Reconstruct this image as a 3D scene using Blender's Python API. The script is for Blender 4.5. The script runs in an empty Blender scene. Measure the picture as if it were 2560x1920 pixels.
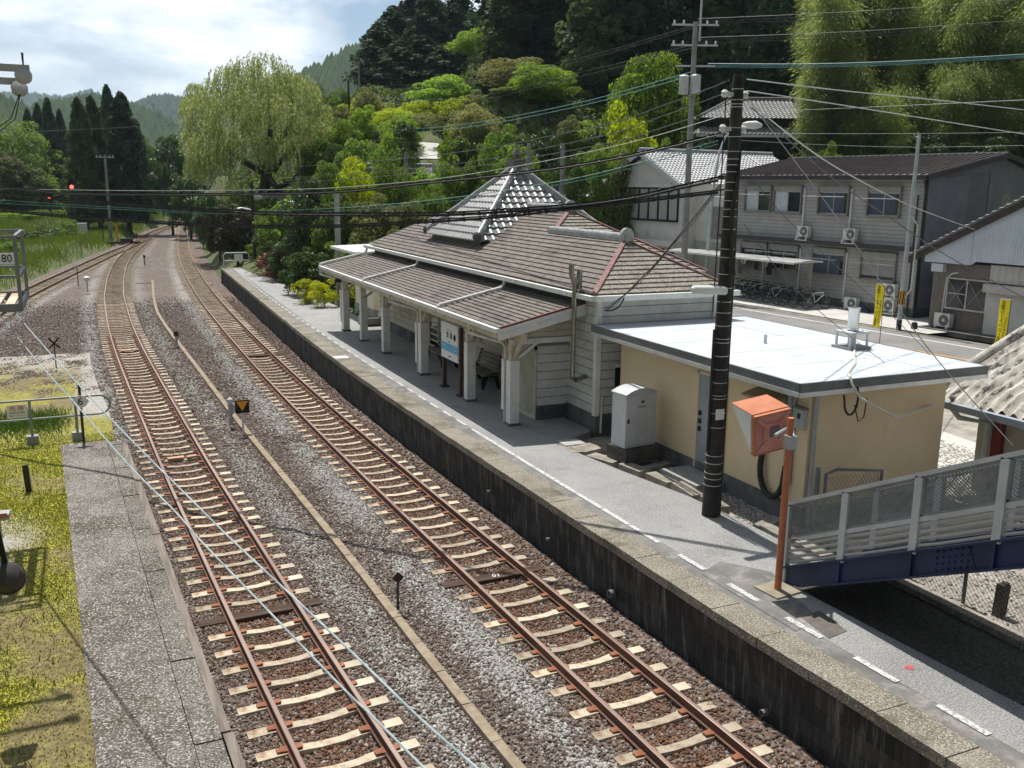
import bpy, bmesh, math, random
import numpy as np
from mathutils import Vector, Matrix
R_ = math.radians
rng = np.random.default_rng(7); random.seed(7)
sc = bpy.context.scene; COL = sc.collection

# ---------------------------------------------------------------- camera
EYE = 7.14                      # eye height over the rail heads, standing on the station footbridge
FPX = 2330.0                    # focal length in pixels of a 2560 wide frame
def _axes():
    v = np.array([-123., 10900., FPX]); v /= np.linalg.norm(v)
    y = np.array([200. - 1280, 450. - 960, FPX]); up = -v
    y -= up * (y @ up); y /= np.linalg.norm(y)
    return np.array([np.cross(y, up), y, up])
CR = _axes(); CO = np.array([0, 0, EYE])
cam = bpy.data.objects.new("camera", bpy.data.cameras.new("camera")); COL.objects.link(cam)
mw = Matrix.Identity(4)
for i in range(3):
    mw[i][0] = CR[i, 0]; mw[i][1] = -CR[i, 1]; mw[i][2] = -CR[i, 2]
mw[2][3] = EYE
cam.matrix_world = mw
cam.data.sensor_width = 36; cam.data.lens = 36 * FPX / 2560
cam.data.clip_start = .1; cam.data.clip_end = 12000
sc.camera = cam
# surveying: a pixel of the 2560x1920 photograph -> the point of a known plane of the place
def ray(px, py): return CR @ np.array([px - 1280., py - 960., FPX])
def G(px, py, z=0.):
    d = ray(px, py); return CO + d * ((z - EYE) / d[2])
def QX(px, py, X): d = ray(px, py); return CO + d * (X / d[0])
def QY(px, py, Y): d = ray(px, py); return CO + d * (Y / d[1])
def PLX(px, py, X0, z0, m):     # plane z = z0 + m (x - X0)
    d = ray(px, py); t = (z0 - EYE - m * X0) / (d[2] - m * d[0])
    return CO + d * t
def FP(px, py, P0, P1):         # vertical plane through P0, P1
    d0 = np.array(P1[:2], float) - np.array(P0[:2], float); n = np.array([d0[1], -d0[0]]); d = ray(px, py)
    return CO + d * ((n @ np.array(P0[:2], float)) / (n @ d[:2]))
def QD(px, py, D): return CO + ray(px, py) * (D / FPX)
def PX(p):
    q = CR.T @ (np.array(p, float) - CO); return 1280 + FPX * q[0] / q[2], 960 + FPX * q[1] / q[2]

# ---------------------------------------------------------------- light
SUN = Vector((.0, .44, 1.0)).normalized()
sun = bpy.data.objects.new("sun", bpy.data.lights.new("sun", "SUN")); COL.objects.link(sun)
sun.data.energy = 5.0; sun.data.angle = R_(.53); sun.data.color = (1, .955, .88)
sun.rotation_euler = SUN.to_track_quat('Z', 'Y').to_euler()
w = bpy.data.worlds.new("World"); sc.world = w; w.use_nodes = True
nt = w.node_tree; N = nt.nodes; L = nt.links
bg = N["Background"]; sky = N.new("ShaderNodeTexSky"); sky.sky_type = 'NISHITA'; sky.sun_disc = False
sky.sun_elevation = math.asin(SUN.z); sky.sun_rotation = math.atan2(SUN.x, SUN.y)
sky.air_density = 1.0; sky.dust_density = .6; sky.ozone_density = 1.2
tc = N.new("ShaderNodeTexCoord"); mp = N.new("ShaderNodeMapping"); mp.inputs['Scale'].default_value = (1.0, 1.0, 2.6)
L.new(tc.outputs['Generated'], mp.inputs['Vector'])
n1 = N.new("ShaderNodeTexNoise"); n1.inputs['Scale'].default_value = 3.4; n1.inputs['Detail'].default_value = 9; n1.inputs['Roughness'].default_value = .55; n1.inputs['Distortion'].default_value = .35
n2 = N.new("ShaderNodeTexNoise"); n2.inputs['Scale'].default_value = 8.5; n2.inputs['Detail'].default_value = 7; n2.inputs['Roughness'].default_value = .6
L.new(mp.outputs[0], n1.inputs['Vector']); L.new(mp.outputs[0], n2.inputs['Vector'])
cr = N.new("ShaderNodeValToRGB"); cr.color_ramp.elements[0].position = .40; cr.color_ramp.elements[1].position = .54
cr2 = N.new("ShaderNodeValToRGB"); cr2.color_ramp.elements[0].position = .30; cr2.color_ramp.elements[1].position = .72
cr2.color_ramp.elements[0].color = (7.2, 8.2, 9.2, 1); cr2.color_ramp.elements[1].color = (14.5, 14.8, 15.0, 1)
L.new(n1.outputs['Fac'], cr.inputs[0]); L.new(n2.outputs['Fac'], cr2.inputs[0])
mx = N.new("ShaderNodeMix"); mx.data_type = 'RGBA'
L.new(cr.outputs[0], mx.inputs['Factor']); L.new(sky.outputs[0], mx.inputs['A']); L.new(cr2.outputs[0], mx.inputs['B'])
# clouds towards the sun are lit through and brighter than those on the other side of the sky
vd = N.new("ShaderNodeVectorMath"); vd.operation = 'DOT_PRODUCT'; vd.inputs[1].default_value = (.2, .98, 0); L.new(tc.outputs['Generated'], vd.inputs[0])
vr = N.new("ShaderNodeMapRange"); vr.inputs[1].default_value = -.6; vr.inputs[2].default_value = .9; vr.inputs[3].default_value = .30; vr.inputs[4].default_value = 1.12; L.new(vd.outputs['Value'], vr.inputs[0])
ml = N.new("ShaderNodeVectorMath"); ml.operation = 'SCALE'; L.new(mx.outputs['Result'], ml.inputs[0]); L.new(vr.outputs[0], ml.inputs['Scale'])
L.new(ml.outputs[0], bg.inputs['Color']); bg.inputs['Strength'].default_value = .078
sc.view_settings.view_transform = 'Standard'; sc.view_settings.look = 'None'
sc.view_settings.exposure = 0.22; sc.view_settings.gamma = 1
sc.cycles.max_bounces = 7; sc.cycles.transparent_max_bounces = 6; sc.cycles.diffuse_bounces = 3
sc.cycles.use_adaptive_sampling = True; sc.cycles.use_denoising = True

# ---------------------------------------------------------------- materials
MATS = {}
def lin(c):
    return tuple(c) + (1,) if len(c) == 3 else tuple(c)
def M(name, c1, c2=None, scale=6., rough=.8, bump=0., bscale=None, metal=0., detail=6, spot=None, stretch=None, trans=0, spec=.4, emit=None, isl=None, lo=.38, hi=.62):
    """noise-varied principled material; spot=(colour, scale, low, high) adds patches of dirt or wear"""
    if name in MATS: return MATS[name]
    m = bpy.data.materials.new(name); m.use_nodes = True; MATS[name] = m
    t = m.node_tree; n = t.nodes; l = t.links; b = n["Principled BSDF"]
    b.inputs['Roughness'].default_value = rough; b.inputs['Metallic'].default_value = metal
    b.inputs['Specular IOR Level'].default_value = spec
    if emit:
        b.inputs['Emission Color'].default_value = lin(emit[0]); b.inputs['Emission Strength'].default_value = emit[1]
    if c2 is None and not spot and not bump:
        b.inputs['Base Color'].default_value = lin(c1); return m
    tcn = n.new("ShaderNodeTexCoord"); vec = tcn.outputs['Object']
    if stretch:
        mpn = n.new("ShaderNodeMapping"); mpn.inputs['Scale'].default_value = stretch; l.new(vec, mpn.inputs['Vector']); vec = mpn.outputs[0]
    nz = n.new("ShaderNodeTexNoise"); nz.inputs['Scale'].default_value = scale; nz.inputs['Detail'].default_value = detail; nz.inputs['Roughness'].default_value = .65
    l.new(vec, nz.inputs['Vector'])
    mr = n.new("ShaderNodeMapRange"); mr.inputs[1].default_value = lo; mr.inputs[2].default_value = hi; l.new(nz.outputs['Fac'], mr.inputs[0])
    fac = mr.outputs[0]
    if isl is not None:
        ge = n.new("ShaderNodeNewGeometry"); ad = n.new("ShaderNodeMath"); ad.operation = 'MULTIPLY_ADD'
        l.new(ge.outputs['Random Per Island'], ad.inputs[0]); ad.inputs[1].default_value = isl
        mu = n.new("ShaderNodeMath"); mu.operation = 'MULTIPLY'; mu.inputs[1].default_value = 1 - isl; l.new(fac, mu.inputs[0]); l.new(mu.outputs[0], ad.inputs[2]); fac = ad.outputs[0]
    mix = n.new("ShaderNodeMix"); mix.data_type = 'RGBA'; mix.inputs['A'].default_value = lin(c1); mix.inputs['B'].default_value = lin(c2 or c1)
    l.new(fac, mix.inputs['Factor']); col = mix.outputs['Result']
    for sp in ([spot] if spot and not isinstance(spot, list) else (spot or [])):
        nz2 = n.new("ShaderNodeTexNoise"); nz2.inputs['Scale'].default_value = sp[1]; nz2.inputs['Detail'].default_value = 8; nz2.inputs['Roughness'].default_value = .68
        if len(sp) > 4:
            mp2 = n.new("ShaderNodeMapping"); mp2.inputs['Scale'].default_value = sp[4]; l.new(tcn.outputs['Object'], mp2.inputs['Vector']); l.new(mp2.outputs[0], nz2.inputs['Vector'])
        else: l.new(vec, nz2.inputs['Vector'])
        mr2 = n.new("ShaderNodeMapRange"); mr2.inputs[1].default_value = sp[2]; mr2.inputs[2].default_value = sp[3]; l.new(nz2.outputs['Fac'], mr2.inputs[0])
        mix2 = n.new("ShaderNodeMix"); mix2.data_type = 'RGBA'; l.new(mr2.outputs[0], mix2.inputs['Factor']); l.new(col, mix2.inputs['A']); mix2.inputs['B'].default_value = lin(sp[0]); col = mix2.outputs['Result']
    if isl is not None and trans:
        oi = n.new("ShaderNodeObjectInfo"); hv = n.new("ShaderNodeHueSaturation"); mv = n.new("ShaderNodeMapRange"); mv.inputs[3].default_value = .68; mv.inputs[4].default_value = 1.3; l.new(oi.outputs['Random'], mv.inputs[0]); l.new(mv.outputs[0], hv.inputs['Value']); l.new(col, hv.inputs['Color']); col = hv.outputs['Color']
    l.new(col, b.inputs['Base Color'])
    if bump:
        nb = n.new("ShaderNodeTexNoise"); nb.inputs['Scale'].default_value = bscale or scale * 4; nb.inputs['Detail'].default_value = 6; l.new(vec, nb.inputs['Vector'])
        bp = n.new("ShaderNodeBump"); bp.inputs['Strength'].default_value = bump; bp.inputs['Distance'].default_value = .02; l.new(nb.outputs['Fac'], bp.inputs['Height']); l.new(bp.outputs[0], b.inputs['Normal'])
    if trans:
        tr = n.new("ShaderNodeBsdfTranslucent"); ms = n.new("ShaderNodeMixShader"); ms.inputs[0].default_value = trans
        br = n.new("ShaderNodeHueSaturation"); br.inputs['Value'].default_value = 1.9; br.inputs['Saturation'].default_value = 1.1; br.inputs['Hue'].default_value = .485
        l.new(col, br.inputs['Color']); l.new(br.outputs[0], tr.inputs['Color'])
        l.new(b.outputs[0], ms.inputs[1]); l.new(tr.outputs[0], ms.inputs[2]); l.new(ms.outputs[0], n["Material Output"].inputs['Surface'])
    return m
def GLASS(name, tint=(.02, .025, .03), rough=.08):
    if name in MATS: return MATS[name]
    m = M(name, tint, tuple(x * 1.6 + .004 for x in tint), 1.2, rough=rough, spec=.9); return m

# ---------------------------------------------------------------- mesh helpers
class MB:
    def __init__(s): s.v = []; s.f = []; s.m = []
    def add(s, vs, fs, mi=0):
        o = len(s.v); s.v += [tuple(map(float, p)) for p in vs]; s.f += [tuple(i + o for i in f) for f in fs]; s.m += [mi] * len(fs)
    def box(s, c, d, rz=0, mi=0, mat=None):
        cx, cy, cz = c; x, y, z = d[0] / 2, d[1] / 2, d[2] / 2
        P = [(-x, -y, -z), (x, -y, -z), (x, y, -z), (-x, y, -z), (-x, -y, z), (x, -y, z), (x, y, z), (-x, y, z)]
        if mat is not None: P = [tuple(mat @ Vector(p)) for p in P]
        elif rz: co, si = math.cos(rz), math.sin(rz); P = [(a * co - b * si, a * si + b * co, q) for a, b, q in P]
        s.add([(a + cx, b + cy, q + cz) for a, b, q in P], [(0, 3, 2, 1), (4, 5, 6, 7), (0, 1, 5, 4), (1, 2, 6, 5), (2, 3, 7, 6), (3, 0, 4, 7)], mi)
        return s
    def b2(s, a, b, mi=0):      # box from two corners
        return s.box([(a[i] + b[i]) / 2 for i in range(3)], [abs(a[i] - b[i]) for i in range(3)], 0, mi)
    def bar(s, p, q, wd, ht, up=(0, 0, 1), mi=0):   # rectangular bar between two points
        p = Vector(p); q = Vector(q); t = (q - p).normalized(); u = Vector(up)
        sd = t.cross(u)
        if sd.length < 1e-4: sd = t.cross(Vector((0, 1, 0)))
        sd.normalize(); u = sd.cross(t).normalized(); a = sd * wd / 2; b = u * ht / 2
        P = [p - a - b, p + a - b, p + a + b, p - a + b, q - a - b, q + a - b, q + a + b, q - a + b]
        s.add(P, [(0, 3, 2, 1), (4, 5, 6, 7), (0, 1, 5, 4), (1, 2, 6, 5), (2, 3, 7, 6), (3, 0, 4, 7)][::1], mi); return s
    def tube(s, pts, r, n=8, mi=0, cap=True):
        pts = [Vector(p) for p in pts]; k = len(pts); rs = r if isinstance(r, (list, tuple)) else [r] * k
        vs = []; ref = None
        for i, p in enumerate(pts):
            t = (pts[min(i + 1, k - 1)] - pts[max(i - 1, 0)]).normalized()
            if ref is None: ref = t.orthogonal().normalized()
            ref = (ref - t * ref.dot(t)).normalized() if (ref - t * ref.dot(t)).length > 1e-5 else t.orthogonal().normalized()
            b = t.cross(ref)
            for j in range(n):
                a = 2 * math.pi * j / n; vs.append(p + (ref * math.cos(a) + b * math.sin(a)) * rs[i])
        fs = [(i * n + j, i * n + (j + 1) % n, (i + 1) * n + (j + 1) % n, (i + 1) * n + j) for i in range(k - 1) for j in range(n)]
        if cap: fs += [tuple(range(n))[::-1], tuple((k - 1) * n + j for j in range(n))]
        s.add(vs, fs, mi); return s
    def lathe(s, prof, c=(0, 0, 0), n=14, mi=0):
        vs = [(c[0] + r * math.cos(2 * math.pi * j / n), c[1] + r * math.sin(2 * math.pi * j / n), c[2] + z) for r, z in prof for j in range(n)]
        k = len(prof)
        fs = [(i * n + j, i * n + (j + 1) % n, (i + 1) * n + (j + 1) % n, (i + 1) * n + j) for i in range(k - 1) for j in range(n)]
        fs += [tuple(range(n))[::-1], tuple((k - 1) * n + j for j in range(n))]
        s.add(vs, fs, mi); return s
    def prism(s, poly, d, mi=0):     # polygon (list of 3d points) extruded by vector d
        n = len(poly); P = [Vector(p) for p in poly]; d = Vector(d)
        s.add(P + [p + d for p in P], [tuple(range(n))[::-1], tuple(range(n, 2 * n))] + [(i, (i + 1) % n, (i + 1) % n + n, i + n) for i in range(n)], mi); return s
    def quad(s, *p, mi=0): s.add(p, [tuple(range(len(p)))], mi); return s
    def build(s, name, mat, parent=None, loc=(0, 0, 0), smooth=False, off=None):
        me = bpy.data.meshes.new(name)
        vs = s.v if off is None else [(a - off[0], b - off[1], c - off[2]) for a, b, c in s.v]
        me.from_pydata(vs, [], s.f)
        mats = mat if isinstance(mat, (list, tuple)) else [mat]
        for q in mats: me.materials.append(q)
        if len(mats) > 1: me.polygons.foreach_set('material_index', s.m)
        if smooth: me.polygons.foreach_set('use_smooth', [True] * len(me.polygons))
        bm = bmesh.new(); bm.from_mesh(me); bmesh.ops.recalc_face_normals(bm, faces=bm.faces)
        if smooth:
            for e in bm.edges:
                if len(e.link_faces) == 2 and e.calc_face_angle(0) > .7: e.smooth = False
        bm.to_mesh(me); bm.free()
        return put(name, me, parent, loc)
def put(name, me, parent=None, loc=(0, 0, 0)):
    o = bpy.data.objects.new(name, me); COL.objects.link(o); o.location = loc
    if parent is not None: o.parent = parent
    return o
def tag(o, label=None, cat=None, group=None, kind=None):
    if label: o['label'] = label
    if cat: o['category'] = cat
    if group: o['group'] = group
    if kind: o['kind'] = kind
    return o
def thing(name, label, cat, loc=(0, 0, 0), rz=0, group=None):
    o = bpy.data.objects.new(name, None); COL.objects.link(o); o.location = loc; o.rotation_euler = (0, 0, rz); o.empty_display_size = .2
    return tag(o, label, cat, group)
def struct(name, o, label=None):
    o['kind'] = 'structure'
    if label: o['label'] = label
    return o
def copy_tree(o, parent=None):
    c = o.copy(); COL.objects.link(c)
    if parent is not None: c.parent = parent
    for ch in list(o.children): copy_tree(ch, c)
    return c
def dup(o, label, loc=None, rz=None, group=None):
    c = copy_tree(o); c['label'] = label
    if loc is not None: c.location = loc
    if rz is not None: c.rotation_euler = (0, 0, rz)
    if group: c['group'] = group
    return c
def fastmesh(name, V, F, mat, mats=None):     # V (n,3), F (m,k) numpy
    me = bpy.data.meshes.new(name); n = len(V); m, k = F.shape
    me.vertices.add(n); me.vertices.foreach_set('co', np.ascontiguousarray(V, np.float32).ravel())
    me.loops.add(m * k); me.loops.foreach_set('vertex_index', np.ascontiguousarray(F, np.int32).ravel())
    me.polygons.add(m); me.polygons.foreach_set('loop_start', np.arange(0, m * k, k, dtype=np.int32))
    try: me.polygons.foreach_set('loop_total', np.full(m, k, np.int32))
    except Exception: pass
    for q in (mat if isinstance(mat, (list, tuple)) else [mat]): me.materials.append(q)
    if mats is not None: me.polygons.foreach_set('material_index', mats)
    me.update(calc_edges=True); return me
def courses(mb, A, B, Ct, D, n, lip=.02, mi=0, up=None, line=0):
    """stepped boards or roofing courses on the quad A B (low edge) Ct D (high edge)"""
    A, B, Ct, D = map(Vector, (A, B, Ct, D))
    nrm = (B - A).cross(D - A if (D - A).length > 1e-4 else Ct - A).normalized()
    if up is not None and nrm.dot(Vector(up)) < 0: nrm = -nrm
    for i in range(n):
        t0, t1 = i / n, (i + 1) / n
        l0, l1 = A.lerp(D, t0), A.lerp(D, t1); r0, r1 = B.lerp(Ct, t0), B.lerp(Ct, t1)
        lo = nrm * lip
        mb.quad(l0 + lo, r0 + lo, r1, l1, mi=mi)
        mb.quad(l0, r0, r0 + lo, l0 + lo, mi=mi)
        if line:
            e = nrm * (lip + .003); q = line * n; mb.quad(l0 + e, r0 + e, r0.lerp(r1, q) + e, l0.lerp(l1, q) + e, mi=mi + 1)
def pantile(mb, A, B, Ct, D, w_=.27, h_=.25, amp=.035, step=.03, seg=4, up=(0, 0, 1), mi=0):
    """wavy clay tiles laid in courses over the quad A B (eave) Ct D (ridge)"""
    A, B, Ct, D = map(Vector, (A, B, Ct, D)); ex = (B - A).normalized()
    nrm = ex.cross(((D + Ct) - (A + B)).normalized()).normalized()
    if nrm.dot(Vector(up)) < 0: nrm = -nrm
    H = ((D + Ct) / 2 - (A + B) / 2); H = (H - ex * H.dot(ex)).length; n = max(1, round(H / h_))
    for i in range(n):
        t0, t1 = i / n, (i + 1) / n
        l0, l1, r0, r1 = A.lerp(D, t0), A.lerp(D, t1), B.lerp(Ct, t0), B.lerp(Ct, t1)
        a0, a1, b0, b1 = [(p - A).dot(ex) for p in (l0, l1, r0, r1)]
        s0, s1 = min(a0, a1), max(b0, b1); k = max(2, int(math.ceil((s1 - s0) / w_ * seg)))
        g0, g1 = math.ceil(s0 / (w_ / seg)), math.floor(s1 / (w_ / seg))
        ss = [s0] + [g * w_ / seg for g in range(g0, g1 + 1)] + [s1]
        base0 = l0 - ex * a0; base1 = l1 - ex * a1
        row0, row1, rowd = [], [], []
        for q in ss:
            ph = (q / w_) % 1.0; hgt = amp * (math.sin(2 * math.pi * ph) * .6 + (.55 if ph < .35 else 0) + .4)
            q0 = min(max(q, a0), b0); q1 = min(max(q, a1), b1)
            row0.append(base0 + ex * q0 + nrm * (hgt + step)); row1.append(base1 + ex * q1 + nrm * hgt); rowd.append(base0 + ex * q0 + nrm * (hgt * .4 - .012))
        m = len(ss)
        mb.add(row0 + row1 + rowd, [(j, j + 1, m + j + 1, m + j) for j in range(m - 1)] + [(2 * m + j, 2 * m + j + 1, j + 1, j) for j in range(m - 1)], mi)
def text(body, size, mat, parent, loc, rot, name="lettering", align='CENTER', sx=1., ext=.001, spacing=1.):
    cu = bpy.data.curves.new(name, 'FONT'); cu.body = body; cu.size = size; cu.align_x = align; cu.align_y = 'CENTER'; cu.extrude = ext
    cu.space_line = spacing; cu.materials.append(mat); cu.resolution_u = 2
    o = bpy.data.objects.new(name, cu); COL.objects.link(o); o.parent = parent; o.location = loc; o.rotation_euler = rot; o.scale = (sx, 1, 1)
    return o
# ---------------------------------------------------------------- noise and surveyed lines
_tab = rng.random((256, 256))
def vnoise(x, y, s=1., o=4, seed=0):
    x = np.asarray(x, float) / s + seed * 17.3; y = np.asarray(y, float) / s + seed * 9.1; out = np.zeros_like(x); a = 1.; tot = 0
    for _ in range(o):
        xi = np.floor(x).astype(int); yi = np.floor(y).astype(int); fx = x - xi; fy = y - yi
        fx = fx * fx * (3 - 2 * fx); fy = fy * fy * (3 - 2 * fy)
        g = lambda i, j: _tab[i % 256, j % 256]
        out += a * ((g(xi, yi) * (1 - fx) + g(xi + 1, yi) * fx) * (1 - fy) + (g(xi, yi + 1) * (1 - fx) + g(xi + 1, yi + 1) * fx) * fy)
        tot += a; a *= .55; x = x * 2.03 + 3.7; y = y * 2.03 + 1.9
    return out / tot
def smooth(a, b, x): t = np.clip((np.asarray(x, float) - a) / (b - a), 0, 1); return t * t * (3 - 2 * t)
def curve(pts):
    y = np.array([p[1] for p in pts]); x = np.array([p[0] for p in pts])
    yy = np.linspace(y[0], y[-1], 600); xx = np.interp(yy, y, x)
    k = 25; pad = np.concatenate([2 * xx[0] - xx[k:0:-1], xx, 2 * xx[-1] - xx[-2:-k - 2:-1]])
    ker = np.hanning(2 * k + 1); ker /= ker.sum(); xs = np.convolve(pad, ker, 'valid')
    return lambda q: np.interp(q, yy, xs)
TRK_R = curve([(6.95, 2), (6.8, 9), (6.7, 12), (6.58, 15.3), (6.5, 18.6), (6.45, 22), (6.38, 26), (6.33, 30), (6.3, 35), (6.36, 41), (6.47, 48.5), (6.62, 56), (6.86, 63.5), (7.1, 69), (7.5, 77), (7.85, 83.5), (8.3, 90), (8.75, 96.5), (9.62, 107), (11.55, 128.3), (15.8, 173.6), (22.8, 230), (31, 280), (42, 330)])
TRK_L = curve([(2.95, 2), (2.58, 10), (2.45, 12.5), (2.3, 15.1), (2.2, 18), (2.08, 20.5), (1.95, 23.3), (1.83, 27.2), (1.7, 31.3), (1.54, 36.5), (1.38, 42.5), (1.27, 50.6), (1.38, 63.6), (1.82, 75), (2.5, 87), (3.44, 98), (4.6, 108), (5.9, 119), (6.9, 128)])
TRK_S = curve([(-7.6, 34), (-6.6, 44), (-5.1, 57), (-4.3, 64), (-3.2, 71), (-1.5, 81), (.1, 90), (2.0, 101), (4.4, 113), (6.9, 128), (9.4, 146), (13.0, 164), (16, 176)])
EDGE = curve([(8.42, 1), (8.16, 8.5), (8.06, 10.4), (8.01, 13), (7.95, 16), (7.87, 20), (7.81, 23.5), (7.77, 28), (7.75, 31), (7.8, 35), (7.94, 41), (8.22, 50.8), (8.5, 60), (8.83, 70.6)])
PZ = 1.0
CP = np.array([  # surveyed spot heights of the natural ground
 (11, 0, .5), (20, 0, .5), (30, 0, .5), (11, 20, .5), (20, 20, .5), (31, 25, .5), (31, 40, .5), (40, 20, .5), (36, 34, .5), (44, 34, .6), (26, 30, .5), (28, 15, .5), (34, 28, .5), (38, 44, .5), (24, 40, .5), (48, 20, 1.6), (52, 34, 4), (58, 40, 8), (64, 30, 9), (75, 42, 18), (100, 50, 34), (140, 60, 58),
 (36, 52, .5), (46, 52, .7), (52, 58, 5), (58, 66, 8.5), (70, 66, 12), (80, 80, 20), (100, 90, 33), (130, 110, 50),
 (13, 60, .9), (20, 50, .6), (22, 62, 1.2), (28, 55, .6), (30, 66, 2.0), (14, 75, 1.5), (15, 88, 4.6), (22, 85, 5), (26, 74, 3.4), (29.5, 84, 9.5), (34, 97, 12.5), (42, 88, 16), (50, 78, 13), (21, 110, 8), (27, 130, 13), (38, 122, 18.5), (55, 110, 26), (60, 140, 24), (40, 160, 9), (14, 112, 2), (17, 135, 4), (24, 160, 8),
 (4, 120, .0), (10, 150, .2), (18, 200, 1), (30, 260, 2), (60, 220, 12), (100, 180, 40), (140, 200, 48), (80, 300, 6), (160, 320, 30),
 (-6, 10, .2), (-14, 12, .2), (-6, 24, .2), (-14, 28, .1), (-30, 20, .6), (-8, 45, -.1), (-14, 45, .0), (-9, 70, .0), (-7, 90, .2), (-14, 90, .8), (-4, 115, .2), (-9, 120, 1.), (0, 135, .3), (-8, 150, 2), (2, 170, 1), (-16, 130, 2.6), (-30, 90, 3), (-40, 50, 3), (-50, 110, 9), (-30, 150, 7), (-10, 200, 4), (-60, 180, 16), (-20, 280, 6), (20, 330, 4), (-80, 300, 28), (-120, 100, 30), (-120, 200, 40), (-70, 20, 8), (0, 330, 4), (-10, -20, .3), (40, -30, 1), (80, -10, 8), (100, 10, 22)], float)
def TZ(x, y):
    x = np.atleast_1d(np.asarray(x, float)); y = np.atleast_1d(np.asarray(y, float)); sh = x.shape; x = x.ravel(); y = y.ravel()
    out = np.zeros(len(x))
    for i in range(0, len(x), 20000):
        d2 = (x[i:i + 20000, None] - CP[:, 0]) ** 2 + (y[i:i + 20000, None] - CP[:, 1]) ** 2 + 1.5
        wt = d2 ** -1.9; out[i:i + 20000] = (wt * CP[:, 2]).sum(1) / wt.sum(1)
    # the level railway formation
    yc = np.clip(y, 2, 330); rr = TRK_R(yc); ss = np.where(y < 176, TRK_S(np.clip(y, 34, 176)), rr); ll = np.where(y < 128, TRK_L(np.clip(y, 2, 128)), rr)
    lo = np.minimum(np.minimum(ss, ll), rr) ; lo = np.where(y < 31, np.minimum(1.0, ll), lo)
    dist = np.maximum(np.maximum(lo - 2.0 - x, np.where(y > 70.8, (x - rr - 1.35) * .28, x - EDGE(np.clip(y, 1, 70.6)) - .5)), 0)
    m = 1 - smooth(0.05, 1.3, dist)
    out = out * (1 - m) + (-.42) * m
    return out.reshape(sh)
def T1(x, y): return float(TZ(x, y)[0])

# ---------------------------------------------------------------- ground, one sheet to the horizon
def gridmesh(name, xs, ys, zf, mat):
    X, Y = np.meshgrid(xs, ys); Z = zf(X, Y); nx, ny = len(xs), len(ys)
    V = np.stack([X.ravel(), Y.ravel(), Z.ravel()], 1)
    i = np.arange(nx - 1)[None, :] + np.arange(ny - 1)[:, None] * nx; i = i.ravel()
    F = np.stack([i, i + 1, i + 1 + nx, i + nx], 1)
    me = fastmesh(name, V, F, mat); me.polygons.foreach_set('use_smooth', np.ones(len(F), bool)); return me, X, Y, Z
def axis(lo, hi, fine_lo, fine_hi, fs, grow=1.14):
    a = list(np.arange(fine_lo, fine_hi, fs)); d = fs; q = fine_lo; left = []
    while q > lo: d *= grow; q -= d; left.append(q)
    d = fs; q = a[-1]
    while q < hi: d *= grow; q += d; a.append(q)
    return np.array(left[::-1] + a)
MG = M('ground_earth', (.075, .095, .028), (.16, .14, .08), 1.1, rough=.95, bump=.5, bscale=14, spot=((.05, .095, .02), .55, .45, .6))
xs = axis(-1500, 2500, -40, 70, .9); ys = axis(-300, 4000, -5, 150, 1.0)
me, *_ = gridmesh('ground', xs, ys, TZ, MG); struct('ground', put('ground', me))
HORIZON = None

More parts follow.
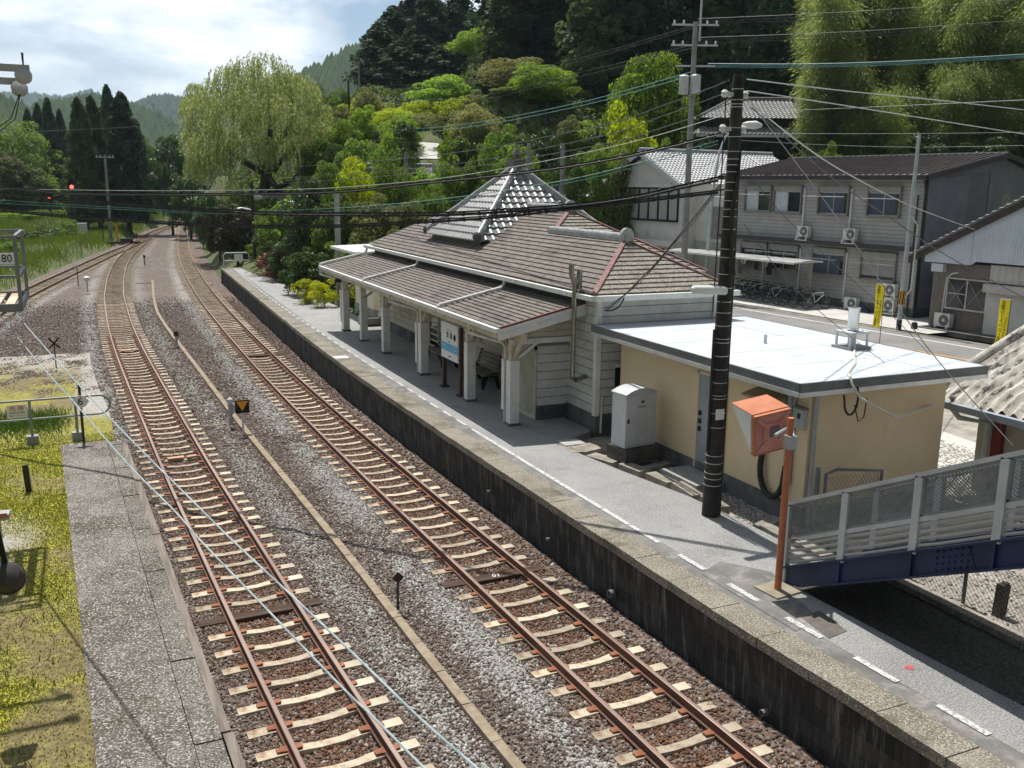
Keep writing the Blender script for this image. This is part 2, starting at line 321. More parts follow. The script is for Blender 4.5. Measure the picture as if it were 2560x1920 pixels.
# ---------------------------------------------------------------- ballast bed with loose stone
def attr(me, name, val):
    a = me.attributes.new(name, 'FLOAT', 'POINT'); a.data.foreach_set('value', np.ascontiguousarray(val, np.float32).ravel())
def wire(mat, *names):
    t = mat.node_tree; out = []
    for q in names:
        a = t.nodes.new("ShaderNodeAttribute"); a.attribute_name = q; out.append(a)
    return out
def gravel_mat(name, inst):
    m = bpy.data.materials.new(name); m.use_nodes = True; t = m.node_tree; n = t.nodes; l = t.links; b = n["Principled BSDF"]; b.inputs['Roughness'].default_value = .9; b.inputs['Specular IOR Level'].default_value = .25
    if inst: oi = n.new("ShaderNodeObjectInfo"); rnd = oi.outputs['Random']
    else:
        tcx = n.new("ShaderNodeTexCoord"); vo = n.new("ShaderNodeTexVoronoi"); vo.inputs['Scale'].default_value = 21; l.new(tcx.outputs['Object'], vo.inputs['Vector'])
        sp = n.new("ShaderNodeSeparateColor"); l.new(vo.outputs['Color'], sp.inputs[0]); rnd = sp.outputs[0]
        bp = n.new("ShaderNodeBump"); bp.inputs['Strength'].default_value = .9; bp.inputs['Distance'].default_value = .03; l.new(vo.outputs['Distance'], bp.inputs['Height']); bp.invert = True; l.new(bp.outputs[0], b.inputs['Normal'])
    kb = 1. if inst else .78
    def ramp(cols):
        r = n.new("ShaderNodeValToRGB"); e = r.color_ramp.elements
        while len(e) < len(cols): e.new(.5)
        for i, c in enumerate(cols): e[i].position = i / (len(cols) - 1); e[i].color = lin(tuple(v * kb for v in c))
        l.new(rnd, r.inputs[0]); return r.outputs[0]
    brown = ramp([(.066, .046, .037), (.135, .099, .081), (.19, .15, .127), (.10, .072, .058), (.27, .225, .195), (.15, .112, .092), (.37, .335, .305)])
    grey = ramp([(.26, .255, .24), (.42, .415, .395), (.33, .325, .305), (.54, .53, .51), (.19, .165, .145)])
    rust = ramp([(.085, .045, .028), (.17, .088, .054), (.25, .15, .10), (.12, .07, .05)])
    a1, a2 = wire(m, 'white', 'rust')
    if inst: a1.attribute_type = a2.attribute_type = 'INSTANCER'
    def thr(a):       # a stone is wholly one kind or the other
        gt = n.new("ShaderNodeMath"); gt.operation = 'GREATER_THAN'; l.new(a.outputs['Fac'], gt.inputs[0])
        ml = n.new("ShaderNodeMath"); ml.operation = 'FRACT'; mm = n.new("ShaderNodeMath"); mm.operation = 'MULTIPLY'; mm.inputs[1].default_value = 17.31; l.new(rnd, mm.inputs[0]); l.new(mm.outputs[0], ml.inputs[0]); l.new(ml.outputs[0], gt.inputs[1]); return gt.outputs[0]
    m1 = n.new("ShaderNodeMix"); m1.data_type = 'RGBA'; l.new(thr(a2), m1.inputs['Factor']); l.new(brown, m1.inputs['A']); l.new(rust, m1.inputs['B'])
    m2 = n.new("ShaderNodeMix"); m2.data_type = 'RGBA'; l.new(thr(a1), m2.inputs['Factor']); l.new(m1.outputs['Result'], m2.inputs['A']); l.new(grey, m2.inputs['B'])
    l.new(m2.outputs['Result'], b.inputs['Base Color']); MATS[name] = m; return m
BZ = -.20
def scatter(name, me_obj, mat, dens_attr, rad, kind='stone', seed=1, density=1., zs=(.45, 1.0), tilt=3.14):
    """loose stones or blades spread over a sheet with geometry nodes"""
    ng = bpy.data.node_groups.new(name, 'GeometryNodeTree'); ng.interface.new_socket('Geometry', in_out='INPUT', socket_type='NodeSocketGeometry'); ng.interface.new_socket('Geometry', in_out='OUTPUT', socket_type='NodeSocketGeometry')
    n = ng.nodes; l = ng.links; gi = n.new('NodeGroupInput'); go = n.new('NodeGroupOutput')
    dp = n.new('GeometryNodeDistributePointsOnFaces'); dp.inputs['Seed'].default_value = seed
    na = n.new('GeometryNodeInputNamedAttribute'); na.data_type = 'FLOAT'; na.inputs['Name'].default_value = dens_attr
    mu = n.new('ShaderNodeMath'); mu.operation = 'MULTIPLY'; mu.inputs[1].default_value = density; l.new(na.outputs['Attribute'], mu.inputs[0]); l.new(mu.outputs[0], dp.inputs['Density'])
    l.new(gi.outputs[0], dp.inputs['Mesh'])
    if kind == 'stone':
        pr = n.new('GeometryNodeMeshIcoSphere'); pr.inputs['Radius'].default_value = rad; pr.inputs['Subdivisions'].default_value = 1; src = pr.outputs['Mesh']
    else:
        pr = n.new('GeometryNodeMeshCone'); pr.inputs['Vertices'].default_value = 3; pr.inputs['Radius Top'].default_value = 0; pr.inputs['Radius Bottom'].default_value = rad; pr.inputs['Depth'].default_value = zs[1]; pr.fill_type = 'NONE'; src = pr.outputs['Mesh']
    sm = n.new('GeometryNodeSetMaterial'); sm.inputs['Material'].default_value = mat; l.new(src, sm.inputs['Geometry'])
    ip = n.new('GeometryNodeInstanceOnPoints'); l.new(dp.outputs['Points'], ip.inputs['Points']); l.new(sm.outputs[0], ip.inputs['Instance'])
    rr = n.new('FunctionNodeRandomValue'); rr.data_type = 'FLOAT_VECTOR'; rr.inputs[0].default_value = (-tilt, -tilt, 0); rr.inputs[1].default_value = (tilt, tilt, 6.28); rr.inputs['Seed'].default_value = seed + 1; l.new(rr.outputs[0], ip.inputs['Rotation'])
    rs = n.new('FunctionNodeRandomValue'); rs.data_type = 'FLOAT_VECTOR'; rs.inputs[0].default_value = (.5, .5, .4) if kind == 'stone' else (.5, .5, .35); rs.inputs[1].default_value = (1.25, 1.1, .9) if kind == 'stone' else (1.3, 1.3, 1.2); rs.inputs['Seed'].default_value = seed + 2; l.new(rs.outputs[0], ip.inputs['Scale'])
    l.new(ip.outputs[0], go.inputs[0])
    o = put(name, me_obj); md = o.modifiers.new('scatter', 'NODES'); md.node_group = ng
    return tag(o, kind='stuff')
GB = gravel_mat('ballast_bed', False); GS = gravel_mat('ballast_stone', True)
def bed_left(y):
    a = np.where(y < 26.2, .45 + (26.3 - y) * .04, 0); s = TRK_S(np.clip(y, 34, 176)) - 1.9; s = np.where(y < 34, -9.0, s); s = np.where(y > 176, TRK_R(np.clip(y, 2, 330)) - 2.2, s)
    t = smooth(26.2, 27.0, y); return a * (1 - t) + s * t
def bed_right(y):
    t = smooth(70.6, 74, y); return (EDGE(np.clip(y, 1, 70.6)) + .02) * (1 - t) + (TRK_R(np.clip(y, 2, 330)) + 1.9) * t
def bed(y, nu):
    u = np.linspace(0, 1, nu)[None, :]; a = bed_left(y)[:, None]; b = bed_right(y)[:, None]; return a + (b - a) * u
def bed_mesh(name, y, nu, mat, zo=0.):
    X = bed(y, nu); Y = np.repeat(y[:, None], nu, 1)
    c1, c2, c3 = TRK_R(Y), TRK_L(np.clip(Y, 2, 128)), TRK_S(np.clip(Y, 34, 176))
    dmin = np.minimum(abs(X - c1), abs(X - c2)); dmin = np.where(Y > 40, np.minimum(dmin, abs(X - c3)), dmin)
    Z = BZ + zo + (vnoise(X, Y, .8, 3) - .5) * .10 * smooth(.9, 1.5, dmin) - .045 * (1 - smooth(.42, .56, dmin)) + .03 * (vnoise(X, Y, .25, 2, 3) - .5)
    Z = np.where(bed_right(y)[:, None] - X < .5, Z + .05 * (1 - (bed_right(y)[:, None] - X) / .5), Z)
    nx, ny = nu, len(y); i = (np.arange(nx - 1)[None, :] + np.arange(ny - 1)[:, None] * nx).ravel()
    me = fastmesh(name, np.stack([X.ravel(), Y.ravel(), Z.ravel()], 1), np.stack([i, i + 1, i + 1 + nx, i + nx], 1), mat)
    nzv = vnoise(X, Y, 1.6, 4, 5); nf = vnoise(X, Y, .35, 2, 8)
    def band(c, off, wd, lo): return np.clip(1.25 - abs(X - c - off) / wd - lo, 0, 1) * smooth(.28, .5, nzv * .6 + nf * .4)
    wh = band(c1, -1.28, .42, 0) * .95 + band(c2, 1.5, .55, .35) * .75 + band(c2, -1.45, .4, .1) * .95 * (Y > 27) + .8 * band(c3, 1.6, .4, .2) * (Y > 36) * (Y < 75)
    wh = np.clip(wh * .82, 0, 1) * (1 - .55 * smooth(60, 100, Y)) + .03 + .08 * smooth(.5, .7, vnoise(X, Y, 2.5, 3, 9)) * (dmin > 1.2)
    attr(me, 'white', wh); attr(me, 'rust', np.clip(1.15 - dmin / .95, 0, 1) * .75 + .25 * (X > c1 + .7))
    return me, X, Y
y_all = np.concatenate([np.arange(2, 60, .25), np.arange(60, 120, .6), np.arange(120, 331, 2.5)])
me, *_ = bed_mesh('ballast_bed', y_all, 64, GB); struct('ballast_bed', put('ballast_bed', me))
me, X, Y = bed_mesh('ballast_stones', np.arange(5.5, 34, .22), 56, GS, .006)
attr(me, 'dens', 640 * (1 - smooth(22, 33.5, Y)) * (bed_right(Y) - X > .12) * (.25 + .75 * smooth(.0, .3, bed_right(Y) - X - .25)))
scatter('ballast_stones', me, GS, 'dens', .036, seed=3)
me, X, Y = bed_mesh('ballast_stones_far', np.arange(22, 66, .4), 60, GS, .004)
attr(me, 'dens', 190 * smooth(22, 33, Y) * (1 - smooth(50, 65, Y)) * (bed_right(Y) - X > .2))
scatter('ballast_stones_far', me, GS, 'dens', .052, seed=9)

# ---------------------------------------------------------------- tracks
RUST = M('rail_rust', (.085, .040, .026), (.17, .08, .048), 5, rough=.75, bump=.2, bscale=60, stretch=(1, .15, 1))
SHINE = M('rail_head', (.24, .165, .135), (.34, .255, .21), 2.2, rough=.42, metal=.35, stretch=(1, .1, 1))
PC = M('sleeper_concrete', (.44, .37, .275), (.62, .55, .43), 2.2, rough=.9, bump=.35, bscale=30, spot=[((.27, .155, .09), 2.6, .50, .66), ((.20, .13, .09), 9, .60, .70)])
CLIP = M('clip_rust', (.19, .068, .034), (.30, .115, .06), 12, rough=.8)
WOODS = M('sleeper_wood', (.038, .022, .016), (.085, .05, .036), 3, rough=.9, bump=.5, stretch=(.2, 2, 1))
PLANK = M('broken_plank', (.42, .22, .14), (.62, .42, .28), 3, rough=.85, stretch=(.3, 2, 1))
WHITE = M('white_paint', (.78, .78, .76), (.66, .65, .62), 5, rough=.6)
def rail_mesh(name, cx, y0, y1, off, parent):
    prof = [(-.06, -.15), (.06, -.15), (.06, -.135), (.012, -.118), (.012, -.045), (.032, -.032), (.033, -.004), (.024, 0), (-.024, 0), (-.033, -.004), (-.032, -.032), (-.012, -.045), (-.012, -.118), (-.06, -.135)]
    ys = np.concatenate([np.arange(y0, min(y1, 70), 1.0), np.arange(max(y0, 70), y1, 2.5), [y1]])
    mb = MB(); k = len(prof); vs = []
    for y in ys:
        dx = (cx(y + .3) - cx(y - .3)) / .6; nx, ny = 1 / math.hypot(1, dx), -dx / math.hypot(1, dx)
        for a, b in prof: q = off + a; vs.append((cx(y) + nx * q, y + ny * q, b))
    n = len(ys); fs = []; mi = []
    for i in range(n - 1):
        for j in range(k): fs.append((i * k + j, i * k + (j + 1) % k, (i + 1) * k + (j + 1) % k, (i + 1) * k + j)); mi.append(1 if j in (6, 7, 8) else 0)
    mb.v = vs; mb.f = fs; mb.m = mi
    return mb.build(name, [RUST, SHINE], parent)
def sleeper_mb(mb, o=(0, 0, 0), rz=0, jit=0):
    st = [(-1.0, .0, .105), (-.62, .0, .10), (-.40, -.012, .088), (-.15, -.04, .078), (.15, -.04, .078), (.40, -.012, .088), (.62, .0, .10), (1.0, .0, .105)]
    co, si = math.cos(rz), math.sin(rz); vs = []
    for x, z, hw in st:
        for yy, zz in ((-hw, z - .12), (hw, z - .12), (hw * .9, z), (-hw * .9, z)):
            vs.append((o[0] + x * co - yy * si, o[1] + x * si + yy * co, o[2] + zz))
    k = len(st); fs = [(i * 4 + j, i * 4 + (j + 1) % 4, i * 4 + 4 + (j + 1) % 4, i * 4 + 4 + j) for i in range(k - 1) for j in range(4)] + [(0, 1, 2, 3), (k * 4 - 4, k * 4 - 3, k * 4 - 2, k * 4 - 1)]
    mb.add(vs, fs)
mb = MB(); sleeper_mb(mb); SL_ME = mb.build('sleeper', PC); sl_data = SL_ME.data
_t = PC.node_tree; _oi = _t.nodes.new('ShaderNodeObjectInfo'); _hs = _t.nodes.new('ShaderNodeHueSaturation'); _mr = _t.nodes.new('ShaderNodeMapRange'); _mr.inputs[3].default_value = .62; _mr.inputs[4].default_value = 1.12; _b = _t.nodes['Principled BSDF']; _src = _b.inputs['Base Color'].links[0].from_socket
_t.links.new(_oi.outputs['Random'], _mr.inputs[0]); _t.links.new(_mr.outputs[0], _hs.inputs['Value']); _t.links.new(_src, _hs.inputs['Color']); _t.links.new(_hs.outputs[0], _b.inputs['Base Color']); bpy.data.objects.remove(SL_ME)
mb = MB()
mb.prism([(-.17, -.045, 0), (-.055, -.06, 0), (.055, -.06, 0), (.17, -.045, 0), (.17, .045, 0), (.055, .06, 0), (-.055, .06, 0), (-.17, .045, 0)], (0, 0, .028))
cl = mb.build('rail_fastening', CLIP); cl_data = cl.data; bpy.data.objects.remove(cl)
SZ = -.152
def track(label, cx, y0, y1, s0, joints=(), planks=(), near=48, step=.6):
    t = thing('railway_track', label, 'railway track', (0, 0, 0), group='railway tracks of the station yard')
    for sg in (-1, 1): rail_mesh('rail', cx, y0, y1, sg * .566, t)
    y = s0; i = 0; rest = MB()
    while y < y1:
        jit = random.uniform(-.02, .02); a = -math.atan((cx(y + .3) - cx(y - .3)) / .6) + random.uniform(-.012, .012)
        jn = any(abs(y - j) < .3 for j in joints)
        if i < 100:
            if jn:
                m2 = MB(); m2.box((0, 0, -.06), (2.1, .24, .13)); o = m2.build('sleeper', WOODS, t, (float(cx(y)), y + jit, SZ - .005)); o['label'] = 'dark wooden sleeper under the rail joint'; o.rotation_euler.z = a
                JOINT.append(o)
            else:
                o = put('sleeper', sl_data, t, (float(cx(y)) + random.uniform(-.015, .015), y + jit, SZ + random.uniform(-.006, .004))); o.rotation_euler = (random.uniform(-.02, .02), random.uniform(-.006, .006), a)
                if y < near:
                    for sg in (-1, 1): put('rail_fastening', cl_data, o, (sg * .566, 0, .0))
        else: sleeper_mb(rest, (float(cx(y)), y, SZ), a)
        y += step; i += 1
    if rest.v:
        o = rest.build('sleeper_run', PC, t); o['kind'] = 'stuff'
    for j, (py, px) in enumerate(planks):
        m2 = MB(); m2.box((-.16, 0, .03), (.42, .16, .05), .05); m2.box((.25, .03, .025), (.26, .13, .045), .22); m2.build('broken_plank', PLANK, t, (float(cx(py)) + px, py, SZ - .01))
    return t
JOINT = []
TR_R = track('rusty railway track running close along the dark platform wall', TRK_R, 4, 320, 5.05, joints=(15.25, 40.2))
TR_L = track('rusty railway track in mid yard passing the narrow old concrete platform', TRK_L, 4, 128, 5.2, joints=(15.4,), planks=((25.6, .05), (43.5, .05)))
TR_S = track('siding track coming in from the left edge of the yard to the far points', TRK_S, 36, 176, 40.)
text('10', .17, WHITE, JOINT[0], (0.05, 0, .008), (0, 0, R_(170)), 'painted_number')

# low concrete cable trough between the tracks
TRO = curve([(4.66, 7), (4.5, 9.5), (4.4, 12.6), (4.28, 17.8), (4.1, 23), (3.95, 27.4), (3.82, 32), (3.7, 38), (3.55, 44), (3.42, 50.6), (3.4, 56), (3.65, 62.4), (4.38, 75)])
TRC = M('trough_concrete', (.235, .185, .13), (.33, .27, .20), 6, rough=.95, bump=.4, bscale=80, spot=((.24, .19, .14), 2.5, .5, .68))
t = thing('cable_trough', 'low weathered concrete cable trough lying between the two tracks', 'cable trough')
mb = MB(); y = 7.2; n = 0
while y < 74:
    ln = .98
    for q in (0,): mb.bar((TRO(y), y, BZ + .05), (TRO(y + ln), y + ln, BZ + .05), .15 + .01 * (n % 2), .11 + .004 * (n % 3))
    y += 1.0; n += 1
mb.build('trough_lid', TRC, t)
mb = MB()
for y in (28.9, 43.6, 73.): mb.bar((TRO(y) - 1.1, y, BZ + .03), (TRO(y), y + .05, BZ + .03), .07, .05)
mb.build('branch_conduit', TRC, t)

# ---------------------------------------------------------------- platform
PAV = M('platform_asphalt', (.27, .27, .27), (.36, .36, .355), .7, rough=.85, bump=1, bscale=110, spot=[((.20, .20, .197), 1.1, .56, .72), ((.50, .50, .50), 38, .51, .58), ((.14, .14, .14), 46, .53, .59)])
DRK = M('platform_dark_strip', (.115, .112, .108), (.19, .185, .175), 1.3, rough=.7, bump=.3, bscale=60, spot=((.27, .255, .235), 3.5, .52, .66))
COP = M('coping_concrete', (.17, .148, .112), (.25, .225, .18), 1.5, rough=.9, bump=.7, bscale=70, spot=[((.44, .415, .37), 36, .52, .57), ((.075, .065, .045), 40, .54, .59), ((.095, .085, .055), 1.2, .52, .7)])
EL = [(10.0, 1), (9.98, 6.7), (9.84, 9), (9.76, 10.6), (9.8, 10.95), (10.92, 11.1), (10.86, 13.5), (10.75, 15), (10.4, 16.9), (10.05, 19.4), (11.45, 20.2), (11.5, 41), (11.4, 48), (11.0, 55), (10.8, 63), (10.9, 70.5)]
def PR(y): return np.interp(y, [p[1] for p in EL], [p[0] for p in EL])
def strip(name, f0, f1, z, mat, y0, y1, dy=.5, th=0.):
    ys = np.unique(np.concatenate([np.arange(y0, y1, dy), [y1], [p[1] for p in EL if y0 < p[1] < y1]])); mb = MB()
    a = [(float(f0(y)), y, z) for y in ys]; b = [(float(f1(y)), y, z) for y in ys]; n = len(ys)
    mb.add(a + b, [(i, n + i, n + i + 1, i + 1) for i in range(n - 1)]); 
    if th: mb.add([(p[0], p[1], z) for p in b] + [(p[0], p[1], z - th) for p in b], [(i, i + 1, n + i + 1, n + i) for i in range(n - 1)])
    return mb.build(name, mat)
ROOT = lambda n: n
pl = strip('platform', lambda y: EDGE(y) + .84, PR, PZ, PAV, 1, 70.5, th=.5); struct('platform', pl)
pd = strip('platform_edge_strip', lambda y: EDGE(y) + .52, lambda y: EDGE(y) + .86, PZ - .004, DRK, 1, 70.5); struct('platform_edge_strip', pd)
# worn darker patch round the mirror post
mb = MB(); mb.quad((8.7, 11.6, PZ + .004), (8.75, 9.4, PZ + .004), (9.35, 9.7, PZ + .004), (9.8, 11.2, PZ + .004), (9.3, 11.9, PZ + .004)); struct('patch', mb.build('pavement_patch', DRK))
mb = MB(); mb.quad((9.12, 9.72, PZ + .008), (9.02, 9.05, PZ + .008), (9.42, 9.12, PZ + .008), (9.52, 9.78, PZ + .008)); struct('c', mb.build('pavement_cover', M('steel_cover', (.10, .088, .075), (.14, .125, .11), 5, rough=.6)))
WLINE = curve([(9.28, 2), (9.06, 6.3), (8.82, 12.1), (8.7, 18), (8.65, 23.6), (8.63, 30), (8.66, 38), (8.72, 45), (8.91, 52), (9.17, 59.5), (9.62, 69.5)])
LINE = bpy.data.materials.new('worn_white_line'); LINE.use_nodes = True
_m = M('worn_line', (.70, .70, .69), (.56, .56, .55), 9, rough=.8, spot=((.29, .29, .285), 22, .44, .56))
mb = MB(); y = 5.2
while y < 69.5:
    ln, gp = (.62, .42) if y > 20 else (.95, .03)
    if y < 12: ln, gp = .7, .6
    hw = .042 if y > 20 else .05
    a, b = float(WLINE(y)), float(WLINE(y + ln)); mb.quad((a - hw, y, PZ + .008), (a + hw, y, PZ + .008), (b + hw, y + ln, PZ + .008), (b - hw, y + ln, PZ + .008)); y += ln + gp
struct('m', mb.build('platform_line_marking', _m))
mb = MB()
for i in range(14):
    a_ = 2 * math.pi * i / 14; mb.v.append((9.42 + .06 * math.cos(a_) * (1 + .3 * math.sin(3 * a_)), 8.0 + .06 * math.sin(a_), PZ + .006))
mb.f.append(tuple(range(14))); mb.m.append(0); mb.v = [(x + .0, y, z) for x, y, z in mb.v]; struct('m', mb.build('red_paint_spot', M('red_spray', (.55, .04, .05), (.35, .12, .12), 30)))
mb = MB(); p = G(727 + 125, 893, PZ); mb.box((p[0], p[1], PZ + .006), (.5, .42, .006), .05); mb_o = mb.build('platform_marking', WHITE); struct('m', mb_o)
# retaining wall and coping slabs
WALLM = bpy.data.materials.new('stained_blocks'); WALLM.use_nodes = True
def wallmat():
    t = WALLM.node_tree; n = t.nodes; l = t.links; b = n["Principled BSDF"]; b.inputs['Roughness'].default_value = .9
    g = n.new("ShaderNodeTexCoord"); sp = n.new("ShaderNodeSeparateXYZ"); cb = n.new("ShaderNodeCombineXYZ"); l.new(g.outputs['Object'], sp.inputs[0]); l.new(sp.outputs['Y'], cb.inputs['X']); l.new(sp.outputs['Z'], cb.inputs['Y'])
    br = n.new("ShaderNodeTexBrick"); br.inputs['Scale'].default_value = 1; br.inputs['Brick Width'].default_value = .43; br.inputs['Row Height'].default_value = .27; br.inputs['Mortar Size'].default_value = .008; br.inputs['Color1'].default_value = (.045, .043, .04, 1); br.inputs['Color2'].default_value = (.014, .014, .0135, 1); br.inputs['Mortar'].default_value = (.012, .012, .012, 1)
    l.new(cb.outputs[0], br.inputs['Vector'])
    mp = n.new("ShaderNodeMapping"); mp.inputs['Scale'].default_value = (1, 6.5, .8); l.new(g.outputs['Object'], mp.inputs['Vector'])
    nz = n.new("ShaderNodeTexNoise"); nz.inputs['Scale'].default_value = 1.3; nz.inputs['Detail'].default_value = 9; nz.inputs['Roughness'].default_value = .7; l.new(mp.outputs[0], nz.inputs['Vector'])
    mr = n.new("ShaderNodeMapRange"); mr.inputs[1].default_value = .54; mr.inputs[2].default_value = .74; l.new(nz.outputs['Fac'], mr.inputs[0])
    mx = n.new("ShaderNodeMix"); mx.data_type = 'RGBA'; l.new(mr.outputs[0], mx.inputs['Factor']); l.new(br.outputs['Color'], mx.inputs['A']); mx.inputs['B'].default_value = (.20, .195, .185, 1)
    mr3 = n.new("ShaderNodeMapRange"); mr3.inputs[1].default_value = .30; mr3.inputs[2].default_value = .5; mr3.inputs[3].default_value = .12; mr3.inputs[4].default_value = 1; l.new(nz.outputs['Fac'], mr3.inputs[0])
    m3 = n.new("ShaderNodeMix"); m3.data_type = 'RGBA'; m3.blend_type = 'MULTIPLY'; m3.inputs['Factor'].default_value = 1; l.new(mx.outputs['Result'], m3.inputs['A']); l.new(mr3.outputs[0], m3.inputs['B'])
    l.new(m3.outputs['Result'], b.inputs['Base Color'])
    bp = n.new("ShaderNodeBump"); bp.inputs['Strength'].default_value = .7; bp.inputs['Distance'].default_value = .03; l.new(br.outputs['Fac'], bp.inputs['Height']); bp.invert = True; l.new(bp.outputs[0], b.inputs['Normal'])
wallmat()
t = thing('platform_wall', 'black stained concrete block wall holding up the platform edge', 'retaining wall')
ys = np.arange(1, 70.7, .4); mb = MB(); n = len(ys)
jit = (vnoise(ys, ys * 0, .5, 2) - .5) * .03
prof = [(0.10, -.45), (.035, .86)]
mb.add([(float(EDGE(y)) + a + float(j), y, z) for a, z in prof for y, j in zip(ys, jit)], [(i, i + 1, n + i + 1, n + i) for i in range(n - 1)])
e = float(EDGE(70.6)); mb.quad((e, 70.6, -.45), (e + 2.4, 70.6, -.45), (e + 2.4, 70.6, .86), (e, 70.6, .86))
mb.build('wall', WALLM, t)
y = 1.2; k = 0; slabs = []
while y < 70:
    slabs.append((y, min(y + .985 + .1 * (k % 3 == 0), 70.6))); y = slabs[-1][1] + .012; k += 1
for a, b in slabs:
    mb = MB(); z = PZ + random.uniform(-.006, .006); j = random.uniform(-.01, .01)
    x0, x1 = float(EDGE(a)) + j, float(EDGE(b)) + j
    P = [(x0, a, z), (x0 + .525, a, z), (x1 + .525, b, z), (x1, b, z)]
    mb.prism([(p[0], p[1], z - .15) for p in P], (0, 0, .15)); mb.build('coping_slab', COP, t)
PIPE = M('clay_pipe', (.12, .11, .10), (.2, .19, .17), 9)
for py, zz, r in ((13.2, .1, .07), (15.6, .25, .04), (18.5, .35, .035), (9.2, .0, .05)):
    mb = MB(); x = float(EDGE(py)); mb.lathe([(r, 0), (r, .1), (r * .72, .1), (r * .7, .02)], (0, 0, 0), 12); mb.v = [(x + .03 - c, py + a, zz + b) for a, b, c in mb.v]; mb.build('drain_pipe', PIPE, t)

# ---------------------------------------------------------------- old platform and mossy yard on the left
OLD = M('old_concrete', (.13, .112, .094), (.235, .212, .185), 1.3, rough=.92, bump=1.2, bscale=55, detail=10, spot=[((.072, .056, .036), .8, .47, .62), ((.045, .04, .035), 34, .51, .56), ((.48, .46, .43), 31, .54, .59), ((.46, .45, .43), 2.4, .64, .70), ((.17, .16, .02), .8, .64, .72)])
OZ = .30
def ox0(y): return -1.0 + (26.6 - y) * .0415
def ox1(y): return .55 + (26.3 - y) * .0405
op = strip('old_platform', ox0, lambda y: ox1(y) - .42, OZ, OLD, 3, 26.5, th=.4); struct('', op)
t = thing('platform_kerb', 'worn kerb of concrete slabs and grey timber along the old low platform', 'kerb')
y = 3.2; k = 0
while y < 26.2:
    b = min(y + 1.0 + .25 * (k % 2), 26.3); mb = MB(); z = OZ + random.uniform(-.012, .008)
    P = [(ox1(y) - .41, y), (ox1(y) - .075, y), (ox1(b) - .075, b), (ox1(b) - .41, b)]
    mb.prism([(p[0], p[1], z - .5) for p in P], (0, 0, .5)); mb.build('kerb_slab', OLD, t); y = b + .015; k += 1
TIM = M('grey_timber', (.15, .125, .105), (.26, .225, .19), 2, rough=.95, bump=.6, bscale=30, stretch=(6, .4, 4))
for a, b in ((3.2, 11.2), (11.25, 18.8), (18.85, 26.0)):
    mb = MB(); mb.bar((ox1(a), a, OZ - .13), (ox1(b) + random.uniform(-.02, .02), b, OZ - .13), .13, .2); mb.build('timber', TIM, t)
def MOSSY():
    m = bpy.data.materials.new('mossy_ground'); m.use_nodes = True; t = m.node_tree; n = t.nodes; l = t.links; b = n["Principled BSDF"]; b.inputs['Roughness'].default_value = .95
    tcx = n.new("ShaderNodeTexCoord"); a1, a2 = wire(m, 'moss', 'grit')
    nz = n.new("ShaderNodeTexNoise"); nz.inputs['Scale'].default_value = 9; nz.inputs['Detail'].default_value = 9; nz.inputs['Roughness'].default_value = .75; l.new(tcx.outputs['Object'], nz.inputs['Vector'])
    vo = n.new("ShaderNodeTexVoronoi"); vo.inputs['Scale'].default_value = 26; l.new(tcx.outputs['Object'], vo.inputs['Vector'])
    def mixc(f, A, B):
        x = n.new("ShaderNodeMix"); x.data_type = 'RGBA'; l.new(f, x.inputs['Factor'])
        for s, v in (('A', A), ('B', B)):
            if isinstance(v, tuple): x.inputs[s].default_value = lin(v)
            else: l.new(v, x.inputs[s])
        return x.outputs['Result']
    mr = n.new("ShaderNodeMapRange"); mr.inputs[1].default_value = .36; mr.inputs[2].default_value = .66; l.new(nz.outputs['Fac'], mr.inputs[0])
    dry = mixc(mr.outputs[0], (.105, .078, .032), (.23, .19, .085)); moss = mixc(mr.outputs[0], (.15, .155, .012), (.44, .44, .03)); grit = mixc(vo.outputs['Color'], (.16, .14, .12), (.5, .48, .44))
    ad = n.new("ShaderNodeMath"); ad.operation = 'ADD'; l.new(a1.outputs['Fac'], ad.inputs[0]); sb = n.new("ShaderNodeMath"); sb.operation = 'MULTIPLY_ADD'; l.new(nz.outputs['Fac'], sb.inputs[0]); sb.inputs[1].default_value = 1.5; sb.inputs[2].default_value = -.75; l.new(sb.outputs[0], ad.inputs[1]); ad.use_clamp = True
    c = mixc(ad.outputs[0], dry, moss); c = mixc(a2.outputs['Fac'], c, grit); l.new(c, b.inputs['Base Color'])
    bp = n.new("ShaderNodeBump"); bp.inputs['Strength'].default_value = .8; bp.inputs['Distance'].default_value = .03; l.new(nz.outputs['Fac'], bp.inputs['Height']); l.new(bp.outputs[0], b.inputs['Normal'])
    return m
MOSS = MOSSY()
ys = np.concatenate([np.arange(3, 30, .16), np.arange(30, 44, .3)]); us = np.linspace(0, 1, 70)[None, :]
rgt = np.where(ys < 26.5, ox0(ys), -.2 + .5 * smooth(44, 28, ys) )[:, None]; Xg = -11 + (rgt + 11) * us ** .8; Yg = np.repeat(ys[:, None], 70, 1)
Zg = .27 - .42 * smooth(29, 36, Yg) + .05 * (vnoise(Xg, Yg, .6, 3, 4) - .5) - .02 * (Yg > 26.4)
i = (np.arange(69)[None, :] + np.arange(len(ys) - 1)[:, None] * 70).ravel()
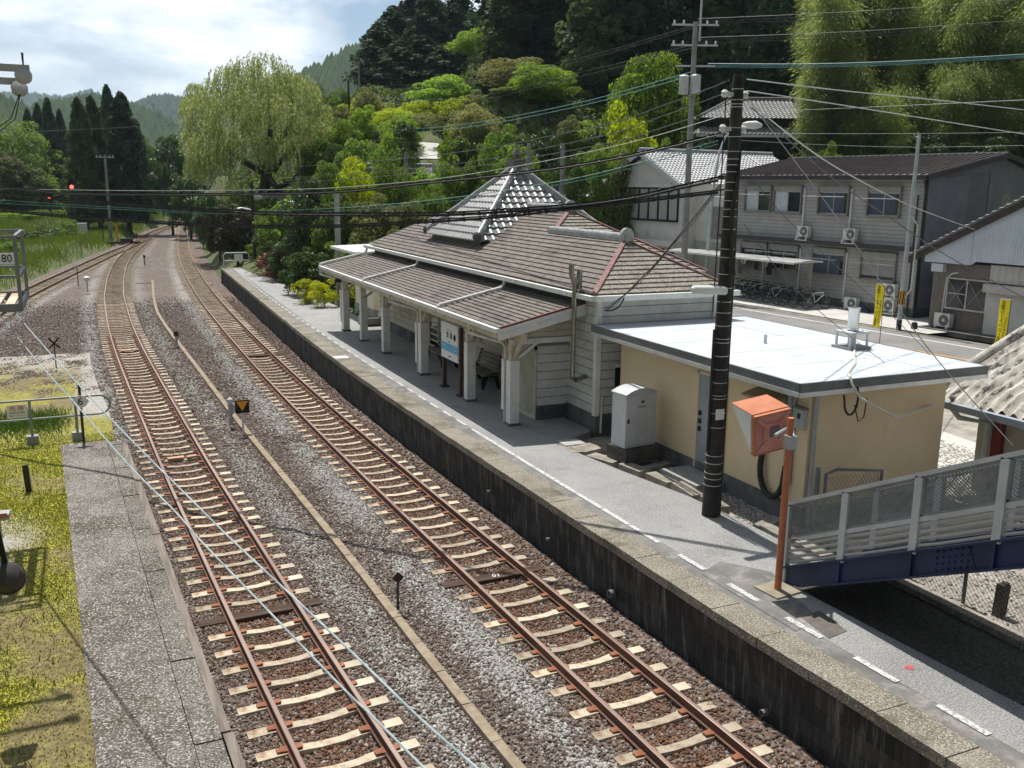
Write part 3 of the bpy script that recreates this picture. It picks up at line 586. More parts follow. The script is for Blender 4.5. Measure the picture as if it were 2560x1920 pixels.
def mossmesh(nm, mat):
    me = fastmesh(nm, np.stack([Xg.ravel(), Yg.ravel(), Zg.ravel()], 1), np.stack([i, i + 1, i + 71, i + 70], 1), mat)
    big = vnoise(Xg, Yg, 1.8, 4, 11); mo = smooth(.40, .6, big) * .9 * (1 - .9 * np.exp(-((Yg - 19.4) / 1.7) ** 2 - ((Xg + 2.2) / 1.1) ** 2)) + .25 * (Yg > 20) * (Yg < 25.8); mo = mo * (1 - .45 * smooth(26, 28, Yg))
    gr = np.clip(1.5 * np.exp(-((Yg - 19.4) / 1.6) ** 2 - ((Xg + 2.2) / .95) ** 2) - .22, 0, 1) * smooth(.3, .55, vnoise(Xg, Yg, .7, 3, 2)) * .9; gr = np.maximum(gr, .95 * smooth(38, 43, Yg + 3 * (vnoise(Xg, Yg, 2, 3, 6) - .5)))
    gr = np.maximum(gr, smooth(28, 31, Yg + 3 * (vnoise(Xg, Yg, 2, 3, 7) - .5)) * smooth(-.9, -.3, Xg))
    attr(me, 'moss', mo); attr(me, 'grit', gr); return me, mo, gr
me, mo, gr = mossmesh('mossy_ground', MOSS); me.polygons.foreach_set('use_smooth', np.ones(len(me.polygons), bool)); struct('', put('mossy_ground', me))
GRS = M('moss_blade', (.15, .15, .022), (.42, .41, .055), 1.6, rough=.9, trans=.25)
GRS2 = M('grass_blade', (.075, .15, .018), (.22, .36, .05), .9, rough=.8, trans=.3)
me, mo, gr = mossmesh('moss_cover', GRS); attr(me, 'dens', 2600 * np.clip(mo, .16, 1) * (1 - gr) * (Yg < 27.5) * (1 - .5 * smooth(17, 27, Yg)))
scatter('moss_cover', me, GRS, 'dens', .011, 'blade', 5, zs=(0, .032), tilt=.9)
me, mo, gr = mossmesh('grass_tufts', GRS2); tb = np.exp(-((Yg - 29.5) / 1.4) ** 2) * smooth(-.6, -1.4, Xg); attr(me, 'dens', 700 * tb + 26 * (1 - gr) * (Yg < 27) * smooth(.35, .7, vnoise(Xg, Yg, .5, 3, 13)))
scatter('grass_tufts', me, GRS2, 'dens', .012, 'blade', 6, zs=(0, .17), tilt=.6)
# ---------------------------------------------------------------- station building
SLATE = M('roof_slate', (.115, .10, .088), (.20, .178, .158), 7, rough=.9, bump=.35, bscale=50, spot=[((.33, .31, .28), 16, .57, .68), ((.055, .05, .045), 1.0, .55, .72)], stretch=(1, .55, 1))
SLATE2 = M('roof_slate_lichen', (.15, .13, .11), (.25, .225, .195), 8, rough=.9, bump=.35, bscale=50, spot=[((.44, .41, .36), 20, .50, .62), ((.07, .06, .055), 1.3, .55, .72)])
REDT = M('red_ridge_cap', (.17, .085, .078), (.25, .135, .125), 5, rough=.75, spot=((.34, .22, .2), 6, .56, .7))
CLAP = M('white_clapboard', (.56, .56, .53), (.68, .68, .65), 2.5, rough=.75, bump=.1, spot=((.42, .41, .37), 1.3, .62, .80, (1, 1, .35)))
BLINE = M('board_joint', (.16, .155, .14), (.24, .235, .21), 6, rough=.9)
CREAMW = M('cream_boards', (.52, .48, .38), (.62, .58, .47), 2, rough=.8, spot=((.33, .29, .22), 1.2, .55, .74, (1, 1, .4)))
CREAM = M('cream_timber', (.50, .45, .35), (.63, .58, .47), 3, rough=.8, spot=((.24, .16, .10), 3.5, .58, .72))
WTRIM = M('white_trim', (.66, .66, .64), (.78, .78, .76), 3, rough=.65, spot=((.40, .38, .34), 4, .60, .74))
GUT = M('gutter_white', (.62, .62, .60), (.76, .76, .74), 3, rough=.5, spot=((.32, .30, .27), 3, .56, .72))
GREENB = M('dark_green_board', (.018, .032, .030), (.03, .05, .046), 3, rough=.6)
CONC = M('plain_concrete', (.25, .25, .245), (.36, .355, .345), 1.4, rough=.9, bump=.4, bscale=40, spot=((.14, .135, .125), 1.1, .55, .72))
DCONC = M('damp_concrete', (.085, .09, .09), (.16, .165, .165), 1.2, rough=.85, spot=((.035, .034, .033), .9, .52, .7))
GLS = GLASS('dark_glass'); DARK = M('dark_inside', (.008, .008, .009), (.015, .015, .016), 2, rough=.9)
STEEL = M('stainless', (.20, .195, .185), (.36, .35, .33), 3, rough=.25, metal=.9, stretch=(5, 5, .4))
KAWARA = M('grey_clay_tile', (.15, .155, .165), (.29, .295, .305), 4, rough=.35, spec=.6, spot=[((.10, .10, .10), 3, .56, .7), ((.50, .48, .42), 5, .62, .74)], isl=.3)
KRIDGE = M('ridge_tile', (.26, .27, .28), (.42, .43, .44), 4, rough=.35, spec=.6, spot=((.10, .10, .10), 5, .55, .7))
BRONZE = M('dark_metal_finial', (.10, .085, .085), (.17, .15, .15), 6, rough=.5)
ST = (13.2, 21., 1.0)
st = thing('station_building', 'long white boarded station house with slate hipped roof and tiled tower roof', 'station building', ST)
def sb(name, mb, mat, parent=None, smooth=False): return mb.build(name, mat, parent or st, off=ST, smooth=smooth)
ZE, MS = 4.55, .5505                # eave height and slope of the main roof
def rz(x): return ZE + (x - 11.15) * MS
# slopes
mb = MB()
courses(mb, (11.15, 39.8, ZE), (11.15, 19.72, ZE), (13.25, 21.82, rz(13.25)), (13.25, 37.7, rz(13.25)), 12, .03, up=(0, 0, 1))
courses(mb, (13.25, 37.7, rz(13.25)), (13.25, 26.1, rz(13.25)), (14.4, 27.25, rz(14.4)), (14.4, 36.55, rz(14.4)), 7, .03, up=(0, 0, 1))
courses(mb, (15.35, 24.0, ZE), (15.35, 19.72, ZE), (13.25, 21.82, rz(13.25)), (13.25, 26.1, rz(13.25)), 12, .03, up=(0, 0, 1))
courses(mb, (17.65, 39.8, ZE), (17.65, 24.0, ZE), (14.4, 27.25, rz(14.4)), (14.4, 36.55, rz(14.4)), 19, .03, up=(0, 0, 1))
courses(mb, (17.65, 39.8, ZE), (11.15, 39.8, ZE), (14.4, 36.55, rz(14.4)), (14.4, 36.55, rz(14.4)), 19, .03, up=(0, 0, 1))
sb('roof', mb, SLATE)
mb = MB()
courses(mb, (11.15, 19.72, ZE), (15.35, 19.72, ZE), (13.25, 21.82, rz(13.25)), (13.25, 21.82, rz(13.25)), 12, .03, up=(0, 0, 1))
o = sb('hip_roof', mb, SLATE2); o['label'] = 'lichen speckled near hip end slope'; mb = MB()
courses(mb, (15.35, 24.0, ZE), (17.65, 24.0, ZE), (15.55, 26.1, rz(13.25)), (13.25, 26.1, rz(13.25)), 12, .03, up=(0, 0, 1))
courses(mb, (13.25, 26.1, rz(13.25)), (15.55, 26.1, rz(13.25)), (14.4, 27.25, rz(14.4)), (14.4, 27.25, rz(14.4)), 7, .03, up=(0, 0, 1))
o = sb('hip_roof', mb, SLATE2); o['label'] = 'lichen speckled hip end slope of the wider back part'
for a, b in (((11.17, 19.74, ZE), (13.25, 21.82, rz(13.25))), ((15.33, 19.74, ZE), (13.25, 21.82, rz(13.25))), ((13.25, 26.1, rz(13.25)), (14.4, 27.25, rz(14.4))), ((17.63, 24.02, ZE), (14.4, 27.25, rz(14.4)))):
    mb = MB(); mb.bar((a[0], a[1], a[2] + .03), (b[0], b[1], b[2] + .03), .13, .045); sb('hip_cap', mb, REDT)
def ridge(p, q):
    mb = MB(); pts = [Vector(p).lerp(Vector(q), i / 24) for i in range(25)]
    mb.tube([(x, y, z + .12) for x, y, z in pts], [.075 + .01 * (i % 2) for i in range(25)], 10); mb.bar((p[0], p[1], p[2] + .04), (q[0], q[1], q[2] + .04), .22, .12)
    r = sb('ridge_tiles', mb, KRIDGE, smooth=True)
    e = MB(); n = 14; poly = [(p[0] - .19, p[1] - .05, p[2] - .12)] + [(p[0] + .19 * math.cos(a), p[1] - .05, p[2] + .14 + .2 * math.sin(a)) for a in np.linspace(math.pi, 0, n)] + [(p[0] + .19, p[1] - .05, p[2] - .12)]
    e.prism(poly, (0, .12, 0)); e.prism([(p[0] + .09 * math.cos(a), p[1] - .07, p[2] + .1 + .1 * math.sin(a)) for a in np.linspace(math.pi, 0, 8)] + [(p[0] + .09, p[1] - .07, p[2] - .04), (p[0] - .09, p[1] - .07, p[2] - .04)], (0, .03, 0))
    sb('ridge_end_tile', e, KRIDGE)
    f = MB(); f.prism([(p[0] - .2, p[1] - .1, p[2] - .13), (p[0] + .2, p[1] - .1, p[2] - .13), (p[0] + .26, p[1] - .42, p[2] - .29), (p[0] - .26, p[1] - .42, p[2] - .29)], (0, 0, .04)); sb('ridge_flashing', f, M('dark_flashing', (.035, .035, .04), (.06, .06, .066), 5, rough=.5))
ridge((13.25, 21.75, rz(13.25)), (13.25, 26.3, rz(13.25) + .0)); ridge((14.4, 27.2, rz(14.4)), (14.4, 30.4, rz(14.4)))
# tower roof
TC, TH, TE, TA = (14.55, 31.75), 2.62, 5.27, 7.72
mb = MB(); c = lambda sx, sy, h=TH, z=TE: (TC[0] + sx * h, TC[1] + sy * h, z); ap = (TC[0], TC[1], TA)
for a, b in ((c(-1, 1), c(-1, -1)), (c(-1, -1), c(1, -1)), (c(1, -1), c(1, 1)), (c(1, 1), c(-1, 1))):
    pantile(mb, a, b, ap, ap, .285, .30, .04, .045, 5)
tr = sb('tower_roof', mb, KAWARA)
for sx, sy in ((-1, -1), (1, -1), (-1, 1), (1, 1)):
    mb = MB(); a = Vector(c(sx, sy, TH - .05, TE + .1)); b = Vector(ap) + Vector((0, 0, .06)); pts = [a.lerp(b, i / 16) for i in range(17)]
    mb.tube([p + Vector((0, 0, .09)) for p in pts], [.085 + .008 * (i % 2) for i in range(17)], 9); mb.bar(a, b, .2, .14)
    h = sb('hip_ridge', mb, KRIDGE, smooth=True)
    mb = MB(); d = Vector((sx, sy, 0)).normalized(); mb.lathe([(.0, 0), (.15, .02), (.17, .07), (.1, .12), (.0, .13)], (0, 0, 0), 12)
    m4 = d.to_track_quat('Z', 'Y').to_matrix(); mb.v = [tuple(m4 @ Vector(p) + a + Vector((0, 0, .05))) for p in mb.v]; sb('hip_end_tile', mb, M('hip_end', (.05, .048, .046), (.11, .11, .105), 8, rough=.5))
mb = MB(); mb.box((TC[0], TC[1], TE - .16), (2 * TH - .42, 2 * TH - .42, .34)); sb('tower_base', mb, M('tower_base_board', (.05, .062, .058), (.09, .10, .095), 4, rough=.7))
mb = MB(); mb.box((TC[0], TC[1], TA + .14), (.46, .46, .32)); mb.box((TC[0], TC[1], TA + .32), (.54, .54, .05)); mb.lathe([(.1, 0), (.07, .08), (.15, .16), (.12, .27), (.05, .40), (.012, .56)], (TC[0], TC[1], TA + .34), 10); sb('tower_finial', mb, BRONZE)
# eaves, gutters
def gutter(p, q, nm='gutter', s=.13, mat=None, par=None):
    mb = MB(); mb.bar(p, q, s, s * .9); return sb(nm, mb, mat or GUT, par)
gutter((11.07, 19.66, ZE - .09), (11.07, 39.9, ZE - .09)); gutter((11.12, 19.62, ZE - .09), (15.4, 19.62, ZE - .09), s=.15)
mb = MB(); mb.b2((11.2, 19.8, ZE - .16), (15.3, 24.0, ZE - .06)); mb.b2((11.2, 24.0, ZE - .16), (17.6, 39.7, ZE - .06)); sb('soffit', mb, CREAMW)
# walls: boards on visible faces over a plain core
WX, WY = 11.53, 20.14
mb = MB(); mb.b2((WX + .04, WY + .04, .9), (15.0, 24.3, ZE - .16)); mb.b2((WX + .04, 24.3, .9), (17.3, 39.5, ZE - .16)); sb('core', mb, CREAMW)
mb = MB()
courses(mb, (WX, WY, 1.42), (15.03, WY, 1.42), (15.03, WY, ZE - .16), (WX, WY, ZE - .16), 13, .03, up=(0, -1, 0), line=.006)
courses(mb, (WX, 21.9, 1.42), (WX, WY, 1.42), (WX, WY, ZE - .16), (WX, 21.9, ZE - .16), 13, .03, up=(-1, 0, 0), line=.006)
sb('wall', mb, [CLAP, BLINE])
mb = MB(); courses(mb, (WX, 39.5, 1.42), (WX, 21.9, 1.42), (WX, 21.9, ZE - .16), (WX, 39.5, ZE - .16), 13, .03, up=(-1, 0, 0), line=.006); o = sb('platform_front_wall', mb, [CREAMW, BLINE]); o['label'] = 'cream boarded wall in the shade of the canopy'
for y0 in (WY,):
    mb = MB(); mb.box((WX - .01, WY - .01, 2.9), (.14, .14, 3.0)); mb.box((15.02, WY - .01, 2.9), (.14, .14, 3.0)); sb('corner_board', mb, WTRIM)
mb = MB(); mb.b2((WX - .02, WY - .02, .8), (15.05, WY + .3, 1.42)); mb.b2((WX - .02, WY + .3, .8), (WX + .3, 39.5, 1.42)); sb('foundation', mb, DCONC)
def window(yc, zc, wd, ht, par=st, face='x', pos=WX, frame=None, panes=2, name='window'):
    f = MB(); t = .07; fr = frame or CREAM
    def bx(m, y0, y1, z0, z1, d0, d1):
        if face == 'x': m.b2((pos - d1, y0, z0), (pos - d0, y1, z1))
        else: m.b2((y0, pos - d1, z0), (y1, pos - d0, z1))
    y0, y1, z0, z1 = yc - wd / 2, yc + wd / 2, zc - ht / 2, zc + ht / 2
    bx(f, y0 - t, y1 + t, z1, z1 + t, 0, .07); bx(f, y0 - t, y1 + t, z0 - t, z0, 0, .09); bx(f, y0 - t, y0, z0, z1, 0, .07); bx(f, y1, y1 + t, z0, z1, 0, .07)
    for k in range(1, panes): q = y0 + wd * k / panes; bx(f, q - .025, q + .025, z0, z1, 0, .05)
    fo = sb(name, f, fr, par); g = MB(); bx(g, y0, y1, z0, z1, 0.012, .02); sb('pane', g, GLS, fo); return fo
window(24.9, 2.75, 1.6, 1.1); window(28.6, 2.75, 1.7, 1.1); window(32.2, 2.3, .9, 2.0, panes=1, name='doorway')
mb = MB(); mb.b2((WX - .05, 34.4, 2.35), (WX - .02, 36.6, 3.35)); sb('notice_board', mb, M('green_board', (.02, .16, .12), (.03, .2, .15), 3, rough=.6))
# black opening in the near end wall
f = MB(); f.b2((12.05, WY - .06, 2.62), (13.7, WY - .022, 2.72)); f.b2((12.05, WY - .06, 1.72), (13.7, WY - .022, 1.8)); fo = sb('window', f, WTRIM); g = MB(); g.b2((12.05, WY - .035, 1.8), (13.7, WY - .02, 2.62)); sb('pane', g, DARK, fo)
# annex with double door under the canopy
ax, ay0, ay1, az = 10.62, 21.72, 23.9, 3.0
mb = MB(); mb.b2((ax + .03, ay0 + .03, .9), (WX, ay1, az - .02)); an = sb('annex', mb, CREAMW)
mb = MB(); courses(mb, (ax, ay0, 1.38), (WX, ay0, 1.38), (WX, ay0, az), (ax, ay0, az), 7, .03, up=(0, -1, 0), line=.009); sb('annex_wall', mb, [CLAP, BLINE], an)
mb = MB(); mb.b2((ax - .02, ay0 - .02, .85), (WX, ay0 + .2, 1.38)); sb('annex_foundation', mb, DCONC, an)
mb = MB(); mb.b2((ax - .06, ay0 - .06, az), (WX, ay1, az + .06)); sb('annex_roof', mb, M('annex_lid', (.20, .19, .17), (.30, .28, .25), 3, rough=.8), an)
mb = MB(); mb.b2((ax - .05, ay0 + .0, 1.0), (ax, ay0 + .09, az)); mb.b2((ax - .05, ay1 - .12, 1.0), (ax, ay1, az)); mb.b2((ax - .05, ay0, az - .1), (ax, ay1, az)); mb.b2((ax - .04, ay0 + .09, .98), (ax, ay1 - .12, 1.1)); sb('door_frame', mb, CREAM, an)
for k in (0, 1):
    d = MB(); wd = (ay1 - .12 - ay0 - .09) / 2; a = ay0 + .09 + k * wd
    d.b2((ax - .03, a + .012, 1.1), (ax, a + wd - .012, az - .1)); d.b2((ax - .045, a + .012, 1.92), (ax - .02, a + wd - .012, 1.98)); sb('door', d, M('door_panel', (.36, .34, .29), (.45, .43, .37), 2, rough=.8), an)
# canopy
CX0, CZ0, CX1, CZ1, CY0, CY1 = 9.1, 3.68, 11.45, 4.2, 20.75, 39.6
cm = (CZ1 - CZ0) / (CX1 - CX0)
mb = MB(); courses(mb, (CX0, CY1, CZ0), (CX0, CY0, CZ0), (CX1, CY0, CZ1), (CX1, CY1, CZ1), 13, .03, up=(0, 0, 1)); can = sb('canopy_roof', mb, SLATE)
mb = MB(); mb.prism([(CX0 + .02, CY0 + .04, CZ0 - .05), (CX1, CY0 + .04, CZ1 - .05), (CX1, CY0 + .04, CZ1 - .012), (CX0 + .02, CY0 + .04, CZ0 - .012)], (0, CY1 - CY0 - .08, 0)); sb('canopy_lining', mb, CREAM, can)
mb = MB(); mb.bar((CX0 + .02, CY0, CZ0 + .02), (CX1, CY0, CZ1 + .02), .07, .05); sb('verge_trim', mb, M('dark_red_trim', (.10, .025, .025), (.17, .045, .04), 6, rough=.6), can)
mb = MB(); mb.prism([(CX0 - .02, CY0 - .03, CZ0 - .30), (CX0 - .02, CY0 - .03, CZ0 - .01), (CX1 + .05, CY0 - .03, CZ1 + .0), (CX1 + .05, CY0 - .03, CZ1 - .28)], (0, .05, 0)); mb.prism([(CX0 - .02, CY1, CZ0 - .28), (CX0 - .02, CY1, CZ0), (CX1, CY1, CZ1), (CX1, CY1, CZ1 - .28)], (0, .05, 0)); mb.bar((CX0, CY0 - .045, CZ0 - .13), (CX1 + .05, CY0 - .045, CZ1 - .13), .02, .02); sb('barge_board', mb, WTRIM, can)
mb = MB(); mb.bar((CX0 - .07, CY0 - .03, CZ0 - .05), (CX0 - .07, CY1 + .1, CZ0 - .05), .12, .11); sb('canopy_gutter', mb, GUT, can)
mb = MB(); mb.b2((CX0 + .06, CY0, CZ0 - .30), (CX0 + .12, CY1, CZ0 - .06)); sb('fascia', mb, CREAM, can)
mb = MB(); mb.b2((CX1 - .03, CY0, CZ1 - .02), (CX1 + .03, 39.6, ZE - .1)); sb('clerestory_board', mb, GREENB)
mb = MB(); mb.b2((9.74, CY0 + .1, 3.32), (9.9, CY1 - .2, 3.5)); sb('canopy_beam', mb, CREAM)
# gable boarding over the near beam
mb = MB(); courses(mb, (9.86, 21.4, 3.28), (WX, 21.4, 3.28), (WX, 21.4, 4.18), (10.05, 21.4, 3.86), 5, .014, up=(0, -1, 0), line=.015); sb('gable_boarding', mb, [CREAMW, BLINE])
mb = MB(); mb.b2((9.7, 21.34, 3.14), (WX, 21.46, 3.28)); sb('tie_beam', mb, WTRIM)
for yy in (21.5, 24.5, 28.58, 32.8, 35.8, 38.6):
    mb = MB(); mb.b2((9.69, yy - .13, 1.06), (9.95, yy + .13, 2.72)); cs = sb('column', mb, WTRIM)
    mb = MB(); mb.b2((9.72, yy - .1, 2.72), (9.92, yy + .1, 3.34)); sb('post', mb, CREAM, cs)
    mb = MB(); mb.b2((9.65, yy - .17, .96), (9.99, yy + .17, 1.06)); sb('plinth', mb, DCONC, cs)
    for sg in (-1, 1):
        mb = MB(); mb.bar((9.82, yy + sg * .1, 2.8), (9.82, yy + sg * .55, 3.36), .09, .07); sb('brace', mb, CREAM, cs)
    mb = MB(); mb.bar((9.92, yy, 2.75), (10.6, yy, 3.22), .08, .08); sb('brace', mb, WTRIM, cs)
    if yy in (21.5, 28.58, 38.6):
        yo = yy + .34; m2 = MB(); m2.tube([(9.03, yo + .75, CZ0 - .1), (9.03, yo + .75, CZ0 - .36), (9.72, yo + .1, 3.12), (9.76, yo, 3.0), (9.76, yo, 1.0)], .045, 8); dp = sb('downpipe', m2, GUT, smooth=True)
        m2 = MB(); m2.b2((9.68, yo - .08, 1.35), (9.84, yo + .08, 2.7)); sb('pipe_cover', m2, WTRIM, dp)
# pipes carried down the canopy from the upper gutter
for px0, px1 in (((780 + 870 / 5.53, 560 + 350 / 5.53), (780 + 140 / 5.53, 560 + 560 / 5.53)), ((780 + 1580 / 5.53, 560 + 510 / 5.53), (780 + 780 / 5.53, 560 + 775 / 5.53)), ((1160 + 640 / 5.53, 640 + 385 / 5.53), (850 + 660 / 2.572, 640 + 320 / 2.572))):
    a = PLX(*px0, CX0, CZ0 + .08, cm); b = PLX(*px1, CX0, CZ0 + .08, cm); yq = (a[1] + b[1]) / 2
    mb = MB(); mb.tube([(11.1, yq, ZE - .1), (11.1, yq, CZ1 + .1), (11.0, yq, CZ0 + .09 + (11.0 - CX0) * cm), (9.1, yq, CZ0 + .09), (9.04, yq, CZ0 + .05), (9.04, yq, CZ0 - .05)], .05, 8); sb('roof_pipe', mb, GUT, smooth=True)
# stove chimney
mb = MB(); cx_, cy_ = 11.0, 20.55
mb.tube([(WX, cy_ + .12, 2.33), (cx_ + .1, cy_ - .1, 2.30), (cx_, cy_ - .1, 2.4), (cx_, cy_ - .1, 4.9)], .062, 10); mb.tube([(cx_, cy_ - .1, 4.72), (cx_ - .1, cy_ - .1, 5.0), (cx_ - .1, cy_ - .1, 5.22)], .07, 10); mb.tube([(cx_ + .0, cy_ - .1, 4.75), (cx_ + .13, cy_ - .1, 4.95), (cx_ + .13, cy_ - .1, 5.1)], .068, 10); mb.tube([(cx_ + .13, cy_ - .1, 4.62), (cx_ + .13, cy_ - .1, 5.06)], .072, 10)
sb('flue', mb, STEEL, smooth=True)
mb = MB(); mb.tube([(15.12, WY - .03, 4.36), (15.2, WY - .05, 4.2), (15.2, WY - .05, .9)], .04, 8); mb.tube([(11.66, WY - .06, 1.9), (11.66, WY - .06, .95)], .03, 6); sb('downpipe', mb, GUT, smooth=True)

# small annex (washroom) beyond the canopy with white tin roof
t = thing('washroom_block', 'small cream block with flat white roof beyond the far end of the canopy', 'outbuilding', (12.6, 42.5, 1.0))
mb = MB(); mb.b2((11.75, 41.0, .9), (14.4, 44.2, 3.6)); mb.build('wall', M('cream_plaster', (.66, .62, .48), (.72, .68, .55), 2, rough=.85), t, off=(12.6, 42.5, 1.0))
mb = MB(); mb.b2((11.72, 40.97, .9), (14.42, 44.22, 1.5)); mb.build('foundation', CONC, t, off=(12.6, 42.5, 1.0))
mb = MB(); mb.prism([(10.9, 41.0, 4.0), (14.6, 41.0, 4.12), (14.6, 45.6, 4.12), (10.9, 45.6, 4.0)], (0, 0, .12)); mb.build('roof', M('white_tin', (.78, .78, .77), (.7, .7, .69), 3, rough=.4), t, off=(12.6, 42.5, 1.0))
mb = MB(); mb.b2((10.8, 39.4, 1.0), (11.9, 40.3, 1.06))
for a, b in (((10.8, 39.4, 1.0), (11.9, 39.5, 1.36)), ((10.8, 40.2, 1.0), (11.9, 40.3, 1.36)), ((10.8, 39.5, 1.0), (10.9, 40.2, 1.36)), ((11.8, 39.5, 1.0), (11.9, 40.2, 1.36))): mb.b2(a, b)
tag(mb.build('concrete_basin', CONC), 'low open concrete basin on the ground past the farthest canopy post', 'basin')
# benches under the canopy
BW = M('bench_slat', (.17, .15, .125), (.26, .235, .20), 3, rough=.8); BI = M('bench_iron', (.012, .012, .013), (.02, .02, .022), 4, rough=.6)
def bench(y0, y1, label):
    t = thing('bench', label, 'bench', (11.05, (y0 + y1) / 2, 1.0), group='benches against the station wall'); o = (11.05, (y0 + y1) / 2, 1.0)
    mb = MB()
    for k in range(4): mb.b2((10.72 + k * .12, y0, 1.42), (10.81 + k * .12, y1, 1.455))
    mb.build('seat', BW, t, off=o); mb = MB()
    for k in range(4): mb.bar((11.2 + .035 * k, y0, 1.56 + .12 * k), (11.2 + .035 * k, y1, 1.56 + .12 * k), .03, .09)
    mb.build('backrest', BW, t, off=o)
    for yy in (y0 + .08, y1 - .08):
        mb = MB(); mb.prism([(10.7, yy, 1.0), (10.78, yy, 1.0), (10.9, yy, 1.36), (11.1, yy, 1.36), (11.22, yy, 1.0), (11.32, yy, 1.0), (11.22, yy, 1.45), (11.38, yy, 2.0), (11.32, yy, 2.0), (11.16, yy, 1.5), (10.72, yy, 1.42), (10.68, yy, 1.3)], (0, .05, 0)); mb.build('leg', BI, t, off=o)
bench(25.6, 27.3, 'slatted bench with black iron legs behind the station name board'); bench(29.2, 31.0, 'slatted bench with black iron legs beside the doorway, farther from the name board')
# station name board
SIGNW = M('sign_white', (.80, .81, .82), (.74, .75, .76), 3, rough=.5); SBLUE = M('sign_blue', (.10, .42, .72), (.13, .46, .76), 3, rough=.5); SBLK = M('sign_black', (.01, .01, .012)); BRN = M('brown_post', (.06, .032, .024), (.10, .055, .04), 5, rough=.6)
t = thing('station_name_board', 'white station name board with light blue band on two brown posts', 'station sign', (9.78, 25.85, 1.0)); o = (9.78, 25.85, 1.0)
for yy in (25.14, 26.56):
    mb = MB(); mb.b2((9.75, yy - .055, 1.0), (9.86, yy + .055, 3.02)); mb.build('post', BRN, t, off=o); mb = MB(); mb.b2((9.68, yy - .12, .99), (9.92, yy + .12, 1.05)); mb.build('base_plate', BRN, t, off=o)
mb = MB(); mb.b2((9.70, 25.16, 1.98), (9.745, 26.54, 3.08)); pn = mb.build('panel', SIGNW, t, off=o)
mb = MB(); mb.b2((9.694, 25.165, 2.22), (9.70, 26.535, 2.46)); mb.build('blue_band', SBLUE, pn, off=o)
rt = (R_(90), 0, R_(-90))
def st_text(b, s, y, z, m=SBLK, al='CENTER'): text(b, s, m, pn, (9.6925 - o[0], y - o[1], z - o[2]), rt, align=al)
st_text('繁', .2, 25.98, 2.70); st_text('藤', .2, 25.68, 2.70); st_text('し げ', .07, 25.98, 2.86); st_text('と う', .07, 25.68, 2.86); st_text('Shigetō', .06, 25.85, 2.52)
mb = MB(); mb.lathe([(.085, 0), (.085, .004), (.07, .004), (.07, 0)], (0, 0, 0), 16); mb.v = [(9.696 - o[0] - c * .5, 25.4 - o[1] + a, 2.70 - o[2] + b * 1.25) for a, b, c in mb.v]; mb.build('number_ring', SBLK, pn)
st_text('D31', .05, 25.4, 2.70); st_text('◀ 角茂谷', .075, 26.48, 2.36, SIGNW, 'LEFT'); st_text('新改 ▶', .075, 25.22, 2.32, SIGNW, 'RIGHT'); st_text('高知県', .055, 25.8, 2.08)
# wall lamp and dark speaker near the far posts
mb = MB(); mb.lathe([(.02, 0), (.12, .03), (.16, .12), (.05, .2), (.02, .28)], (9.6, 38.95, 3.0), 12); tag(mb.build('lamp_fixture', BI, smooth=True), 'black round lamp hanging by the farthest canopy post', 'lamp')
# ground by the annex: lighter slab, hatch, edging
mb = MB(); mb.quad((9.9, 22.4, PZ + .006), (9.95, 21.2, PZ + .006), (10.5, 20.9, PZ + .006), (10.65, 21.6, PZ + .006), (10.4, 22.5, PZ + .006)); struct('', mb.build('pavement_slab', CONC))
h1 = G(1320, 1079, PZ); h2 = G(1391, 1091, PZ); mb = MB(); mb.box((10.42, 19.35, PZ + .012), (.55, .5, .03)); tag(mb.build('utility_cover', M('light_cover', (.34, .34, .33), (.42, .42, .41), 4, rough=.8)), 'square light concrete cover set flush in the platform near the annex door', 'cover')
# ---------------------------------------------------------------- yard, road, forecourt
YARD = M('yard_gravel', (.22, .20, .17), (.40, .37, .33), 1.1, rough=.95, bump=1., bscale=45, spot=[((.50, .48, .43), 28, .58, .68), ((.12, .11, .09), .8, .58, .75)])
def sheet(name, pts, z, mat):
    mb = MB(); mb.quad(*[(p[0], p[1], p[2] if len(p) > 2 else z) for p in pts]); return struct('', mb.build(name, mat))
sheet('gravel_yard', [(9.6, -6), (26, -6), (25.2, 20.4), (15.2, 20.4), (15.2, 20.1), (11.6, 20.1), (9.9, 20.1), (9.9, 19.4), (9.3, 11), (9.3, 6)], .84, YARD)
sheet('stair_shade_gravel', [(9.3, -2), (11.55, -2), (11.55, 11.0), (9.3, 11.0)], .85, M('stair_shade_gravel', (.035, .033, .03), (.085, .08, .07), 16, rough=.95, bump=1, bscale=45, spot=((.14, .13, .12), 26, .54, .6)))  # gravel colour darkened to paint in the shade under the stairs
ys_, us_ = np.arange(2, 21, .3), np.linspace(0, 1, 40)[None, :]
Xq = 9.7 + 13 * us_ + 0 * ys_[:, None]; Yq = ys_[:, None] + 0 * us_; iq = (np.arange(39)[None, :] + np.arange(len(ys_) - 1)[:, None] * 40).ravel()
GW = M('yard_stone', (.20, .185, .16), (.55, .53, .48), 3, rough=.95)
me = fastmesh('yard_stones', np.stack([Xq.ravel(), Yq.ravel(), Xq.ravel() * 0 + .845], 1), np.stack([iq, iq + 1, iq + 41, iq + 40], 1), YARD)
attr(me, 'dens', 260 * ((Xq > PR(Yq) + .1) & (Xq < 11.9) & (Yq < 16.8) & (Yq > 11.2)) + 150 * ((Xq > 15.6) & (Xq < 19.5) & (Yq > 9)) + 60 * (Xq > 12) * (Yq < 11))
scatter('yard_stones', me, GW, 'dens', .035, seed=21)
SLAB = M('light_concrete', (.42, .41, .385), (.56, .55, .52), .8, rough=.9, bump=.2, bscale=30, spot=((.30, .285, .26), 1.6, .55, .72))
sheet('yard_slab', [(16.6, 13.9), (20, 13.6), (20.5, 17.8), (17.0, 18.2)], .848, SLAB)
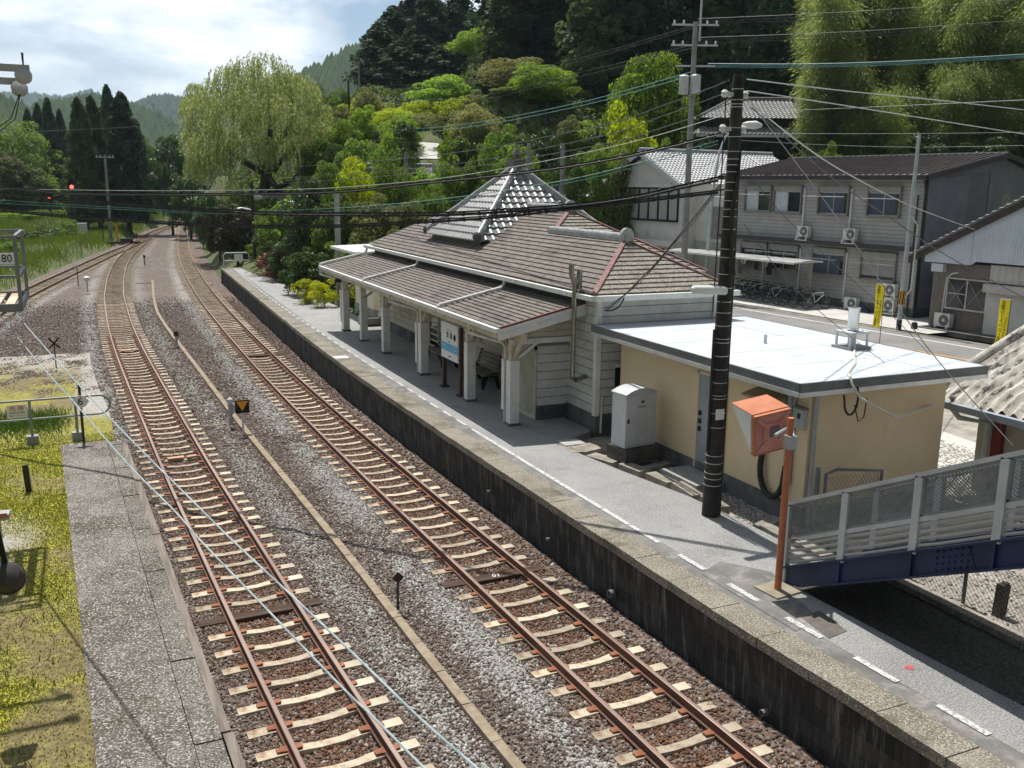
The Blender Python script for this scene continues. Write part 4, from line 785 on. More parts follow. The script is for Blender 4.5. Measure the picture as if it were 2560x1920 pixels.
ROADM = M('road_asphalt', (.17, .168, .165), (.235, .232, .225), .5, rough=.85, bump=.5, bscale=60, spot=((.27, .265, .255), 40, .58, .68))
def rx(y, off): return 30.72 - .0895 * (y - 42.2) + off + (0 if y < 46 else -.006 * (y - 46) ** 2)
def rz_(y): return .93 + (0 if y < 48 else .004 * (y - 48) ** 2)
def rstrip(name, a, b, z, mat, y0=-40, y1=72):
    yy = np.arange(y0, y1, 2.); mb = MB(); n = len(yy)
    mb.add([(rx(y, a), y, rz_(y) + z) for y in yy] + [(rx(y, b), y, rz_(y) + z) for y in yy], [(i, n + i, n + i + 1, i + 1) for i in range(n - 1)]); return struct('', mb.build(name, mat))
rstrip('road', -6.4, .9, 0, ROADM)
rstrip('road_marking', -.07, .07, .006, M('road_white', (.72, .72, .70), (.6, .6, .58), 6, rough=.7), y0=-40); rstrip('road_marking', -2.78, -2.62, .006, M('road_orange', (.62, .30, .05), (.55, .25, .05), 8, rough=.7))
rstrip('gutter_strip', .9, 1.35, .01, M('drain_strip', (.15, .14, .12), (.26, .245, .215), 2.0, rough=.9, spot=((.09, .10, .05), 2, .55, .7)))
yy = np.arange(29.2, 48, 1.); mb = MB(); n = len(yy)
mb.add([(rx(y, 1.35), y, .97) for y in yy] + [(41.5 - .095 * (y - 33.4), y, 1.0) for y in yy], [(i, n + i, n + i + 1, i + 1) for i in range(n - 1)]); struct('', mb.build('forecourt', SLAB))
sheet('front_yard', [(15.4, 20.4), (26, 20.4), (25.6, 60), (17.5, 46), (15.4, 46)], .86, M('front_yard_asphalt', (.19, .187, .18), (.26, .255, .245), .6, rough=.9, bump=.4, bscale=40))

# ---------------------------------------------------------------- cream relay hut with flat white roof
HUT = M('hut_cream', (.66, .525, .345), (.73, .59, .395), .7, rough=.85, bump=.12, bscale=90, spot=((.55, .44, .30), 1.4, .60, .78, (1, 1, .3)))
ROOFW = M('membrane_white', (.50, .555, .605), (.57, .62, .665), .9, rough=.5, spot=[((.42, .46, .50), 1.3, .61, .64, (1, 2.2, 1)), ((.62, .66, .7), 9, .6, .7)])
GFAS = M('grey_fascia', (.115, .12, .13), (.16, .165, .175), 2, rough=.5)
GMET = M('grey_metal', (.30, .31, .325), (.42, .43, .445), 2, rough=.5, spot=((.22, .22, .22), 4, .6, .75, (1, 1, .3)))
LGREY = M('light_grey_paint', (.50, .52, .54), (.60, .62, .64), 2, rough=.55, spot=((.34, .32, .30), 2.4, .60, .75, (1, 1, .35)))
BLK = M('black_rubber', (.012, .012, .013), (.03, .03, .032), 6, rough=.6)
HO = (13.6, 16.2, .84)
hut = thing('relay_hut', 'cream walled hut with flat white membrane roof beside the platform', 'hut', HO)
def hb(name, mb, mat, par=None, smooth=False): return mb.build(name, mat, par or hut, off=HO, smooth=smooth)
mb = MB(); mb.b2((11.9, 12.9, 1.25), (15.36, 19.6, 3.56)); hb('wall', mb, HUT)
mb = MB(); mb.b2((11.88, 12.88, .7), (15.38, 19.62, 1.25)); hb('foundation', mb, DCONC)
R0 = (11.27, 12.5, 15.95, 20.0)
mb = MB(); mb.b2((R0[0] + .02, R0[1] + .02, 3.56), (R0[2] - .02, R0[3] - .02, 3.765)); rf = hb('roof', mb, ROOFW)
mb = MB()
for k in range(1, 5): mb.b2((R0[0] + .1, R0[1] + k * 1.5, 3.765), (R0[2] - .1, R0[1] + k * 1.5 + .025, 3.768))
mb.b2((14.6, R0[1] + .1, 3.765), (14.63, R0[3] - .1, 3.7695)); hb('membrane_seam', mb, M('seam', (.38, .42, .46), (.45, .49, .53), 3, rough=.5), rf)
mb = MB(); a, b, c, d = R0
for p, q in (((a, b), (c, b)), ((a, b), (a, d)), ((c, b), (c, d)), ((a, d), (c, d))): mb.bar((p[0], p[1], 3.69), (q[0], q[1], 3.69), .05, .165)
hb('fascia', mb, GFAS, rf); mb = MB(); e = .012
for p, q in (((a - e, b - e), (c + e, b - e)), ((a - e, b - e), (a - e, d)), ((c + e, b), (c + e, d))): mb.bar((p[0], p[1], 3.565), (q[0], q[1], 3.565), .05, .085)
hb('drip_edge', mb, M('alu_edge', (.60, .61, .62), (.72, .73, .74), 3, rough=.35, metal=.4), rf)
mb = MB(); mb.lathe([(.035, 0), (.035, .2)], (13.56, 16.25, 3.765), 8); hb('roof_vent', mb, LGREY, rf)
mb = MB(); mb.b2((11.885, 15.35, 1.1), (11.9, 16.3, 3.2)); dr = hb('door', mb, M('door_grey', (.26, .29, .32), (.32, .35, .38), 2, rough=.5)); mb = MB(); mb.b2((11.875, 16.3, 1.1), (11.9, 16.36, 3.26)); mb.b2((11.875, 15.29, 1.1), (11.9, 15.35, 3.26)); mb.b2((11.875, 15.3, 3.2), (11.9, 16.35, 3.26)); hb('door_frame', mb, HUT, dr)
for zz in (1.95, 2.12, 2.3): mb = MB(); mb.b2((11.84, 16.16, zz), (11.89, 16.22, zz + .1)); hb('handle', mb, BLK, dr)
mb = MB(); mb.b2((11.15, 15.2, .78), (11.86, 16.5, 1.08)); mb.b2((11.3, 16.5, .78), (11.8, 16.9, .93)); tag(mb.build('door_step', CONC), 'heavy concrete step lying in front of the grey hut door', 'step')
mb = MB(); mb.b2((11.62, 13.45, 2.55), (11.9, 14.3, 3.2)); bx_ = hb('meter_box', mb, M('meter_grey', (.36, .37, .36), (.44, .45, .44), 3, rough=.6)); mb = MB(); mb.prism([(11.5, 13.38, 3.2), (11.9, 13.38, 3.3), (11.9, 13.38, 3.26), (11.5, 13.38, 3.16)], (0, 1.0, 0)); hb('meter_roof', mb, M('brown_lid', (.30, .20, .11), (.36, .25, .15), 4, rough=.7), bx_); mb = MB(); mb.b2((11.605, 13.8, 2.85), (11.62, 14.05, 3.05)); hb('meter_window', mb, BLK, bx_)
mb = MB(); mb.b2((11.8, 12.94, 2.76), (11.9, 13.18, 3.14)); cb_ = hb('control_panel', mb, M('panel_green_grey', (.33, .37, .35), (.40, .44, .42), 3, rough=.5)); mb = MB(); mb.b2((11.79, 13.02, 2.96), (11.8, 13.1, 3.06)); hb('display', mb, BLK, cb_); mb = MB(); mb.b2((11.76, 12.92, 3.14), (11.9, 13.2, 3.18)); hb('panel_hood', mb, GFAS, cb_)
mb = MB(); mb.tube([(11.83, 13.34, 3.5), (11.83, 13.34, 1.9)], .055, 8); mb.tube([(11.85, 13.25, 3.5), (11.85, 13.25, 1.6)], .03, 6); hb('conduit', mb, GMET, smooth=True)
mb = MB(); mb.tube([(11.83, 13.34, 1.95)] + [(11.8, 13.34 + .35 - .35 * math.cos(t_), 1.75 - .5 * math.sin(t_)) for t_ in np.linspace(0, math.pi, 9)] + [(11.84, 14.04, 2.3)], .06, 8); hb('flexible_conduit', mb, BLK, smooth=True)
mb = MB(); mb.tube([(12.0, 12.84, 3.52), (12.0, 12.84, .9)], .045, 8); hb('downpipe', mb, GMET, smooth=True)
# rain gauge on the roof
gx, gy = 14.93, 15.08
t = thing('rain_gauge', 'silver cylinder rain gauge on a small frame standing on the white hut roof', 'rain gauge', (gx, gy, 3.765))
mb = MB(); mb.b2((-.3, -.28, .0), (.3, .28, .06)); mb.build('base_block', CONC, t)
mb = MB()
for sx in (-.24, .24):
    for sy in (-.2, .2): mb.bar((sx, sy, .05), (sx, sy, .36), .04, .04, (0, 1, 0))
mb.b2((-.28, -.24, .34), (.28, .24, .38)); mb.b2((-.06, -.06, .05), (.06, .06, .42)); mb.build('frame', LGREY, t)
mb = MB(); mb.lathe([(.125, 0), (.125, .03), (.115, .04), (.118, .44), (.13, .46), (.13, .48), (.11, .48), (.10, .40)], (0, 0, .40), 18); mb.build('cylinder', M('silver', (.62, .62, .61), (.74, .74, .73), 2, rough=.3, metal=.7, stretch=(6, 6, .5)), t, smooth=True)
mb = MB(); z_ = 3.78; mb.tube([(14.83, 14.9, 3.9), (14.75, 14.8, z_), (13.6, 13.6, z_), (12.75, 12.9, z_), (12.42, 12.5, 3.8), (12.4, 12.44, 3.7), (12.5, 12.3, 3.45), (13.6, 12.45, 2.95), (15.0, 12.9, 2.95), (16.3, 13.6, 3.05)], .026, 6)
tag(mb.build('signal_cable', M('beige_cable', (.55, .53, .47), (.62, .6, .54), 4, rough=.6), smooth=True), 'beige cable from the rain gauge over the roof edge to the shed', 'cable')
mb = MB(); mb.tube([(12.25, 12.45, 3.5)] + [(12.25 + .16 - .16 * math.cos(t_), 12.42, 3.4 - .28 * math.sin(t_)) for t_ in np.linspace(0, math.pi, 8)] + [(12.57, 12.45, 3.62)], .022, 6); mb.tube([(12.5, 12.42, 3.3), (12.62, 12.42, 2.98), (12.75, 12.42, 3.05), (12.78, 12.42, 3.4)], .012, 5)
tag(mb.build('cable_loop', BLK, smooth=True), 'black cable loop hanging under the near edge of the hut roof', 'cable')

# ---------------------------------------------------------------- grey signal cabinet
t = thing('signal_cabinet', 'grey steel signal cabinet with arched top on a dark concrete block', 'cabinet', (11.13, 17.68, 1.0), R_(7.5))
CABW = M('cabinet_grey', (.44, .46, .48), (.54, .56, .58), 1.5, rough=.5, spot=[((.30, .31, .32), 5, .62, .72), ((.66, .67, .68), 3, .66, .76)])
mb = MB(); mb.box((0.02, -.02, .16), (1.02, .70, .33)); mb.build('base_block', M('black_concrete', (.045, .042, .038), (.10, .095, .085), 2, rough=.9), t)
mb = MB(); n_ = 9; hw, hd = .44, .25
top = [(hw * (-1 + 2 * k / (n_ - 1)), 1.56 + .12 * (1 - (-1 + 2 * k / (n_ - 1)) ** 2)) for k in range(n_)]
mb.prism([(-hw, -hd, .34), (hw, -hd, .34)] + [(x, -hd, z) for x, z in top[::-1]], (0, 2 * hd, 0)); mb.build('body', CABW, t)
mb = MB(); mb.prism([(x * 1.05, -hd - .03, z + .004) for x, z in top] + [(x * 1.05, -hd - .03, z + .024) for x, z in top[::-1]], (0, 2 * hd + .06, 0)); mb.build('lid', CABW, t)
mb = MB(); mb.b2((-hw + .03, -hd - .012, .38), (hw - .03, -hd, 1.56)); dd = mb.build('door', CABW, t)
mb = MB(); mb.b2((-.4, -hd - .04, .92), (-.36, -hd - .012, 1.02)); mb.build('handle', BLK, dd); mb = MB(); mb.b2((-.02, -hd - .018, 1.36), (.07, -hd - .012, 1.41)); mb.build('plate', BLK, dd)
for zz in (.6, 1.35): mb = MB(); mb.b2((hw - .04, -hd - .03, zz), (hw + .03, -hd, zz + .07)); mb.build('hinge', CABW, dd)
for zz in (.46, 1.46): mb = MB(); mb.b2((-.05, -hd - .02, zz), (.09, -hd - .012, zz + .09)); mb.build('cover_plate', LGREY, dd)
text('CTEM8A11', .062, SBLK, dd, (.02, -hd - .014, 1.27), (R_(90), 0, 0))
# stones and kerbs between pavement and hut
KST = M('kerb_stone', (.20, .185, .155), (.32, .30, .26), 3, rough=.95, bump=.5, bscale=40, spot=((.52, .50, .45), 3, .62, .72))
for k, (x, y, l_, w_, r) in enumerate(((10.22, 19.0, .9, .3, 1.5), (10.5, 17.9, .8, .34, 1.9), (10.75, 17.0, .7, .3, 1.75), (10.95, 16.2, .75, .3, 1.65), (11.0, 15.3, .85, .28, 1.5), (11.02, 14.4, .7, .26, 1.5), (11.35, 17.0, .8, .2, .3), (11.12, 12.6, .8, .3, 1.5), (11.15, 11.7, .7, .3, 1.5), (11.3, 13.1, .7, .25, .4), (10.55, 18.8, .6, .5, .2))):
    mb = MB(); mb.box((0, 0, -.05), (l_, w_, .25)); o_ = mb.build('kerb_stone', KST, None, (x, y, .93 + .015 * (k % 3))); o_.rotation_euler = (random.uniform(-.03, .03), random.uniform(-.03, .03), r)
    tag(o_, ['rough kerb stone bedded along the platform pavement near the hut and cabinet'][0], 'kerb stone', 'kerb stones between the pavement and the hut')

# ---------------------------------------------------------------- black banded pole with lamp
CPOLE = M('pole_dark', (.018, .016, .0145), (.045, .04, .035), 2.2, rough=.85, spot=[((.085, .077, .068), 2.5, .60, .74, (3, 3, .5)), ((.012, .011, .01), 1, .52, .7)])
BAND = M('steel_band', (.45, .46, .46), (.60, .61, .61), 6, rough=.4, metal=.5)
PB = np.array([10.5, 13.82, 1.0]); PT = np.array([10.54, 13.8, 9.06])
t = thing('utility_pole', 'tall dark utility pole ringed with many thin steel bands standing on the platform', 'utility pole', PB, group=None)
mb = MB(); mb.tube([(0, 0, -.1), tuple((PT - PB) * .98), tuple(PT - PB)], [.168, .1, .085], 18); mb.build('shaft', CPOLE, t, smooth=True)
zs_ = sorted([.62, .75, .86, 1.05, 1.2, 1.75, 2.02, 2.3, 2.36, 2.6, 2.85, 3.1, 3.35, 3.42, 3.66, 3.9, 4.1, 4.35, 4.6, 4.9, 5.05, 5.4, 5.62, 5.75, 5.9, 6.08, 6.22, 6.4, 6.52, 6.62, 6.75, 7.0, 7.15, 7.5, 7.55, 7.62, 7.8]); 
for z in zs_:
    mb = MB(); r = .168 - .0088 * z; c_ = (PT - PB) * z / 8.06; mb.lathe([(r + .003, 0), (r + .006, 0), (r + .006, .013), (r + .003, .013)], (c_[0], c_[1], z), 16); mb.build('band', BAND, t)
mb = MB(); mb.lathe([(.13, 0), (.14, 0), (.14, .3), (.13, .3)], (0.01, 0, 2.05), 16); o_ = mb.build('wrap', M('grey_wrap', (.07, .07, .07), (.13, .13, .13), 8, rough=.7), t)
mb = MB(); mb.b2((-.12, -.16, 1.92), (.06, -.14, 2.12)); mb.build('notice', WHITE, t)
for z in (7.68, 7.1): 
    mb = MB(); mb.b2((-.22, -.05, z), (.24, .05, z + .07)); br_ = mb.build('bracket', BAND, t)
    for sx in (-.22, .22): mb = MB(); mb.lathe([(.03, -.06), (.06, -.03), (.05, 0), (.062, .03), (.03, .07)], (sx, 0, z + .04), 10); mb.build('insulator', M('porcelain', (.62, .62, .60), (.7, .7, .68), 3, rough=.2), br_, smooth=True)
mb = MB(); pts = [(.17, -.05, 0), (.165, -.05, 2.5), (.155, -.05, 5), (.14, -.04, 6.4)]; mb.tube(pts, .028, 7); mb.tube([(-.15, .08, 3.9), (-.13, .08, 6.0), (-.15, .05, 8)], .012, 5); mb.tube([(-.17, -.02, 1.3), (-.165, -.02, 3.6)], .028, 7); mb.build('conduit', BLK, t, smooth=True)
mb = MB()
for k in range(5): mb.tube([(.12, -.1, 6.8 - .1 * k), (.05 - .03 * k, -.18, 6.3 - .12 * k), (-.05, -.2, 5.6 - .1 * k), (-.02 + .03 * k, -.17, 4.6)], .018, 6)
mb.build('cable_bundle', BLK, t, smooth=True)
# horizontal tube lamp
mb = MB(); mb.tube([(-.78, -.12, 4.36), (-.74, -.12, 4.36), (-.4, -.11, 4.34), (-.05, -.12, 4.31)], [.03, .075, .085, .075], 12); lm = mb.build('lamp_head', M('lamp_shell', (.70, .72, .70), (.76, .78, .76), 4, rough=.3), t, smooth=True)
mb = MB(); mb.tube([(-.1, -.12, 4.26), (-.1, -.05, 4.0), (0, 0, 3.9)], .018, 6); mb.build('lamp_arm', BLK, lm)
# ---------------------------------------------------------------- orange post with hooded mirror
ORG = M('orange_paint', (.40, .125, .055), (.50, .17, .08), 3, rough=.6, spot=((.30, .10, .05), 4, .6, .74)); PINK = M('faded_red', (.50, .21, .18), (.60, .29, .25), 2.2, rough=.75, spot=((.62, .40, .35), 3, .6, .74)); HOODW = M('hood_white', (.62, .64, .65), (.72, .74, .75), 2, rough=.5)
MP = np.array([9.42, 10.6, 1.0]); t = thing('platform_mirror', 'square mirror in faded red hooded box on an orange post by the stairs', 'mirror', MP)
mb = MB(); mb.tube([(0, 0, 0), (.02, .01, 2.77)], [.055, .05], 12); mb.build('post', ORG, t, smooth=True)
mb = MB(); mb.box((0, 0, .012), (.52, .5, .03), .1); mb.build('post_base', M('base_slab', (.22, .19, .13), (.3, .27, .2), 4, rough=.95), t)
mc = QY(1931, 1081, 10.95) - MP
bxr = Matrix.Rotation(R_(-4), 4, 'Z') @ Matrix.Rotation(R_(-8), 4, 'Y') @ Matrix.Rotation(R_(7), 4, 'X')
bo = thing('mirror_box', None, None, tuple(mc)); bo.parent = t; bo.rotation_euler = bxr.to_euler()
h_ = .31
mb = MB(); mb.prism([(-h_, 0, -h_), (h_, 0, -h_), (h_, 0, h_), (-h_, 0, h_)], (0, .05, 0)); mb.prism([(-h_ * .55, -.03, -h_ * .55), (h_ * .55, -.03, -h_ * .55), (h_ * .55, -.03, h_ * .55), (-h_ * .55, -.03, h_ * .55)], (0, .03, 0))
for a_ in ((-1, -1), (1, -1), (-1, 1), (1, 1)): mb.bar((a_[0] * h_ * .95, 0, a_[1] * h_ * .95), (a_[0] * .1, -.035, a_[1] * .1), .05, .03, (0, 1, 0))
mb.build('back_plate', PINK, bo); mb = MB(); mb.b2((-h_ - .015, -.01, -h_ - .02), (h_ + .015, .09, -h_)); mb.b2((-h_ - .015, -.01, h_), (h_ + .015, .09, h_ + .02)); mb.b2((-h_ - .02, -.01, -h_), (-h_, .09, h_)); mb.b2((h_, -.01, -h_), (h_ + .02, .09, h_)); mb.build('rim', ORG, bo)
mb = MB(); mb.b2((-h_ + .02, .05, -h_ + .02), (h_ - .02, .062, h_ - .02)); mb.build('mirror_glass', M('mirror', (.7, .72, .74), None, rough=.03, metal=1), bo)
mb = MB(); mb.prism([(-h_ - .02, .06, h_ + .02), (-h_ - .02, .06, -h_), (-h_ - .02, .62, h_ + .02)], (.012, 0, 0)); mb.build('hood_side', HOODW, bo); mb = MB(); mb.prism([(h_, .06, h_ + .02), (h_, .06, -h_), (h_, .62, h_ + .02)], (.012, 0, 0)); mb.build('hood_side', HOODW, bo); mb = MB(); mb.b2((-h_ - .02, .06, h_ + .02), (h_ + .02, .62, h_ + .034)); mb.build('hood_top', ORG, bo)
mb = MB(); mb.b2((-.06, -.055, -.05), (.09, -.03, .11)); mb.build('mount_plate', GFAS, bo)
mb = MB(); mc_ = Vector(mc); mb.tube([(.05, -.04, 2.42), tuple(mc_ + Vector((.28, -.12, .12))), tuple(mc_ + Vector((-.13, -.22, .02)))], .03, 8); mb.b2((-.05, -.09, 2.30), (.09, .07, 2.50)); mb.build('clamp', M('galvanised', (.40, .45, .46), (.52, .57, .58), 4, rough=.4, metal=.5), t)

# ---------------------------------------------------------------- footbridge stairs
NAVY = M('navy_girder', (.007, .019, .06), (.013, .03, .09), 1.8, rough=.5, spot=((.05, .05, .07), 5, .64, .76)); RAIL = M('rail_grey', (.42, .435, .45), (.52, .535, .55), 2, rough=.5, spot=((.30, .30, .30), 4, .62, .76)); DRAIL = M('rail_dark', (.20, .21, .22), (.27, .28, .29), 2, rough=.5); PIPEW = M('pipe_cream', (.33, .32, .30), (.42, .41, .385), 2, rough=.5)
SY0, SZ0, SLO = 10.9, 1.21, .488
t = thing('footbridge_stairs', 'grey railed footbridge stairs with navy blue girder rising from the platform', 'stairs', (10.4, 10.6, 1.0)); SO = (10.4, 10.6, 1.0)
def sz(y): return SZ0 + (SY0 - y) * SLO
YE = 2.0
for x, nm in ((9.77, 'girder'), (11.6, 'girder')):
    mb = MB(); pr_ = [(x - .03, 11.0, 1.0), (x - .03, 11.0, 1.18), (x - .03, YE, sz(YE)), (x - .03, YE, sz(YE) - .37), (x - .03, 10.5, sz(10.5) - .37)]
    mb.prism(pr_, (.06, 0, 0)); mb.bar((x, 10.98, sz(10.98) + .0), (x, YE, sz(YE)), .16, .03); mb.bar((x, 10.0, sz(10.0) - .37), (x, YE, sz(YE) - .37), .16, .03)
    for yy in (9.67, 8.42, 7.22, 6.02, 4.82, 3.62): mb.b2((x - .075, yy - .02, sz(yy) - .36), (x + .075, yy + .02, sz(yy)))
    gd = mb.build(nm, NAVY, t, off=SO)
    mb = MB(); ym = 7.8
    for i in range(6):
        for j in range(4): yy = ym + .09 * (i - 2.5); mb.lathe([(.018, 0), (.016, .02), (.005, .028)], (0, 0, 0), 6); k0 = len(mb.v) - 18; mb.v[k0:] = [(x - .04 - c, yy + a, sz(yy) - .30 + j * .085 + b) for a, b, c in mb.v[k0:]]
    mb.v = mb.v; mb.bar((x - .035, ym + .28, sz(ym + .28) - .18), (x - .035, ym - .28, sz(ym - .28) - .18), .012, .33); mb.build('splice_plate', NAVY, gd, off=SO)
mb = MB(); y = 10.8; z = 1.03
while y > YE: mb.b2((9.81, y - .31, z), (11.56, y, z + .05)); mb.b2((9.81, y - .325, z), (11.56, y - .31, z + .2)); y -= .305; z += .305 * SLO
mb.build('treads', M('tread_dark', (.10, .10, .10), (.17, .17, .165), 2, rough=.9), t, off=SO)
def railing(x):
    posts = [10.85, 9.67, 8.42, 7.22, 6.02, 4.82, 3.62]
    mb = MB(); mb.bar((x, 10.92, sz(10.92) + 1.07), (x, YE, sz(YE) + 1.07), .09, .06); hr = mb.build('handrail', RAIL, t, off=SO)
    mb = MB(); mb.bar((x, 10.6, sz(10.6) + .44), (x, YE, sz(YE) + .44), .05, .06); mb.build('mid_rail', RAIL, t, off=SO)
    for k, yy in enumerate(posts):
        mb = MB(); mb.b2((x - .045, yy - .06, sz(yy) - (.28 if k == 0 else .02)), (x + .045, yy + .06, sz(yy) + 1.04)); mb.build('post', RAIL, t, off=SO)
    for k in range(len(posts) - 1):
        y0, y1 = posts[k] - .06, posts[k + 1] + .06
        mb = MB(); zb, zt = .49, 1.02; wv = .05
        mb.bar((x, y0, sz(y0) + zb), (x, y1, sz(y1) + zb), .03, .03); mb.bar((x, y0, sz(y0) + zt), (x, y1, sz(y1) + zt), .03, .03); mb.bar((x, y0 - .015, sz(y0) + zb), (x, y0 - .015, sz(y0) + zt), .03, .03, (0, 1, 0)); mb.bar((x, y1 + .015, sz(y1) + zb), (x, y1 + .015, sz(y1) + zt), .03, .03, (0, 1, 0))
        fr = mb.build('panel_frame', DRAIL, t, off=SO); mb = MB(); H_ = zt - zb; W_ = y0 - y1; s = -H_
        while s < W_:
            for dr_ in (1, -1):
                a0, a1 = max(s, 0), min(s + H_, W_)
                if a1 > a0:
                    h0, h1 = (a0 - s, a1 - s) if dr_ > 0 else (H_ - (a0 - s), H_ - (a1 - s))
                    mb.bar((x, y0 - a0, sz(y0 - a0) + zb + h0), (x, y0 - a1, sz(y0 - a1) + zb + h1), .008, .009, (1, 0, 0))
            s += wv
        mb.build('wire_mesh', DRAIL, fr, off=SO)
        for q in range(4):
            mb = MB(); zz = .07 + .098 * q; mb.tube([(x, y0, sz(y0) + zz + .0), (x, y0 - W_ * .3, sz(y0 - W_ * .3) + zz - .012), (x, y0 - W_ * .7, sz(y0 - W_ * .7) + zz - .008), (x, y1, sz(y1) + zz)], .024, 7); mb.build('lower_pipe', PIPEW, t, off=SO, smooth=True)
railing(9.75); railing(11.62)

# ---------------------------------------------------------------- chain link fence, stump and kerb under the stairs
mb = MB()
for k in range(9): mb.b2((11.52, 2 + k * 1.2, .75), (11.7, 3.18 + k * 1.2, .95))
tag(mb.build('concrete_kerb', COP), 'low concrete kerb running under the stairs beside the gravel', 'kerb')
t = thing('chain_link_fence', 'low chain link fence under the stairs behind the concrete kerb', 'fence', (12, 6, .84)); o = (12, 6, .84)
for k, yy in enumerate((10.6, 9.34, 7.9, 6.5, 5.1, 3.7)):
    mb = MB(); mb.tube([(12.0, yy, .8), (12.0, yy, 1.75)], .03, 8); mb.build('post', M('fence_green_grey', (.10, .125, .12), (.14, .165, .16), 4, rough=.6), t, off=o)
mb = MB(); s = 0; W_, H_ = 7.0, .85
while s < W_ + H_:
    for d_ in (1, -1):
        a0, a1 = max(s - H_, 0), min(s, W_)
        if a1 > a0:
            h0, h1 = (a0 - s + H_, a1 - s + H_) if d_ > 0 else (s - a0, s - a1)
            mb.bar((12.0, 10.6 - a0, .85 + h0), (12.0, 10.6 - a1, .85 + h1), .004, .006, (1, 0, 0))
    s += .09
mb.build('wire_mesh', M('wire_grey', (.14, .16, .15), (.2, .22, .21), 5, rough=.5), t, off=o)
def stump(x, y, z, h, w, label, nm='wooden_stump', lean=.04):
    mb = MB(); mb.prism([(x - w, y - w, z), (x + w, y - w, z), (x + w, y + w, z), (x - w, y + w, z)], (lean, 0, h)); mb.prism([(x - w * .8 + lean, y - w * .9, z + h), (x + w * .9 + lean, y - w * .7, z + h), (x + w * .5 + lean, y + w * .9, z + h)], (0, 0, .03)); return tag(mb.build(nm, M('black_wood', (.03, .026, .02), (.07, .06, .046), 6, rough=.95, bump=.5, stretch=(3, 3, .5))), label, 'post')
stump(12.15, 8.83, .8, .55, .07, 'short black timber stump behind the chain link fence under the stairs')
# small gate frame by the hut corner
t = thing('mesh_gate', 'small dark grey wire mesh gate standing between hut corner and stairs', 'gate', (11.9, 11.6, .84)); o = (11.9, 11.6, .84)
mb = MB(); mb.tube([(11.75, 12.4, .84), (11.75, 12.4, 2.2)], .045, 8); mb.build('post', GFAS, t, off=o); mb = MB(); mb.tube([(11.85, 12.3, .95), (11.85, 12.3, 2.1), (12.05, 12.25, 2.18), (13.1, 12.2, 2.05), (13.1, 12.2, .95)], .03, 7); mb.tube([(11.85, 12.3, 1.5), (13.1, 12.2, 1.5)], .022, 6); mb.build('frame', GFAS, t, off=o, smooth=True)
mb = MB()
for k in range(14):
    q = k / 14; mb.bar((11.88 + 1.2 * q, 12.29 - .08 * q, 1.0), (11.88 + min(1.2, 1.2 * q + .9), 12.25 - .08 * q, 2.05 - max(0, q - .25) * .9), .005, .007, (0, 1, 0)); mb.bar((11.88 + 1.2 * q, 12.29 - .08 * q, 2.05), (11.88 + min(1.2, 1.2 * q + .9), 12.25 - .08 * q, 1.0 + max(0, q - .25) * .9), .005, .007, (0, 1, 0))
mb.build('wire_mesh', GFAS, t, off=o)

# ---------------------------------------------------------------- corrugated roof shed at the right
ASB = M('weathered_corrugated', (.36, .34, .29), (.56, .545, .50), 2.0, rough=.95, bump=.5, bscale=40, spot=[((.055, .052, .045), 3.2, .52, .62, (.8, 2.2, 1)), ((.72, .70, .65), 5, .60, .70)])
t = thing('corrugated_shed', 'shed with stained wavy corrugated roof and grey gutter at the right edge', 'shed', (18.5, 11, .84)); o = (18.5, 11, .84)
def rzs(x): return 2.95 + (x - 16.25) * .42
mb = MB(); xs_ = np.arange(16.25, 20.6, .36); ys2 = np.arange(4.0, 13.95, .042); ph = .26
vs = []; 
for i_, x in enumerate(xs_):
    for yv in ys2:
        dz = .05 * math.sin(2 * math.pi * yv / ph); dr_ = -.13 * smooth(16.55, 16.25, x); vs.append((x, yv, rzs(x) + dz + float(dr_) + .012 * (i_ % 5 == 0)))
n_ = len(ys2); mb.add(vs, [(i_ * n_ + j, i_ * n_ + j + 1, (i_ + 1) * n_ + j + 1, (i_ + 1) * n_ + j) for i_ in range(len(xs_) - 1) for j in range(n_ - 1)])
r_ = mb.build('roof', ASB, t, off=o, smooth=True)
mb = MB(); mb.tube([(16.22, 13.92, rzs(16.2) - .02), (16.5, 13.95, rzs(16.5) + .08), (20.6, 13.95, rzs(20.6) + .08)], .10, 10); mb.build('verge_roll', ASB, r_, off=o, smooth=True)
mb = MB(); mb.bar((16.15, 14.0, 2.74), (16.15, 4, 2.74), .14, .14); mb.build('gutter', M('blue_grey_gutter', (.25, .30, .36), (.33, .38, .44), 3, rough=.5), t, off=o)
mb = MB(); mb.b2((16.9, 4.2, .8), (20.4, 13.3, 2.9)); mb.build('wall', M('shed_wall', (.36, .33, .28), (.46, .43, .37), 1.2, rough=.85, spot=((.22, .18, .14), 1.4, .56, .74)), t, off=o)
for yy in (12.75, 9.6, 6.4):
    mb = MB(); mb.b2((16.78, yy - .11, .8), (16.95, yy + .11, 2.8)); mb.build('post', M('maroon_post', (.14, .022, .02), (.20, .04, .035), 3, rough=.6), t, off=o)
mb = MB(); mb.tube([(16.2, 13.4, 2.68), (16.3, 13.3, 2.5), (16.75, 12.95, 2.42), (16.75, 12.95, .84)], .06, 8); mb.build('downpipe', M('pale_pipe', (.40, .43, .42), (.5, .53, .52), 3, rough=.5), t, off=o, smooth=True)
